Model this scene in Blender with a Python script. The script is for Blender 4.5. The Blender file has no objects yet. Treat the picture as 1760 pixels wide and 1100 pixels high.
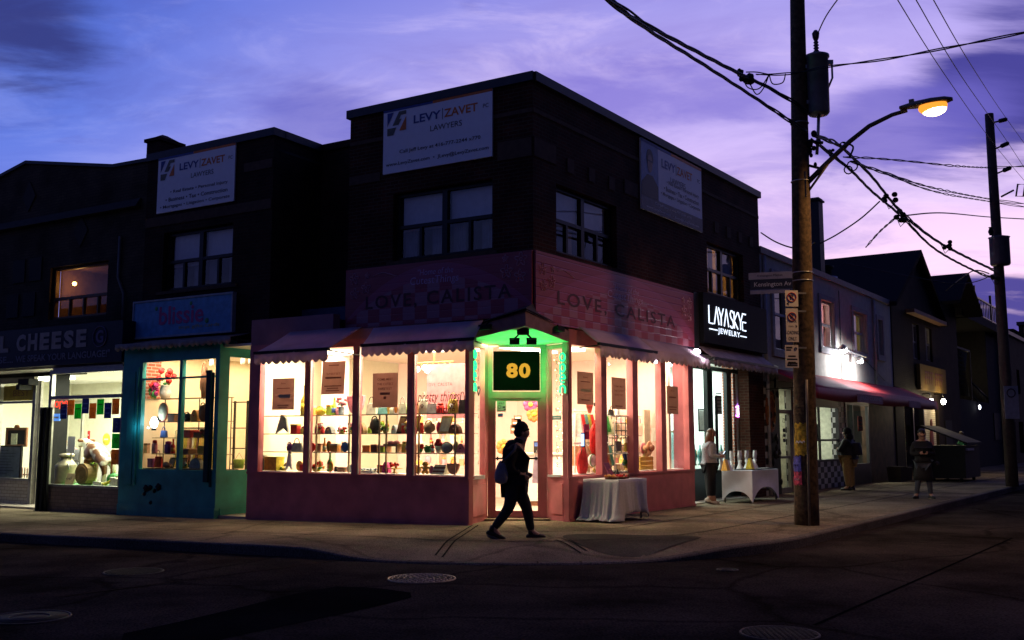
import bpy, bmesh, math, random
from mathutils import Matrix, Vector
random.seed(7)
S = bpy.context.scene
COL = S.collection
R_ = math.radians
# ------------------------------------------------------------------ camera constants (35 mm equivalent lens, eye height)
F = 1711.0; PIT = math.atan(202 / F); CH = 1.53
cp, sp = math.cos(PIT), math.sin(PIT)
def ray(px, py):
    x = (px - 880) / F; u = -(py - 550) / F
    return (x, cp - u * sp, sp + u * cp)
def G(px, py, z=0.0):
    d = ray(px, py); t = (z - CH) / d[2]
    return (d[0] * t, d[1] * t)
class Fr:
    """a ground frame: x along a facade (left to right as seen from the street), y into the building, z up"""
    def __init__(s, o, a):
        s.o = o; s.a = a; s.x = (math.cos(a), math.sin(a)); s.y = (-math.sin(a), math.cos(a))
    def W(s, x, y, z):
        return (s.o[0] + s.x[0] * x + s.y[0] * y, s.o[1] + s.x[1] * x + s.y[1] * y, z)
    def L(s, X, Y):
        wx = X - s.o[0]; wy = Y - s.o[1]
        return (wx * s.x[0] + wy * s.x[1], wx * s.y[0] + wy * s.y[1])
    def P(s, px, py, y=0.0):          # measured point -> (x, z) on the facade plane y
        d = ray(px, py); ox = s.o[0] + s.y[0] * y; oy = s.o[1] + s.y[1] * y
        det = -d[0] * s.x[1] + s.x[0] * d[1]
        t = (-ox * s.x[1] + s.x[0] * oy) / det
        wx = d[0] * t - ox; wy = d[1] * t - oy
        return (wx * s.x[0] + wy * s.x[1], CH + d[2] * t)
    def sub(s, x, y, a=0.0):
        w = s.W(x, y, 0); return Fr((w[0], w[1]), s.a + a)
WF = Fr((0, 0), 0)
C0 = (0.381, 17.546)                  # the brick corner
L = Fr(C0, -R_(31.05)); R = Fr(C0, R_(54.9))
P1 = G(806, 902); A1 = G(838, 893); B1 = G(940, 893); P2 = G(978, 897)
def seg(a, b): return Fr(a, math.atan2(b[1] - a[1], b[0] - a[0]))
S1 = seg(P1, A1); S2 = seg(B1, P2); D = seg(A1, B1)
def ip(x, pts):
    if x <= pts[0][0]: return pts[0][1]
    for (a, b), (c, d) in zip(pts, pts[1:]):
        if x <= c: return b + (d - b) * (x - a) / (c - a)
    return pts[-1][1]
GZ = [(-14, -.21), (-10.4, -.18), (-7.6, -.15), (-6.5, -.12), (-3, -.045), (-1.1, 0)]
def gz(X, Y):
    return ip(L.L(X, Y)[0], GZ)
# ------------------------------------------------------------------ materials
MC = {}
def lin(c):
    return tuple(((v / 255) / 12.92 if v / 255 <= .04045 else ((v / 255 + .055) / 1.055) ** 2.4) for v in c)
def nt(name):
    m = bpy.data.materials.new(name); m.use_nodes = True; n = m.node_tree.nodes; l = m.node_tree.links
    b = n['Principled BSDF']; return m, n, l, b
def M(name, c, rough=.6, metal=0., var=.18, scale=8., bump=.0, spec=.3, trans=0.):
    """plain procedural paint / cloth / metal: colour broken up by noise, a little bump"""
    if name in MC: return MC[name]
    m, n, l, b = nt(name)
    tc = n.new('ShaderNodeTexCoord'); no = n.new('ShaderNodeTexNoise'); no.inputs['Scale'].default_value = scale; no.inputs['Detail'].default_value = 5
    l.new(tc.outputs['Object'], no.inputs['Vector'])
    r = n.new('ShaderNodeValToRGB'); e = r.color_ramp.elements
    e[0].position = .3; e[1].position = .72
    e[0].color = (*[max(0, v * (1 - var)) for v in c], 1); e[1].color = (*[min(1, v * (1 + var)) for v in c], 1)
    l.new(no.outputs['Fac'], r.inputs['Fac']); l.new(r.outputs['Color'], b.inputs['Base Color'])
    b.inputs['Roughness'].default_value = rough; b.inputs['Metallic'].default_value = metal
    b.inputs['Specular IOR Level'].default_value = spec
    if trans:                                                   # paper and cloth let some light through
        tr = n.new('ShaderNodeBsdfTranslucent'); ms = n.new('ShaderNodeMixShader'); ms.inputs[0].default_value = trans
        l.new(r.outputs['Color'], tr.inputs['Color']); l.new(b.outputs[0], ms.inputs[1]); l.new(tr.outputs[0], ms.inputs[2]); l.new(ms.outputs[0], n['Material Output'].inputs['Surface'])
    if bump:
        bp = n.new('ShaderNodeBump'); bp.inputs['Strength'].default_value = bump; bp.inputs['Distance'].default_value = .02
        l.new(no.outputs['Fac'], bp.inputs['Height']); l.new(bp.outputs['Normal'], b.inputs['Normal'])
    MC[name] = m; return m
def E(name, c, s):
    """things that give off light"""
    if name in MC: return MC[name]
    m, n, l, b = nt(name)
    b.inputs['Base Color'].default_value = (*c, 1); b.inputs['Emission Color'].default_value = (*c, 1); b.inputs['Emission Strength'].default_value = s
    MC[name] = m; return m
def Eb(name, c, s):
    m = E(name, c, s); m.node_tree.nodes['Principled BSDF'].inputs['Base Color'].default_value = (.01, .01, .01, 1); m.node_tree.nodes['Principled BSDF'].inputs['Specular IOR Level'].default_value = 0; return m
def glass(name='window_glass', tint=(1, 1, 1), dirt=.0, refl=1.0):
    if name in MC: return MC[name]
    m, n, l, b = nt(name); n.remove(b); out = n['Material Output']
    t = n.new('ShaderNodeBsdfTransparent'); t.inputs['Color'].default_value = (*tint, 1)
    g = n.new('ShaderNodeBsdfGlossy'); g.inputs['Roughness'].default_value = .015
    f = n.new('ShaderNodeLayerWeight'); f.inputs['Blend'].default_value = .5
    p5 = n.new('ShaderNodeMath'); p5.operation = 'POWER'; p5.inputs[1].default_value = 5; l.new(f.outputs['Facing'], p5.inputs[0])
    mu = n.new('ShaderNodeMath'); mu.operation = 'MULTIPLY_ADD'; mu.inputs[1].default_value = .9 * refl; mu.inputs[2].default_value = .05 * refl
    l.new(p5.outputs[0], mu.inputs[0])
    mx = n.new('ShaderNodeMixShader'); l.new(mu.outputs[0], mx.inputs['Fac']); l.new(t.outputs[0], mx.inputs[1]); l.new(g.outputs[0], mx.inputs[2])
    if dirt:
        d = n.new('ShaderNodeBsdfDiffuse'); d.inputs['Color'].default_value = (.5, .5, .5, 1)
        m2 = n.new('ShaderNodeMixShader'); m2.inputs['Fac'].default_value = dirt
        l.new(mx.outputs[0], m2.inputs[1]); l.new(d.outputs[0], m2.inputs[2]); mx = m2
    l.new(mx.outputs[0], out.inputs['Surface']); MC[name] = m; return m
def brick(name, c1, c2, mortar, bw=.21, bh=.072, ms=.009, rough=.8, vary=.5, bump=.5):
    if name in MC: return MC[name]
    m, n, l, b = nt(name)
    uv = n.new('ShaderNodeUVMap'); br = n.new('ShaderNodeTexBrick')
    br.inputs['Scale'].default_value = 1; br.inputs['Brick Width'].default_value = bw; br.inputs['Row Height'].default_value = bh
    br.inputs['Mortar Size'].default_value = ms; br.inputs['Mortar Smooth'].default_value = .2; br.inputs['Bias'].default_value = 0
    br.inputs['Color1'].default_value = (*c1, 1); br.inputs['Color2'].default_value = (*c2, 1); br.inputs['Mortar'].default_value = (*mortar, 1)
    l.new(uv.outputs[0], br.inputs['Vector'])
    no = n.new('ShaderNodeTexNoise'); no.inputs['Scale'].default_value = 1.3; no.inputs['Detail'].default_value = 6; l.new(uv.outputs[0], no.inputs['Vector'])
    mp = n.new('ShaderNodeMapRange'); mp.inputs['From Min'].default_value = .3; mp.inputs['From Max'].default_value = .7
    mp.inputs['To Min'].default_value = 1 - vary; mp.inputs['To Max'].default_value = 1 + vary * .5
    l.new(no.outputs['Fac'], mp.inputs['Value'])
    mx = n.new('ShaderNodeVectorMath'); mx.operation = 'SCALE'; l.new(br.outputs['Color'], mx.inputs[0]); l.new(mp.outputs[0], mx.inputs['Scale'])
    l.new(mx.outputs[0], b.inputs['Base Color']); b.inputs['Roughness'].default_value = rough; b.inputs['Specular IOR Level'].default_value = .08
    bp = n.new('ShaderNodeBump'); bp.inputs['Strength'].default_value = bump; bp.inputs['Distance'].default_value = .01; bp.invert = True
    l.new(br.outputs['Fac'], bp.inputs['Height']); l.new(bp.outputs['Normal'], b.inputs['Normal'])
    MC[name] = m; return m
def asphalt(name, c, grain=90., rough=.75, cracks=True, lo=.55, hi=1.6, crack=.3):
    if name in MC: return MC[name]
    m, n, l, b = nt(name); tc = n.new('ShaderNodeTexCoord')
    a = n.new('ShaderNodeTexNoise'); a.inputs['Scale'].default_value = grain; a.inputs['Detail'].default_value = 4; l.new(tc.outputs['Object'], a.inputs['Vector'])
    g = n.new('ShaderNodeTexNoise'); g.inputs['Scale'].default_value = .55; g.inputs['Detail'].default_value = 7; g.inputs['Roughness'].default_value = .62; l.new(tc.outputs['Object'], g.inputs['Vector'])
    ad = n.new('ShaderNodeMapRange'); ad.inputs['From Min'].default_value = .3; ad.inputs['From Max'].default_value = .72; ad.inputs['To Min'].default_value = lo; ad.inputs['To Max'].default_value = hi
    l.new(g.outputs['Fac'], ad.inputs['Value'])
    a2 = n.new('ShaderNodeMapRange'); a2.inputs['From Min'].default_value = .3; a2.inputs['From Max'].default_value = .75; a2.inputs['To Min'].default_value = .45; a2.inputs['To Max'].default_value = 1.7
    l.new(a.outputs['Fac'], a2.inputs['Value'])
    mu = n.new('ShaderNodeMath'); mu.operation = 'MULTIPLY'; l.new(ad.outputs[0], mu.inputs[0]); l.new(a2.outputs[0], mu.inputs[1])
    last = mu.outputs[0]
    if cracks:
        nz = n.new('ShaderNodeTexNoise'); nz.inputs['Scale'].default_value = 1.1; nz.inputs['Detail'].default_value = 4; l.new(tc.outputs['Object'], nz.inputs['Vector'])
        mxv = n.new('ShaderNodeMixRGB'); mxv.inputs[0].default_value = .35; l.new(tc.outputs['Object'], mxv.inputs[1]); l.new(nz.outputs['Color'], mxv.inputs[2])
        vo = n.new('ShaderNodeTexVoronoi'); vo.feature = 'DISTANCE_TO_EDGE'; vo.inputs['Scale'].default_value = .38; l.new(mxv.outputs[0], vo.inputs['Vector'])
        mr = n.new('ShaderNodeMapRange'); mr.inputs['From Min'].default_value = .004; mr.inputs['From Max'].default_value = .016; mr.inputs['To Min'].default_value = crack; mr.inputs['To Max'].default_value = 1
        l.new(vo.outputs['Distance'], mr.inputs['Value'])
        m3 = n.new('ShaderNodeMath'); m3.operation = 'MULTIPLY'; l.new(last, m3.inputs[0]); l.new(mr.outputs[0], m3.inputs[1]); last = m3.outputs[0]
    sc = n.new('ShaderNodeVectorMath'); sc.operation = 'SCALE'; sc.inputs[0].default_value = c; l.new(last, sc.inputs['Scale']); l.new(sc.outputs[0], b.inputs['Base Color'])
    b.inputs['Roughness'].default_value = rough; b.inputs['Specular IOR Level'].default_value = .0
    bp = n.new('ShaderNodeBump'); bp.inputs['Strength'].default_value = .35; bp.inputs['Distance'].default_value = .012; l.new(last, bp.inputs['Height']); l.new(bp.outputs['Normal'], b.inputs['Normal'])
    MC[name] = m; return m
def checks(name, ca, cb, sx, sz, rough=.5):
    if name in MC: return MC[name]
    m, n, l, b = nt(name); uv = n.new('ShaderNodeUVMap'); mp = n.new('ShaderNodeMapping'); mp.inputs['Scale'].default_value = (1 / sx, 1 / sz, 1); mp.inputs['Location'].default_value = (.37, .21, .5)
    ck = n.new('ShaderNodeTexChecker'); ck.inputs['Scale'].default_value = 1; ck.inputs['Color1'].default_value = (*ca, 1); ck.inputs['Color2'].default_value = (*cb, 1)
    l.new(uv.outputs[0], mp.inputs['Vector']); l.new(mp.outputs[0], ck.inputs['Vector']); l.new(ck.outputs['Color'], b.inputs['Base Color']); b.inputs['Roughness'].default_value = rough
    MC[name] = m; return m
# ------------------------------------------------------------------ mesh builder (vertices kept in world space, uv = facade metres)
RI = {}
TXT = {}
def text_mesh(s, bold=0., shear=0., spacing=1.0):
    k = (s, bold, shear, spacing)
    if k in TXT: return TXT[k]
    cu = bpy.data.curves.new('t', 'FONT'); cu.body = s; cu.size = 1; cu.offset = bold; cu.shear = shear; cu.space_character = spacing; cu.resolution_u = 3
    ob = bpy.data.objects.new('t', cu); me = ob.to_mesh()
    v = [(p.co.x, p.co.y) for p in me.vertices]; f = [tuple(p.vertices) for p in me.polygons]
    ob.to_mesh_clear(); bpy.data.objects.remove(ob); bpy.data.curves.remove(cu)
    x0 = min(p[0] for p in v); x1 = max(p[0] for p in v); y0 = min(p[1] for p in v); y1 = max(p[1] for p in v)
    TXT[k] = (v, f, (x0, x1, y0, y1)); return TXT[k]
class MB:
    def __init__(s, fr=WF): s.fr = fr; s.v = []; s.uv = []; s.f = []; s.sm = []; s.cut = []
    def add(s, vs, fs, smooth=False, uv=None):
        k = len(s.v); s.cut.append((k, len(s.f)))
        for i, (x, y, z) in enumerate(vs):
            s.v.append(s.fr.W(x, y, z)); s.uv.append(uv[i] if uv else (x + y, z))
        for f in fs: s.f.append(tuple(i + k for i in f)); s.sm.append(smooth)
        return s
    def box(s, x0, x1, y0, y1, z0, z1):
        if x1 < x0: x0, x1 = x1, x0
        if y1 < y0: y0, y1 = y1, y0
        if z1 < z0: z0, z1 = z1, z0
        v = [(x, y, z) for z in (z0, z1) for x, y in ((x0, y0), (x1, y0), (x1, y1), (x0, y1))]
        return s.add(v, [(3, 2, 1, 0), (4, 5, 6, 7), (0, 1, 5, 4), (1, 2, 6, 5), (2, 3, 7, 6), (3, 0, 4, 7)])
    def quad(s, *p): return s.add(p, [tuple(range(len(p)))])
    def hull(s, bot, top):
        n = len(bot)
        return s.add(list(bot) + list(top), [tuple(range(n))[::-1], tuple(range(n, 2 * n))] + [(i, (i + 1) % n, n + (i + 1) % n, n + i) for i in range(n)])
    def pxz(s, poly, y0, y1):            # outline in x,z given thickness in y
        n = len(poly)
        return s.add([(x, y0, z) for x, z in poly] + [(x, y1, z) for x, z in poly],
                     [tuple(range(n)), tuple(range(n, 2 * n))[::-1]] + [(i, n + i, n + (i + 1) % n, (i + 1) % n) for i in range(n)])
    def pxy(s, poly, z0, z1):
        return s.hull([(x, y, z0) for x, y in poly], [(x, y, z1) for x, y in poly])
    def lathe(s, cx, cy, prof, n=14, sx=1., sy=1.):
        v = []; f = []
        for r, z in prof:
            for i in range(n):
                a = 2 * math.pi * i / n; v.append((cx + sx * r * math.cos(a), cy + sy * r * math.sin(a), z))
        m = len(prof)
        for j in range(m - 1):
            for i in range(n): f.append((j * n + i, j * n + (i + 1) % n, (j + 1) * n + (i + 1) % n, (j + 1) * n + i))
        f.append(tuple(range(n))[::-1]); f.append(tuple(range((m - 1) * n, m * n)))
        return s.add(v, f, True)
    def ball(s, c, rx, ry=None, rz=None, n=12, m=8, lump=0., seed=0):
        ry = ry or rx; rz = rz or rx; v = []; f = []; rg = random.Random(seed)
        for j in range(m + 1):
            t = math.pi * j / m
            for i in range(n):
                a = 2 * math.pi * i / n; k = 1 + (rg.uniform(-lump, lump) if lump else 0)
                v.append((c[0] + rx * k * math.sin(t) * math.cos(a), c[1] + ry * k * math.sin(t) * math.sin(a), c[2] - rz * k * math.cos(t)))
        for j in range(m):
            for i in range(n): f.append((j * n + i, j * n + (i + 1) % n, (j + 1) * n + (i + 1) % n, (j + 1) * n + i))
        return s.add(v, f, True)
    def tube(s, pts, r, n=6, closed=False):
        P = [Vector(p) for p in pts]; m = len(P); rs = r if isinstance(r, (list, tuple)) else [r] * m
        v = []; f = []; up = None
        for j in range(m):
            if closed: t = P[(j + 1) % m] - P[j - 1]
            else: t = P[min(j + 1, m - 1)] - P[max(j - 1, 0)]
            t = t.normalized() if t.length > 1e-9 else Vector((0, 0, 1))
            if up is None:
                up = Vector((0, 0, 1)) if abs(t.z) < .9 else Vector((1, 0, 0))
            a = t.cross(up)
            if a.length < 1e-6: a = t.orthogonal()
            a.normalize(); b = a.cross(t).normalized(); up = b
            for i in range(n):
                q = P[j] + rs[j] * (math.cos(2 * math.pi * i / n) * a + math.sin(2 * math.pi * i / n) * b); v.append(tuple(q))
        for j in range(m - (0 if closed else 1)):
            k = (j + 1) % m
            for i in range(n): f.append((j * n + i, j * n + (i + 1) % n, k * n + (i + 1) % n, k * n + i))
        if not closed: f.append(tuple(range(n))[::-1]); f.append(tuple(range((m - 1) * n, m * n)))
        return s.add(v, f, True)
    def ringxz(s, cx, y, cz, r, t, n=20, sx=1., sz=1.):   # flat ring standing in the facade plane
        pts = [(cx + sx * r * math.cos(2 * math.pi * i / n), y, cz + sz * r * math.sin(2 * math.pi * i / n)) for i in range(n)]
        return s.tube(pts, t, 6, True)
    def text(s, t, cx, cz, y, h=None, w=None, bold=0., shear=0., spacing=1., rot=0., slope=0., th=.004, ext=None):
        v, f, (x0, x1, y0, y1) = text_mesh(t, bold, shear, spacing)
        if h is None: h = (y1 - y0) * w / (x1 - x0)
        kz = h / (y1 - y0); kx = (w / (x1 - x0)) if w else kz
        mx = (x0 + x1) / 2; my = (y0 + y1) / 2; c, sn = math.cos(rot), math.sin(rot)
        out = []
        for a, b in v:
            dx = (a - mx) * kx; dz = (b - my) * kz; out.append((cx + dx * c - dz * sn, y, cz + dx * sn + dz * c))
        return s.add(out, f)
    def wall(s, x0, x1, z0, z1, ops, y0, y1):
        """a wall with openings (xa, xb, za, zb), as butted boxes"""
        xs = sorted({x0, x1, *[o[0] for o in ops], *[o[1] for o in ops]}); xs = [x for x in xs if x0 <= x <= x1]
        for a, b in zip(xs, xs[1:]):
            cuts = sorted([(o[2], o[3]) for o in ops if o[0] < (a + b) / 2 < o[1]])
            z = z0
            for lo, hi in cuts:
                if lo > z + 1e-4: s.box(a, b, y0, y1, z, lo)
                z = hi
            if z < z1 - 1e-4: s.box(a, b, y0, y1, z, z1)
        return s
    def each(s, name, mat, parent):      # one object per added piece
        out = []
        for a, b in zip(s.cut, s.cut[1:] + [(len(s.v), len(s.f))]):
            m = MB(s.fr); m.v = s.v[a[0]:b[0]]; m.uv = s.uv[a[0]:b[0]]; m.f = [tuple(i - a[0] for i in f) for f in s.f[a[1]:b[1]]]; m.sm = s.sm[a[1]:b[1]]
            out.append(m.build(name, mat, parent))
        return out
    def build(s, name, mat, parent=None, bevel=0., solid=0., skinroot=False):
        me = bpy.data.meshes.new(name)
        if parent is None:
            xs = [p[0] for p in s.v]; ys = [p[1] for p in s.v]; zs = [p[2] for p in s.v]
            o = Vector(((min(xs) + max(xs)) / 2, (min(ys) + max(ys)) / 2, min(zs)))
            M4 = Matrix.Translation(o) @ Matrix.Rotation(s.fr.a, 4, 'Z'); inv = M4.inverted()
        else:
            inv = RI[parent.name]; M4 = None
        me.from_pydata([tuple(inv @ Vector(p)) for p in s.v], [], s.f)
        ul = me.uv_layers.new(name='UVMap')
        d = []
        for lp in me.loops: d.extend(s.uv[lp.vertex_index])
        ul.data.foreach_set('uv', d)
        me.polygons.foreach_set('use_smooth', s.sm); me.update()
        ob = bpy.data.objects.new(name, me); COL.objects.link(ob)
        if mat: me.materials.append(mat)
        if parent is not None: ob.parent = parent; RI[ob.name] = inv
        else: ob.matrix_world = M4; RI[ob.name] = inv
        if bevel:
            b = ob.modifiers.new('b', 'BEVEL'); b.width = bevel; b.segments = 2; b.limit_method = 'ANGLE'
        return ob
def thing(name, label, cat, fr=WF, at=(0, 0, 0), group=None):
    o = bpy.data.objects.new(name, None); COL.objects.link(o); o.empty_display_size = .2
    w = fr.W(*at); M4 = Matrix.Translation(Vector(w)) @ Matrix.Rotation(fr.a, 4, 'Z')
    o.matrix_world = M4; RI[o.name] = M4.inverted()
    o['label'] = label; o['category'] = cat
    if group: o['group'] = group
    return o
def tag(o, label, cat, group=None):
    o['label'] = label; o['category'] = cat
    if group: o['group'] = group
    return o
def struct(o, label=None):
    o['kind'] = 'structure'
    if label: o['label'] = label
    return o
def area(name, fr, x, y, z, sx, sy, w, c=(1, 1, 1), rx=0., spread=None):
    d = bpy.data.lights.new(name, 'AREA'); d.shape = 'RECTANGLE'; d.size = sx; d.size_y = sy; d.energy = w; d.color = c
    o = bpy.data.objects.new(name, d); COL.objects.link(o); o.location = fr.W(x, y, z); o.rotation_euler = (rx, 0, fr.a); return o
def point(name, loc, w, c, r=.05):
    d = bpy.data.lights.new(name, 'POINT'); d.energy = w; d.color = c; d.shadow_soft_size = r
    o = bpy.data.objects.new(name, d); COL.objects.link(o); o.location = loc; return o
def spot(name, loc, to, w, c, ang=90, blend=.5, r=.05):
    d = bpy.data.lights.new(name, 'SPOT'); d.energy = w; d.color = c; d.spot_size = R_(ang); d.spot_blend = blend; d.shadow_soft_size = r
    o = bpy.data.objects.new(name, d); COL.objects.link(o); o.location = loc
    o.rotation_euler = (Vector(to) - Vector(loc)).to_track_quat('-Z', 'Y').to_euler(); return o
# ------------------------------------------------------------------ camera, world, render settings
cam = bpy.data.cameras.new('camera'); cam.sensor_width = 36; cam.lens = F / 1760 * 36; cam.clip_end = 5000; cam.clip_start = .1
co = bpy.data.objects.new('camera', cam); COL.objects.link(co); co.location = (0, 0, CH); co.rotation_euler = (math.pi / 2 + PIT, 0, 0); S.camera = co
S.render.engine = 'CYCLES'; S.cycles.use_denoising = True
try: S.cycles.denoiser = 'OPENIMAGEDENOISE'
except Exception: pass
S.cycles.max_bounces = 6; S.cycles.diffuse_bounces = 3; S.cycles.glossy_bounces = 3; S.cycles.transparent_max_bounces = 24
S.cycles.caustics_reflective = False; S.cycles.caustics_refractive = False; S.cycles.sample_clamp_indirect = 4
S.view_settings.view_transform = 'Standard'; S.view_settings.look = 'None'; S.view_settings.gamma = 1; S.view_settings.exposure = 0

w = bpy.data.worlds.new('World'); S.world = w; w.use_nodes = True
n = w.node_tree.nodes; l = w.node_tree.links
bg = n['Background']
def node(t, **k):
    q = n.new(t)
    for a, b in k.items(): setattr(q, a, b)
    return q
def math_(op, a, b=None, clamp=False):
    q = node('ShaderNodeMath', operation=op, use_clamp=clamp)
    for i, v in enumerate((a, b)):
        if v is None: continue
        if isinstance(v, (int, float)): q.inputs[i].default_value = v
        else: l.new(v, q.inputs[i])
    return q.outputs[0]
def sstep(v, a, b):
    q = node('ShaderNodeMapRange', interpolation_type='SMOOTHSTEP'); q.inputs['From Min'].default_value = a; q.inputs['From Max'].default_value = b
    l.new(v, q.inputs['Value']); return q.outputs[0]
def dot_(v, d):
    q = node('ShaderNodeVectorMath', operation='DOT_PRODUCT'); l.new(v, q.inputs[0]); q.inputs[1].default_value = d; return q.outputs['Value']
def mix_(f, a, b):
    q = node('ShaderNodeMixRGB'); 
    if isinstance(f, (int, float)): q.inputs[0].default_value = f
    else: l.new(f, q.inputs[0])
    for i, v in ((1, a), (2, b)):
        if isinstance(v, tuple): q.inputs[i].default_value = (*v, 1)
        else: l.new(v, q.inputs[i])
    return q.outputs[0]
tc = node('ShaderNodeTexCoord'); dv = tc.outputs['Generated']
sx = node('ShaderNodeSeparateXYZ'); l.new(dv, sx.inputs[0]); dz = sx.outputs['Z']
SAZ = R_(22)                                                    # the sun went down ahead on the right
sun_d = (math.sin(SAZ), math.cos(SAZ), 0)
facing = dot_(dv, sun_d)
dusk = sstep(facing, .62, .975)
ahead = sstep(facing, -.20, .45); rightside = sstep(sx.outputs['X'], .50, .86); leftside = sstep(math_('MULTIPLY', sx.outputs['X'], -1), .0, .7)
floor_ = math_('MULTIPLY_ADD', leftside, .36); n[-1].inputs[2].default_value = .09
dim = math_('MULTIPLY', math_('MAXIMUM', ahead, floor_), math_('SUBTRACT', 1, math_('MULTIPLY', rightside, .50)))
low = mix_(dusk, lin((120, 127, 208)), lin((255, 214, 236)))        # near the horizon
mid = mix_(dusk, lin((84, 111, 204)), lin((186, 168, 226)))
high = mix_(dusk, lin((60, 92, 192)), lin((122, 122, 204)))
c1 = mix_(sstep(dz, .10, .32), low, mid)
c2 = mix_(sstep(dz, .28, .52), c1, high)
c2 = mix_(sstep(dz, .5, .95), c2, lin((56, 60, 150)))
# thin streaked clouds: the direction projected on a high level sheet
dd = math_('ADD', math_('MAXIMUM', dz, 0), .16)
ux = math_('DIVIDE', sx.outputs['X'], dd); uy = math_('DIVIDE', sx.outputs['Y'], dd)
cmb = node('ShaderNodeCombineXYZ'); l.new(ux, cmb.inputs[0]); l.new(uy, cmb.inputs[1])
def cloud(scale, rot, sc, lo, hi, det=7, rough=.58, dist=.25, off=(0, 0, 0)):
    mp = node('ShaderNodeMapping'); mp.inputs['Scale'].default_value = sc; mp.inputs['Rotation'].default_value = (0, 0, rot); mp.inputs['Location'].default_value = off
    l.new(cmb.outputs[0], mp.inputs['Vector'])
    no = node('ShaderNodeTexNoise'); no.inputs['Scale'].default_value = scale; no.inputs['Detail'].default_value = det; no.inputs['Roughness'].default_value = rough; no.inputs['Distortion'].default_value = dist
    l.new(mp.outputs[0], no.inputs['Vector']); return sstep(no.outputs['Fac'], lo, hi)
ca = cloud(1.6, .5, (.85, 1.3, 1), .42, .66, det=9, rough=.62, dist=.5, off=(3.1, 1.7, 0))
cb = cloud(3.4, .35, (.75, 1.4, 1), .46, .68, det=9, rough=.64, dist=.6, off=(7.7, 2.2, 0))
c3 = mix_(math_('MULTIPLY', ca, .55), c2, mix_(dusk, lin((72, 84, 166)), lin((138, 124, 198))))
c4 = mix_(math_('MULTIPLY', cb, .36), c3, mix_(dusk, lin((132, 146, 222)), lin((228, 204, 236))))
# heavier cloud masses seen over the street
nb = cloud(1.7, .4, (.8, 1.6, 1), .30, .68, det=8, rough=.62, dist=.5)
def mass(px, py, r0, r1, sq, col, amt, base):
    d = Vector(ray(px, py)).normalized()
    sub = node('ShaderNodeVectorMath', operation='SUBTRACT'); l.new(dv, sub.inputs[0]); sub.inputs[1].default_value = d
    sc = node('ShaderNodeVectorMath', operation='MULTIPLY'); l.new(sub.outputs[0], sc.inputs[0]); sc.inputs[1].default_value = (1, 1, sq)
    ln = node('ShaderNodeVectorMath', operation='LENGTH'); l.new(sc.outputs[0], ln.inputs[0])
    m = math_('SUBTRACT', 1, sstep(ln.outputs['Value'], r0, r1))
    m = math_('MULTIPLY', sstep(math_('ADD', m, math_('MULTIPLY', nb, .7)), .55, 1.35), amt, True)
    return mix_(m, base, lin(col))
c5 = mass(1745, 140, .03, .13, 1.3, (50, 48, 132), .95, c4)
c5 = mass(1545, 215, .03, .14, 2.2, (100, 92, 180), .8, c5)
c5 = mass(20, 40, .02, .14, 1.6, (44, 48, 108), .9, c5)
c5 = mass(560, 205, .03, .13, 2.6, (88, 88, 176), .6, c5)
c5 = mass(1150, 160, .05, .20, 3.2, (112, 102, 190), .75, c5)
c5 = mass(1690, 525, .05, .12, 3.2, (72, 64, 138), 1.0, c5)
sky = node('ShaderNodeTexSky'); sky.sky_type = 'NISHITA'; sky.sun_disc = False; sky.sun_elevation = R_(-3); sky.sun_rotation = SAZ
addn = node('ShaderNodeMixRGB', blend_type='ADD'); addn.inputs[0].default_value = .02; l.new(c5, addn.inputs[1]); l.new(sky.outputs[0], addn.inputs[2])
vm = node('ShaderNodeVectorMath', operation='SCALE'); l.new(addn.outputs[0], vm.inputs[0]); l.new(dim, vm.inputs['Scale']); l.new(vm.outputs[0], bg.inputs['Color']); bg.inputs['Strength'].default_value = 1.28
sd = bpy.data.lights.new('sun', 'SUN'); sd.energy = .03; sd.angle = R_(20); sd.color = (1, .75, .8)
so = bpy.data.objects.new('sun', sd); COL.objects.link(so); so.rotation_euler = (R_(88), 0, math.pi - SAZ + math.pi)
so.location = (20, 40, 30)

# ------------------------------------------------------------------ palette
brick_m = brick('dark_red_brick', (.075, .024, .014), (.042, .015, .010), (.070, .050, .038))
brick_b = brick('brown_brick', (.045, .022, .016), (.03, .016, .012), (.036, .028, .024))
brick_y = brick('pale_brick', (.075, .056, .042), (.055, .042, .034), (.04, .034, .027))
brick_w = brick('white_painted_brick', (.55, .5, .4), (.48, .43, .34), (.25, .22, .18), bw=.24, bh=.085, ms=.008, vary=.15)
brick_n = brick('tan_base_brick', (.30, .22, .17), (.24, .17, .13), (.16, .13, .10), bw=.24, bh=.085, ms=.008, vary=.25)
brick_r = brick('orange_red_brick', (.45, .16, .10), (.36, .12, .08), (.5, .45, .4), bw=.21, bh=.075, ms=.01, vary=.25)
stone = M('brick_band_stone', (.085, .055, .04), .8, spec=.1)
capm = M('dark_metal_coping', (.035, .035, .042), .5, .3)
roofm = M('tar_roof', (.04, .04, .042), .9)
pink = M('pink_paint', (.50, .155, .175), .5, bump=.08, var=.26, scale=2.2)
pinkwall = M('pink_wall', (.82, .62, .56), .6, var=.03)
cream = M('cream_wall', (.86, .76, .66), .6, var=.04)
white = M('white_paint', (.8, .8, .78), .5, var=.04)
teal = M('teal_paint', (.03, .27, .28), .45, bump=.08, var=.3, scale=2.2)
black = M('black_paint', (.010, .010, .011), .7, spec=.15)
blackm = M('black_metal', (.015, .015, .017), .35, .4)
greym = M('grey_metal', (.30, .30, .31), .4, .7)
alum = M('aluminium_frame', (.42, .40, .37), .4, .7)
gls = glass(); glu = glass('upper_glass', refl=1.6)
blind = M('pale_blind', (.55, .52, .55), .8, var=.08)
curtain = M('grey_curtain', (.22, .21, .24), .85, var=.3, scale=3)
dark = M('dark_interior', (.03, .03, .035), .9)
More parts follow.
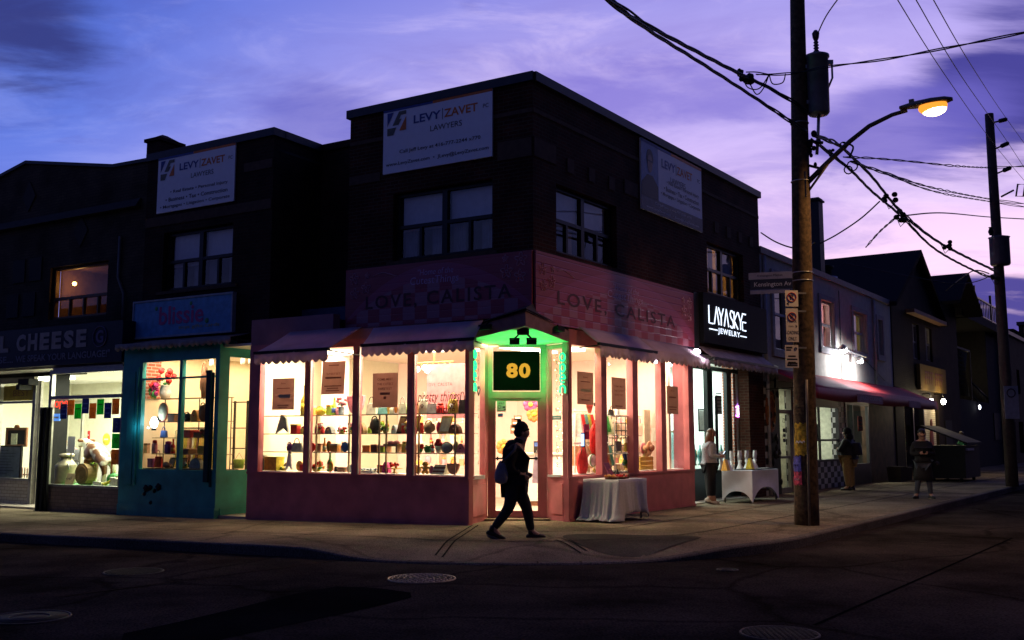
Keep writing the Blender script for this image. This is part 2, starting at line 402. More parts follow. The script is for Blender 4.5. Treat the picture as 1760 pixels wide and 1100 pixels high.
floor_m = M('shop_floor', (.42, .36, .30), .5, var=.2, scale=2)
wood = M('light_wood', (.42, .26, .12), .6, var=.25, scale=5)
ceil_l = E('ceiling_lamp_glow', (1, .93, .8), 5.0)

# ------------------------------------------------------------------ ground
KY = 4.45; RHO = 5.5
bis = (L.y[0] + R.y[0], L.y[1] + R.y[1]); bl = math.hypot(*bis); bis = (bis[0] / bl, bis[1] / bl)
KD = KY / (bis[0] * L.y[0] + bis[1] * L.y[1])
K0 = (C0[0] - bis[0] * KD, C0[1] - bis[1] * KD)
QD = (KY - RHO) / (bis[0] * L.y[0] + bis[1] * L.y[1]); Q = (C0[0] - bis[0] * QD, C0[1] - bis[1] * QD)
aL = math.atan2(-L.y[1], -L.y[0]); aR = math.atan2(-R.y[1], -R.y[0])
KP = []                                                        # kerb stations: outer point, inward normal, ramp amount
lq = L.L(*Q)[0]; rq = R.L(*Q)[0]
for x in [-60, -40, -28, -20, -16] + [-14 + .75 * i for i in range(40)]:
    if x < lq - .1: KP.append((L.W(x, -KY, 0), L.y, x - lq))
NA = 28
for i in range(NA + 1):
    a = aL + (aR - aL) * i / NA; d = (math.cos(a), math.sin(a))
    KP.append(((Q[0] + RHO * d[0], Q[1] + RHO * d[1]), (-d[0], -d[1]), (a - aL) * RHO))
aend = (aR - aL) * RHO
for x in [rq + .6 * i for i in range(1, 40)] + [rq + 26, rq + 32, rq + 45, rq + 70, rq + 110]:
    KP.append((R.W(x, -KY, 0), R.y, aend + x - rq))
def ss(a, b, x):
    t = min(1, max(0, (x - a) / (b - a))); return t * t * (3 - 2 * t)
def ramp(s): return ss(-.6, 1.2, s) * (1 - ss(aend * .55, aend * .80, s))
def gxy(p, n_, o): return (p[0] + n_[0] * o, p[1] + n_[1] * o)
def zat(X, Y, o, s): return gz(X, Y) - .125 * ramp(s) * (1 - ss(.1, 1.7, o))
offs = [.16, .3, .6, 1.0, 1.7, 2.6, 3.6, 4.6, 5.4]
mb = MB(); vs = []; fs = []; m = len(offs)
for p, nn, s_ in KP:
    for o in offs:
        q = gxy(p, nn, o); vs.append((q[0], q[1], zat(q[0], q[1], o, s_)))
for i in range(len(KP) - 1):
    for j in range(m - 1): fs.append((i * m + j, (i + 1) * m + j, (i + 1) * m + j + 1, i * m + j + 1))
mb.add(vs, fs); conc = asphalt('pavement_concrete', (.19, .15, .105), 55., .8, True, .45, 1.5, .68)
struct(mb.build('sidewalk', conc), 'worn concrete sidewalk wrapping round the shop corner')
mb = MB(); vs = []; fs = []
for p, nn, s_ in KP:
    a = gxy(p, nn, .16); b = gxy(p, nn, .02); z = zat(a[0], a[1], 0, s_)
    za = zat(a[0], a[1], .16, s_)
    vs += [(a[0], a[1], za + .003), (b[0], b[1], z), (p[0], p[1], z - .02), (p[0], p[1], gz(*p[:2]) - .3)]
for i in range(len(KP) - 1):
    for j in range(3): fs.append((i * 4 + j, (i + 1) * 4 + j, (i + 1) * 4 + j + 1, i * 4 + j + 1))
mb.add(vs, fs); struct(mb.build('kerb', asphalt('kerb_concrete', (.14, .12, .10), 50., .8, False, .55, 1.35)), 'chipped concrete kerb with a dropped corner ramp')
xs = [-900, -300, -120, -60, -40, -30] + [-25 + i for i in range(56)] + [36, 45, 60, 90, 150, 400, 900]
ys = [-300, -80, -30, -12] + [-8 + i for i in range(40)] + [36, 45, 60, 90, 150, 300, 600, 1500]
vs = [(x, y, gz(x, y) - .15) for y in ys for x in xs]; k = len(xs)
fs = [(j * k + i, j * k + i + 1, (j + 1) * k + i + 1, (j + 1) * k + i) for j in range(len(ys) - 1) for i in range(k - 1)]
struct(MB().add(vs, fs).build('road', asphalt('road_asphalt', (.030, .024, .019), 42., .85, True, .35, 2.1, .6)), 'dark worn asphalt of the two streets')
def strip(mb, pts, wdt, lift, zf):
    v = []; f = []
    for i, p in enumerate(pts):
        a = pts[max(0, i - 1)]; b = pts[min(len(pts) - 1, i + 1)]; t = Vector((b[0] - a[0], b[1] - a[1])).normalized(); nn = (-t.y, t.x)
        for sgn in (-1, 1):
            x = p[0] + nn[0] * wdt / 2 * sgn; y = p[1] + nn[1] * wdt / 2 * sgn; v.append((x, y, zf(x, y) + lift))
    for i in range(len(pts) - 1): f.append((2 * i, 2 * i + 1, 2 * i + 3, 2 * i + 2))
    mb.add(v, f)
def zside(X, Y):
    best = min(((X - p[0]) ** 2 + (Y - p[1]) ** 2, i) for i, (p, nn, s_) in enumerate(KP))[1]
    p, nn, s_ = KP[best]
    o = (X - p[0]) * nn[0] + (Y - p[1]) * nn[1]
    i2 = min(len(KP) - 2, max(0, best - 1)); return zat(X, Y, o, s_)
def dens(a, b, k=24): return [(a[0] + (b[0] - a[0]) * i / k, a[1] + (b[1] - a[1]) * i / k) for i in range(k + 1)]
mb = MB()
for o in (1.62, 3.05):
    strip(mb, [gxy(p, nn, o) for p, nn, s_ in KP], .032, .005, zside)
for fr, sg in ((L, -1), (R, 1)):
    for i in range(15):
        x = sg * (2.6 + 1.55 * i)
        strip(mb, dens(fr.W(x, -KY + .17, 0), fr.W(x, -KY + (1.62 if i % 2 else 3.05), 0), 8), .026, .005, zside)
for a in ((812, 903, 748, 955), (822, 903, 760, 957), (955, 928, 998, 953), (965, 926, 1008, 951)):
    strip(mb, dens(G(a[0], a[1], 0), G(a[2], a[3], -.1), 10), .03, .006, zside)
strip(mb, dens(G(852, 913), G(960, 913), 8), .02, .006, zside)
for p, nn, s_ in KP[4:-6:2]:
    strip(mb, [gxy(p, nn, .02), gxy(p, nn, .16)], .02, .006, zside)
struct(mb.build('pavement_strip', M('seam_dirt', (.028, .024, .02), .95, spec=0)), 'dark scored joints between the sidewalk slabs')
def blob(poly, z, mat, name, lab, sub=3):
    P = list(poly)
    for _ in range(sub):
        Q2 = []
        for i, p in enumerate(P):
            q = P[(i + 1) % len(P)]
            Q2 += [(p[0] * .75 + q[0] * .25, p[1] * .75 + q[1] * .25), (p[0] * .25 + q[0] * .75, p[1] * .25 + q[1] * .75)]
        P = Q2
    cx = sum(p[0] for p in P) / len(P); cy = sum(p[1] for p in P) / len(P)
    vs = [(cx, cy, z(cx, cy))]; fs = []; m = len(P)
    for k in (1, 2, 3, 4):
        for p in P: x = cx + (p[0] - cx) * k / 4; y = cy + (p[1] - cy) * k / 4; vs.append((x, y, z(x, y)))
    for i in range(m):
        fs.append((0, 1 + i, 1 + (i + 1) % m))
        for k in range(3): fs.append((1 + k * m + i, 1 + (k + 1) * m + i, 1 + (k + 1) * m + (i + 1) % m, 1 + k * m + (i + 1) % m))
    return struct(MB().add(vs, fs).build(name, mat), lab)
zr = lambda X, Y: gz(X, Y) - .146
blob([G(*q, -.15) for q in ((170, 1098), (330, 1065), (560, 1008), (640, 1010), (728, 1022), (640, 1045), (470, 1080), (330, 1110))], zr,
     asphalt('fresh_asphalt', (.007, .007, .007), 60., .8, False), 'road_surface', 'fresher black asphalt patch in the road', 1)
blob([G(*q) for q in ((952, 921), (1010, 917), (1090, 920), (1228, 922), (1150, 936), (1100, 945), (1020, 940))], lambda X, Y: zside(X, Y) + .005,
     asphalt('pavement_asphalt', (.075, .065, .052), 60., .8, False), 'pavement_surface', 'dark asphalt repair in the concrete sidewalk', 2)
mb = MB(); rg = random.Random(3)
strip(mb, dens(G(100, 1028, -.16), G(640, 957, -.16), 30), .05, .006, lambda X, Y: gz(X, Y) - .15)
struct(mb.build('road_strip', M('tar_seam', (.040, .030, .022), .95, var=.5, scale=20, spec=0)), 'pale sealed seam across the asphalt')
mb = MB(); strip(mb, dens(G(1400, 1075, -.15), G(1740, 925, -.15), 30), .035, .005, lambda X, Y: gz(X, Y) - .15)
struct(mb.build('road_strip', M('tar_crack', (.006, .006, .006), .95, spec=0)), 'long tarred crack across the asphalt')
# manhole covers
def manhole(px, py, r, label, kind, zz=-.15, bright=False):
    X, Y = G(px, py, zz); z = gz(X, Y) - .147
    t = thing('manhole_cover', label, 'manhole cover', WF, (X, Y, z), 'manhole covers in the road')
    iron = M('worn_iron', (.26, .20, .14), .5, .4, var=.3, scale=20) if kind == 'ring' else M('dull_iron', (.06, .05, .042), .7, .2, var=.4, scale=20, spec=.2); mb = MB()
    mb.tube([(X + r * math.cos(i * math.pi / 16), Y + r * math.sin(i * math.pi / 16), z) for i in range(32)], .012, 6, True); mb.build('rim', iron, t)
    mb = MB(); mb.lathe(X, Y, [(r * .96, z - .02), (r * .96, z + .004)], 32)
    mb.build('cover_plate', M('dark_iron', (.02, .018, .016), .8, .0, spec=.1), t)
    mb = MB()
    if kind == 'ring':
        for k in (.18, .36, .54, .72, .88):
            c = max(6, int(36 * k))
            for i in range(c):
                a0 = 2 * math.pi * (i + .12) / c; a1 = 2 * math.pi * (i + .88) / c
                mb.tube([(X + r * k * math.cos(a), Y + r * k * math.sin(a), z + .006) for a in (a0, (a0 + a1) / 2, a1)], .011, 4)
    elif kind == 'bar':
        for i in range(-6, 7):
            y = i / 7 * r; h = math.sqrt(max(0, r * r * .9 - y * y))
            for k in range(-6, 7):
                x = k / 7 * r
                if abs(x) < h: mb.box(X + x - r * .045, X + x + r * .045, Y + y - r * .02, Y + y + r * .02, z + .003, z + .012)
    else:
        for k in (.5,): mb.tube([(X + r * k * math.cos(i * math.pi / 16), Y + r * k * math.sin(i * math.pi / 16), z + .004) for i in range(32)], .01, 4, True)
    mb.build('tread_pattern', iron, t)
manhole(725, 995, .40, 'pale round manhole cover with ringed tread, below the walking person', 'ring')
manhole(230, 980, .36, 'grid-studded round manhole cover in the road below the teal shop', 'bar')
manhole(50, 1062, .36, 'plain smooth round manhole cover before the cheese shop, in the lower corner of the road', 'plain')
manhole(1340, 1090, .33, 'grid-studded round manhole cover in the open road below the corner kerb', 'bar')
manhole(1250, 980, .13, 'small round valve cover in the asphalt beside the corner kerb', 'plain')
# litter by the kerb
for i, (px, py, lab) in enumerate(((1425, 921, 'crumpled white paper scrap in the gutter below the utility pole'), (1246, 953, 'small white paper scrap against the corner kerb'))):
    X, Y = G(px, py, -.14); mb = MB(); mb.ball((X, Y, -.13), .05, .035, .025, 8, 5, .35, i); tag(mb.build('paper_scrap', white), lab, 'litter')
# ================================================================== corner building
CB = thing('corner_building', 'two storey dark brick corner building over the pink gift shop', 'building', L, (0, 0, 0))
OL = (-3.17, -.87, 4.95, 6.30); OR1 = (.77, 3.07, 4.95, 6.25); OR2 = (7.53, 9.8, 5.0, 6.25)
mb = MB(L); mb.wall(-4.3, 0, 3.5, 8.0, [OL], 0, .28); mb.box(-4.3, -4.02, .28, 8, 3.45, 8.0)
mb.fr = R; mb.wall(0, 10.97, 3.55, 8.0, [OR1, OR2], 0, .28); mb.box(10.69, 10.97, .28, 8, 0, 8.0); mb.box(9.95, 10.97, 0, .28, -.3, 3.55)
mb.build('wall', brick_m, CB)
mb = MB(WF); top = [L.W(-4.3, .02, 0), L.W(-.02, .03, 0), R.W(10.97, .02, 0), R.W(10.97, 8, 0), L.W(-4.3, 8, 0)]
mb.pxy([(p[0], p[1]) for p in top], 7.7, 7.75); mb.build('roof', roofm, CB)
mb = MB(L); mb.box(-4.36, 0.03, -.07, .34, 8.0, 8.17); mb.fr = R; mb.box(.0, 11.03, -.075, .34, 8.0, 8.172); mb.box(10.75, 11.03, .34, 8, 8.0, 8.17); mb.build('coping', capm, CB)
mb = MB(L)
mb.box(-4.29, 0, -.018, 0, 7.42, 7.5); mb.box(-4.29, -3.5, -.02, 0, 6.60, 6.78); mb.box(-.75, -.02, -.02, 0, 6.6, 6.95)
mb.box(-3.3, -.75, -.03, 0, 4.86, 4.94)
mb.fr = R
mb.box(0, 4.05, -.018, 0, 7.42, 7.5); mb.box(7.22, 10.95, -.018, 0, 7.42, 7.5)
mb.box(0.02, .75, -.02, 0, 6.6, 6.95)
for x in (1.15, 1.95, 2.75, 8.0, 8.75, 9.5, 10.25): mb.box(x, x + .24, -.02, 0, 6.55, 6.82)
mb.box(3.4, 4.0, -.02, 0, 6.6, 6.9); mb.box(7.4, 9.95, -.03, 0, 4.93, 4.995)
mb.each('brick_band', stone, CB)
def sash(root, fr, o, y=.12, cols=2, lower='split', bl=.55, frame=None, glassm=None, blind_m=None, room=True, split=.5, curtains=True):
    """an upstairs window: frame, panes, blind, dark room behind"""
    x0, x1, z0, z1 = o; fm = frame or blackm; f = .07
    mb = MB(fr); zs = z0 + (z1 - z0) * split
    mb.box(x0, x0 + f, y, y + .1, z0, z1); mb.box(x1 - f, x1, y, y + .1, z0, z1); mb.box(x0 + f, x1 - f, y, y + .1, z1 - f, z1); mb.box(x0 + f, x1 - f, y, y + .1, z0, z0 + f)
    cw = (x1 - x0) / cols
    for i in range(1, cols): mb.box(x0 + cw * i - .06, x0 + cw * i + .06, y, y + .1, z0 + f, z1 - f)
    for i in range(cols):
        a = x0 + cw * i + (.07 if i == 0 else .06); b = x0 + cw * (i + 1) - (.07 if i == cols - 1 else .06)
        mb.box(a, b, y + .004, y + .09, zs - .035, zs + .035)
        if lower == 'split': mb.box((a + b) / 2 - .03, (a + b) / 2 + .03, y + .008, y + .08, z0 + f, zs - .035)
    win = mb.build('window', fm, root)
    mb = MB(fr); mb.quad((x0 + f, y + .05, z0 + f), (x1 - f, y + .05, z0 + f), (x1 - f, y + .05, z1 - f), (x0 + f, y + .05, z1 - f)); mb.build('pane', glassm or glu, win)
    if bl:
        mb = MB(fr)
        for i in range(cols):
            a = x0 + cw * i + .08; b = x0 + cw * (i + 1) - .08; zb = z1 - (z1 - z0) * bl * (1 if i % 2 == 0 else .92)
            mb.box(a, b, y + .13, y + .14, zb, z1)
        mb.build('blind', blind_m or blind, win)
    if curtains:
        mb = MB(fr)
        for i in range(cols):
            a = x0 + cw * i + .08; b = x0 + cw * (i + 1) - .08
            for lo, hi in ((a, a + (b - a) * .28), (b - (b - a) * .34, b)):
                k = 9; pts = [(lo + (hi - lo) * j / k, y + .19 + .02 * (j % 2)) for j in range(k + 1)]
                mb.add([(p, q, z) for p, q in pts for z in (z0, z1)], [(2 * j, 2 * j + 2, 2 * j + 3, 2 * j + 1) for j in range(k)])
        mb.build('curtain', curtain, win)
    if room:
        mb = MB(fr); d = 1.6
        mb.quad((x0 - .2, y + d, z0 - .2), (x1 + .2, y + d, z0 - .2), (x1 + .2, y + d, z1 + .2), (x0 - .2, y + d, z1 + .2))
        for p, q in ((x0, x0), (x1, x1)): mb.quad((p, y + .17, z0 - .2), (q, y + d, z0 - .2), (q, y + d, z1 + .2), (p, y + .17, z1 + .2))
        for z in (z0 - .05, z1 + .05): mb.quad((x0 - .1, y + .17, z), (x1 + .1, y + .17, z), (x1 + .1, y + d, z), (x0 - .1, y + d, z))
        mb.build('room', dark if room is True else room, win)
    return win
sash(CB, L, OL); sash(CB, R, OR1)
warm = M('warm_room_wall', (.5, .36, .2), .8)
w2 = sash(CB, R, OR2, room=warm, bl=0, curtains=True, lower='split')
mb = MB(R); mb.box(8.75, 9.7, .27, .28, 5.65, 6.2); mb.build('blind', M('translucent_blind', (.45, .42, .5), .9), w2)
mb = MB(R)
for x, z, s in ((7.95, 5.92, .05), (8.15, 5.72, .06), (8.32, 5.62, .045), (7.72, 6.05, .05)):
    mb.pxz([(x - s, z), (x + s, z), (x, z + s * 2.2)], .24, .25)
mb.each('hanging_trinket', dark, w2)
mb = MB(R); mb.lathe(7.75, 1.0, [(.03, 5.15), (.05, 5.2), (.03, 5.25)], 8); mb.build('lamp_bulb', E('small_lamp', (1, .6, .15), 25), w2)
point('upstairs_lamp', R.W(8.7, .9, 6.0), 9, (1, .62, .22), .1)
# floor slab between shop and upstairs, shop shell
mb = MB(WF)
shop = [L.W(-6.45, -.34, 0), L.W(-1.16, -.34, 0), D.W(.0, .06, 0), D.W(1.12, .06, 0), R.W(1.2, .06, 0), R.W(6.5, .06, 0), R.W(5.95, 4.5, 0), L.W(-6.45, 4.5, 0)]
sxy = [(p[0], p[1]) for p in shop]
mb.pxy(sxy, 3.36, 3.42); mb.build('ceiling', M('shop_ceiling', (.85, .76, .68), .7, var=.02), CB)
mb = MB(WF); mb.pxy(sxy, .0, .06); mb.build('floor', floor_m, CB)
mb = MB(WF); a = L.W(-6.45, 4.5, 0); b = R.W(5.95, 4.5, 0)
mb.quad((a[0], a[1], .06), (b[0], b[1], .06), (b[0], b[1], 3.36), (a[0], a[1], 3.36)); mb.fr = R
mb.box(5.95, 6.05, .32, 5.2, -.1, 3.36); mb.build('inner_wall', pinkwall, CB)
mb = MB(L); mb.box(-6.52, -6.46, -.36, 4.6, -.1, 3.36); mb.build('inner_side_wall', M('pale_green_wall', (.62, .62, .46), .7, var=.03), CB)
mb = MB(L); mb.box(-6.1, -5.65, 1.3, 1.7, .06, 3.36); mb.build('column', pinkwall, CB)
# storefront bay on the left street
mb = MB(L)
mb.box(-6.52, -1.09, -.4, -.28, -.3, .80)                        # base
mb.box(-6.5, -1.09, -.43, -.405, -.28, .02)                      # skirting
mb.box(-6.52, -6.46, -.28, .9, -.3, .8)
mb.fr = R; mb.box(1.15, 6.57, 0, .12, -.2, .78); mb.box(1.16, 6.57, -.025, -.003, -.2, .05); mb.box(6.45, 6.57, .12, .45, -.2, 3.55)
for fr, ln in ((S1, 1.169), (S2, .647)):
    mb.fr = fr; mb.box(0.01, ln - .01, .0, .10, -.2, .78); mb.box(.16, ln - .16, -.02, -.002, .12, .68)
mb.build('base_panel', pink, CB)
mb = MB(L)
px_posts = [(437, 446), (523, 530), (606, 614), (700, 709), (800, 806)]
LPX = [(L.P(a, 720, -.4)[0], L.P(b, 720, -.4)[0]) for a, b in px_posts]
LPX[0] = (-6.52, LPX[0][1]); LPX[-1] = (LPX[-1][0], -1.09)
for a, b in LPX: mb.box(a, b, -.415, -.27, .84, 3.28)
mb.box(-6.52, -1.09, -.43, -.22, .80, .84); mb.box(-6.52, -1.09, -.41, -.28, 3.28, 3.42)
mb.fr = R
RPX = [(R.P(a, 720, 0)[0], R.P(b, 720, 0)[0]) for a, b in ((978, 982), (1033, 1042), (1087, 1096), (1136, 1144), (1183, 1190))]
RPX[0] = (1.15, RPX[0][1]); RPX[-1] = (RPX[-1][0], 6.57)
for a, b in RPX: mb.box(a, b, -.015, .13, .82, 3.27)
mb.box(1.15, 6.57, -.03, .18, .78, .82); mb.box(1.15, 6.57, -.01, .12, 3.27, 3.55)
mb.fr = S1; z0, z1 = .82, 3.2
mb.box(.01, .27, -.01, .09, .78, 3.28); mb.box(.93, 1.16, -.01, .09, .78, 3.28); mb.box(.27, .93, -.01, .09, .78, .83); mb.box(.27, .93, -.01, .09, 3.2, 3.28)
mb.fr = S2
mb.box(.005, .07, -.01, .09, .78, 3.28); mb.box(.50, .645, -.01, .09, .78, 3.28); mb.box(.07, .5, -.01, .09, .78, .83); mb.box(.07, .5, -.01, .09, 3.2, 3.28)
mb.build('shopfront_frame', pink, CB)
mb = MB(L)                                                       # thin metal glazing beads beside the posts
for a, b in LPX[1:-1]: mb.box(b, b + .035, -.40, -.36, .84, 3.28)
mb.fr = R
for a, b in RPX[1:-1]: mb.box(b, b + .03, 0.0, .04, .82, 3.27)
mb.each('glazing_bead', alum, CB)
mb = MB(L)
for (a, b), (c, d) in zip(LPX, LPX[1:]): mb.quad((b, -.35, .84), (c, -.35, .84), (c, -.35, 3.28), (b, -.35, 3.28))
mb.fr = R
for (a, b), (c, d) in zip(RPX, RPX[1:]): mb.quad((b, .05, .82), (c, .05, .82), (c, .05, 3.27), (b, .05, 3.27))
mb.fr = S1; mb.quad((.27, .04, .83), (.93, .04, .83), (.93, .04, 3.2), (.27, .04, 3.2))
mb.fr = S2; mb.quad((.07, .04, .83), (.5, .04, .83), (.5, .04, 3.2), (.07, .04, 3.2))
mb.each('shop_window', gls, CB)
# low parapet over the bay
mb = MB(L); mb.box(-6.52, -4.305, -.4, -.2, 3.42, 3.95); mb.box(-4.305, -1.5, -.4, -.02, 3.42, 3.62); mb.build('parapet', M('pink_siding', (.36, .16, .18), .6, var=.2, scale=2), CB)
mb = MB(L); mb.box(-6.56, -4.31, -.2, 1.5, 3.80, 3.86); mb.build('bay_roof', roofm, CB)
# door
mb = MB(D); x0, x1 = 0.0, 1.12
mb.box(x0, .09, 0, .1, 0, 3.3); mb.box(1.0, x1, 0, .1, 0, 3.3); mb.box(.09, 1.0, 0, .1, 2.27, 2.40); mb.box(.09, 1.0, 0, .1, 3.25, 3.3)
dr = mb.build('door_frame', pink, CB)
mb = MB(D); mb.box(.09, .15, .03, .075, .04, 2.27); mb.box(.945, 1.0, .03, .075, .04, 2.27); mb.box(.15, .945, .03, .075, 2.22, 2.27); mb.box(.15, .945, .03, .075, .03, .16)
do = mb.build('door', pink, CB)
mb = MB(D); mb.quad((.15, .05, .16), (.945, .05, .16), (.945, .05, 2.22), (.15, .05, 2.22)); mb.build('pane', gls, do)
mb = MB(D); mb.box(.15, .945, .01, .03, 1.12, 1.15); mb.box(.17, .2, .03, .05, 1.1, 1.17); mb.box(.9, .93, .03, .05, 1.1, 1.17); mb.build('handle', blackm, do)
mb = MB(D); mb.box(-.05, 1.17, -.3, .0, -.2, .03); mb.build('threshold', conc, CB)
# corner canopy over the door with its sloped fascia
AP = (.235, 17.19); E1 = L.W(-1.12, -.42, 0); E2 = R.W(1.17, -.02, 0)
mb = MB(WF)
sof = [(E1[0], E1[1], 3.27), (AP[0], AP[1], 3.46), (E2[0], E2[1], 3.30), (*D.W(1.12, .05, 0)[:2], 3.30), (*D.W(0, .05, 0)[:2], 3.30)]
mb.add([*sof, (*D.W(.56, -.4, 0)[:2], 3.31)], [(0, 1, 5), (1, 2, 5), (2, 3, 5), (3, 4, 5), (4, 0, 5)])
mb.build('soffit', M('soffit_paint', (.42, .42, .42), .7), CB)
mb = MB(WF)
def facia(a, za, b, zb, h0, h1, dpt, n_):
    ox, oy = n_[0] * dpt, n_[1] * dpt
    mb.hull([(a[0], a[1], za), (b[0], b[1], zb), (b[0] - ox, b[1] - oy, zb), (a[0] - ox, a[1] - oy, za)],
            [(a[0], a[1], za + h0), (b[0], b[1], zb + h1), (b[0] - ox, b[1] - oy, zb + h1), (a[0] - ox, a[1] - oy, za + h0)])
facia(E1, 3.27, AP, 3.46, .20, .26, -.03, L.y); facia(AP, 3.46, E2, 3.30, .26, .20, -.03, R.y)
mb.build('canopy_fascia', M('canopy_fascia', (.24, .12, .12), .6), CB)
mb = MB(WF)
i1 = L.W(-1.0, .0, 0); i2 = R.W(1.3, .1, 0)
mb.add([(E1[0], E1[1], 3.475), (AP[0], AP[1] - .05, 3.725), (E2[0], E2[1], 3.505), (i2[0], i2[1], 3.62), (C0[0], C0[1], 3.86), (i1[0], i1[1], 3.6)], [(0, 1, 4, 5), (1, 2, 3, 4)])
mb.add([(E1[0], E1[1], 3.51), (AP[0], AP[1] - .05, 3.76), (E2[0], E2[1], 3.54), (i2[0], i2[1], 3.66), (C0[0], C0[1], 3.90), (i1[0], i1[1], 3.64)], [(0, 1, 4, 5), (1, 2, 3, 4), ])
mb.build('canopy_roof', M('canopy_shingle', (.05, .04, .04), .8), CB)
# ---- number board over the door
t = thing('number_board', 'black transom board with yellow house number 80 over the door', 'sign', D, (.54, -.02, 2.42))
mb = MB(D); mb.box(.10, .99, -.02, .02, 2.42, 3.17); mb.build('board', M('transom_black', (.0015, .0015, .0015), 1, spec=0), t)
mb = MB(D); mb.text('8', .46, 2.80, -.026, h=.285, w=.22, bold=.045); mb.text('0', .70, 2.80, -.026, h=.285, w=.22, bold=.045); mb.build('numerals', Eb('amber_backlit_numerals', (.9, .40, .03), .85), t)
mb = MB(D); mb.quad((.10, .04, 3.17), (.99, .04, 3.17), (.99, .04, 3.25), (.10, .04, 3.25)); mb.build('glazing', gls, t)
# ---- LAYA shopfront (same building, right hand unit)
YL = .5
mb = MB(R)
LX = [R.P(a, 720, YL)[0] for a in (1186, 1215, 1224, 1249, 1257, 1283, 1290)]
fr_top = 3.3
mb.box(LX[1], LX[2], YL - .03, YL + .08, -.1, fr_top); mb.box(LX[3], LX[4], YL - .02, YL + .07, .78, fr_top); mb.box(LX[5], LX[6], YL - .02, YL + .07, -.1, fr_top)
mb.box(LX[0], LX[1], YL - .02, YL + .07, 3.2, fr_top); mb.box(LX[2], LX[3], YL - .02, YL + .07, 3.2, fr_top); mb.box(LX[4], LX[5], YL - .02, YL + .07, 3.2, fr_top)
mb.box(LX[0], LX[1], YL - .03, YL + .08, -.1, .78); mb.box(LX[2], LX[5], YL - .03, YL + .08, -.1, .78)
mb.box(LX[6], LX[6] + .9, .02, YL + .1, -.1, fr_top + .2)
mb.build('jewelry_frame', M('dark_green_frame', (.02, .03, .03), .4), CB)
mb = MB(R)
for a, b in ((0, 1), (2, 3), (4, 5)): mb.quad((LX[a], YL + .03, .78), (LX[b], YL + .03, .78), (LX[b], YL + .03, 3.2), (LX[a], YL + .03, 3.2))
mb.each('jewelry_window', gls, CB)
mb = MB(R); mb.box(LX[2] + .06, LX[2] + .12, YL - .09, YL - .05, 1.0, 2.55); mb.box(LX[2] + .16, LX[2] + .2, YL - .07, YL - .04, .9, 2.3); mb.build('door_pull', blackm, CB)
mb = MB(R); mb.box(6.6, 10.9, .1, 5.2, 3.45, 3.5); mb.box(6.06, 10.68, .1, .12, 3.3, 3.5); mb.build('jewelry_ceiling', white, CB)
mb = MB(R); mb.box(6.06, 10.68, 5.2, 5.3, -.1, 3.45); mb.box(10.58, 10.68, YL + .1, 5.2, -.1, 3.45); mb.build('jewelry_wall', M('cool_white_wall', (.78, .84, .80), .6, var=.02), CB)
mb = MB(R); mb.box(6.06, 10.68, .1, 5.2, -.06, .03); mb.build('jewelry_floor', floor_m, CB)
mb = MB(R); mb.box(10.40, 10.575, YL + .12, YL + .42, 0, 3.45); mb.build('brick_column', brick_r, CB)
# wires and plants hanging on the black column of the jewelry front
mb = MB(R)
for i in range(26):
    x = LX[6] + .1 + random.random() * .7; z = random.uniform(.2, 3.1); mb.ball((x, -.02, z), random.uniform(.03, .07), .04, random.uniform(.05, .14), 6, 4, .3, i)
mb.build('carved_trim', M('black_gloss', (.012, .012, .014), .35), CB)
# interior lamps
mb = MB(L)
for x, y in ((-5.3, 1.0), (-3.2, 1.4), (-1.2, 1.4)): mb.lathe(x, y, [(.32, 3.30), (.3, 3.345), (.02, 3.355)], 20)
mb.fr = R
mb.box(1.6, 3.3, 1.6, 1.9, 3.31, 3.355); mb.lathe(2.9, .9, [(.2, 3.30), (.2, 3.355)], 16)
mb.each('ceiling_light', ceil_l, CB)
SW = (1, .77, .52)
for fr, x, y, sx_, sy_, e in ((L, -4.9, .9, 2.2, 1.2, 165), (L, -2.4, 1.0, 2.2, 1.2, 170), (L, -2.2, 3.0, 2.5, 1.5, 170), (R, 2.6, 1.2, 2, 1.0, 90), (R, 4.6, 1.4, 1.6, 1.2, 50)):
    area('shop_light', fr, x, y, 3.28, sx_, sy_, e, SW)
area('added_window_fill', L, -3.75, -.20, 3.24, 5.0, .12, 230, SW, R_(40)); area('added_window_fill', R, 3.9, .18, 3.24, 4.6, .12, 100, SW, R_(40))  # unseen strip lamps added behind the glass to brighten the goods
area('jewelry_light', R, 8.6, 2.0, 3.38, 3.0, 2.2, 300, (.80, 1, .92))
mb = MB(R)
for x in (7.2, 8.6, 10.0):
    mb.box(x, x + .9, 1.6, 1.8, 3.40, 3.445)
mb.each('jewelry_lamp', E('cool_lamp', (.85, 1, .95), 6), CB)

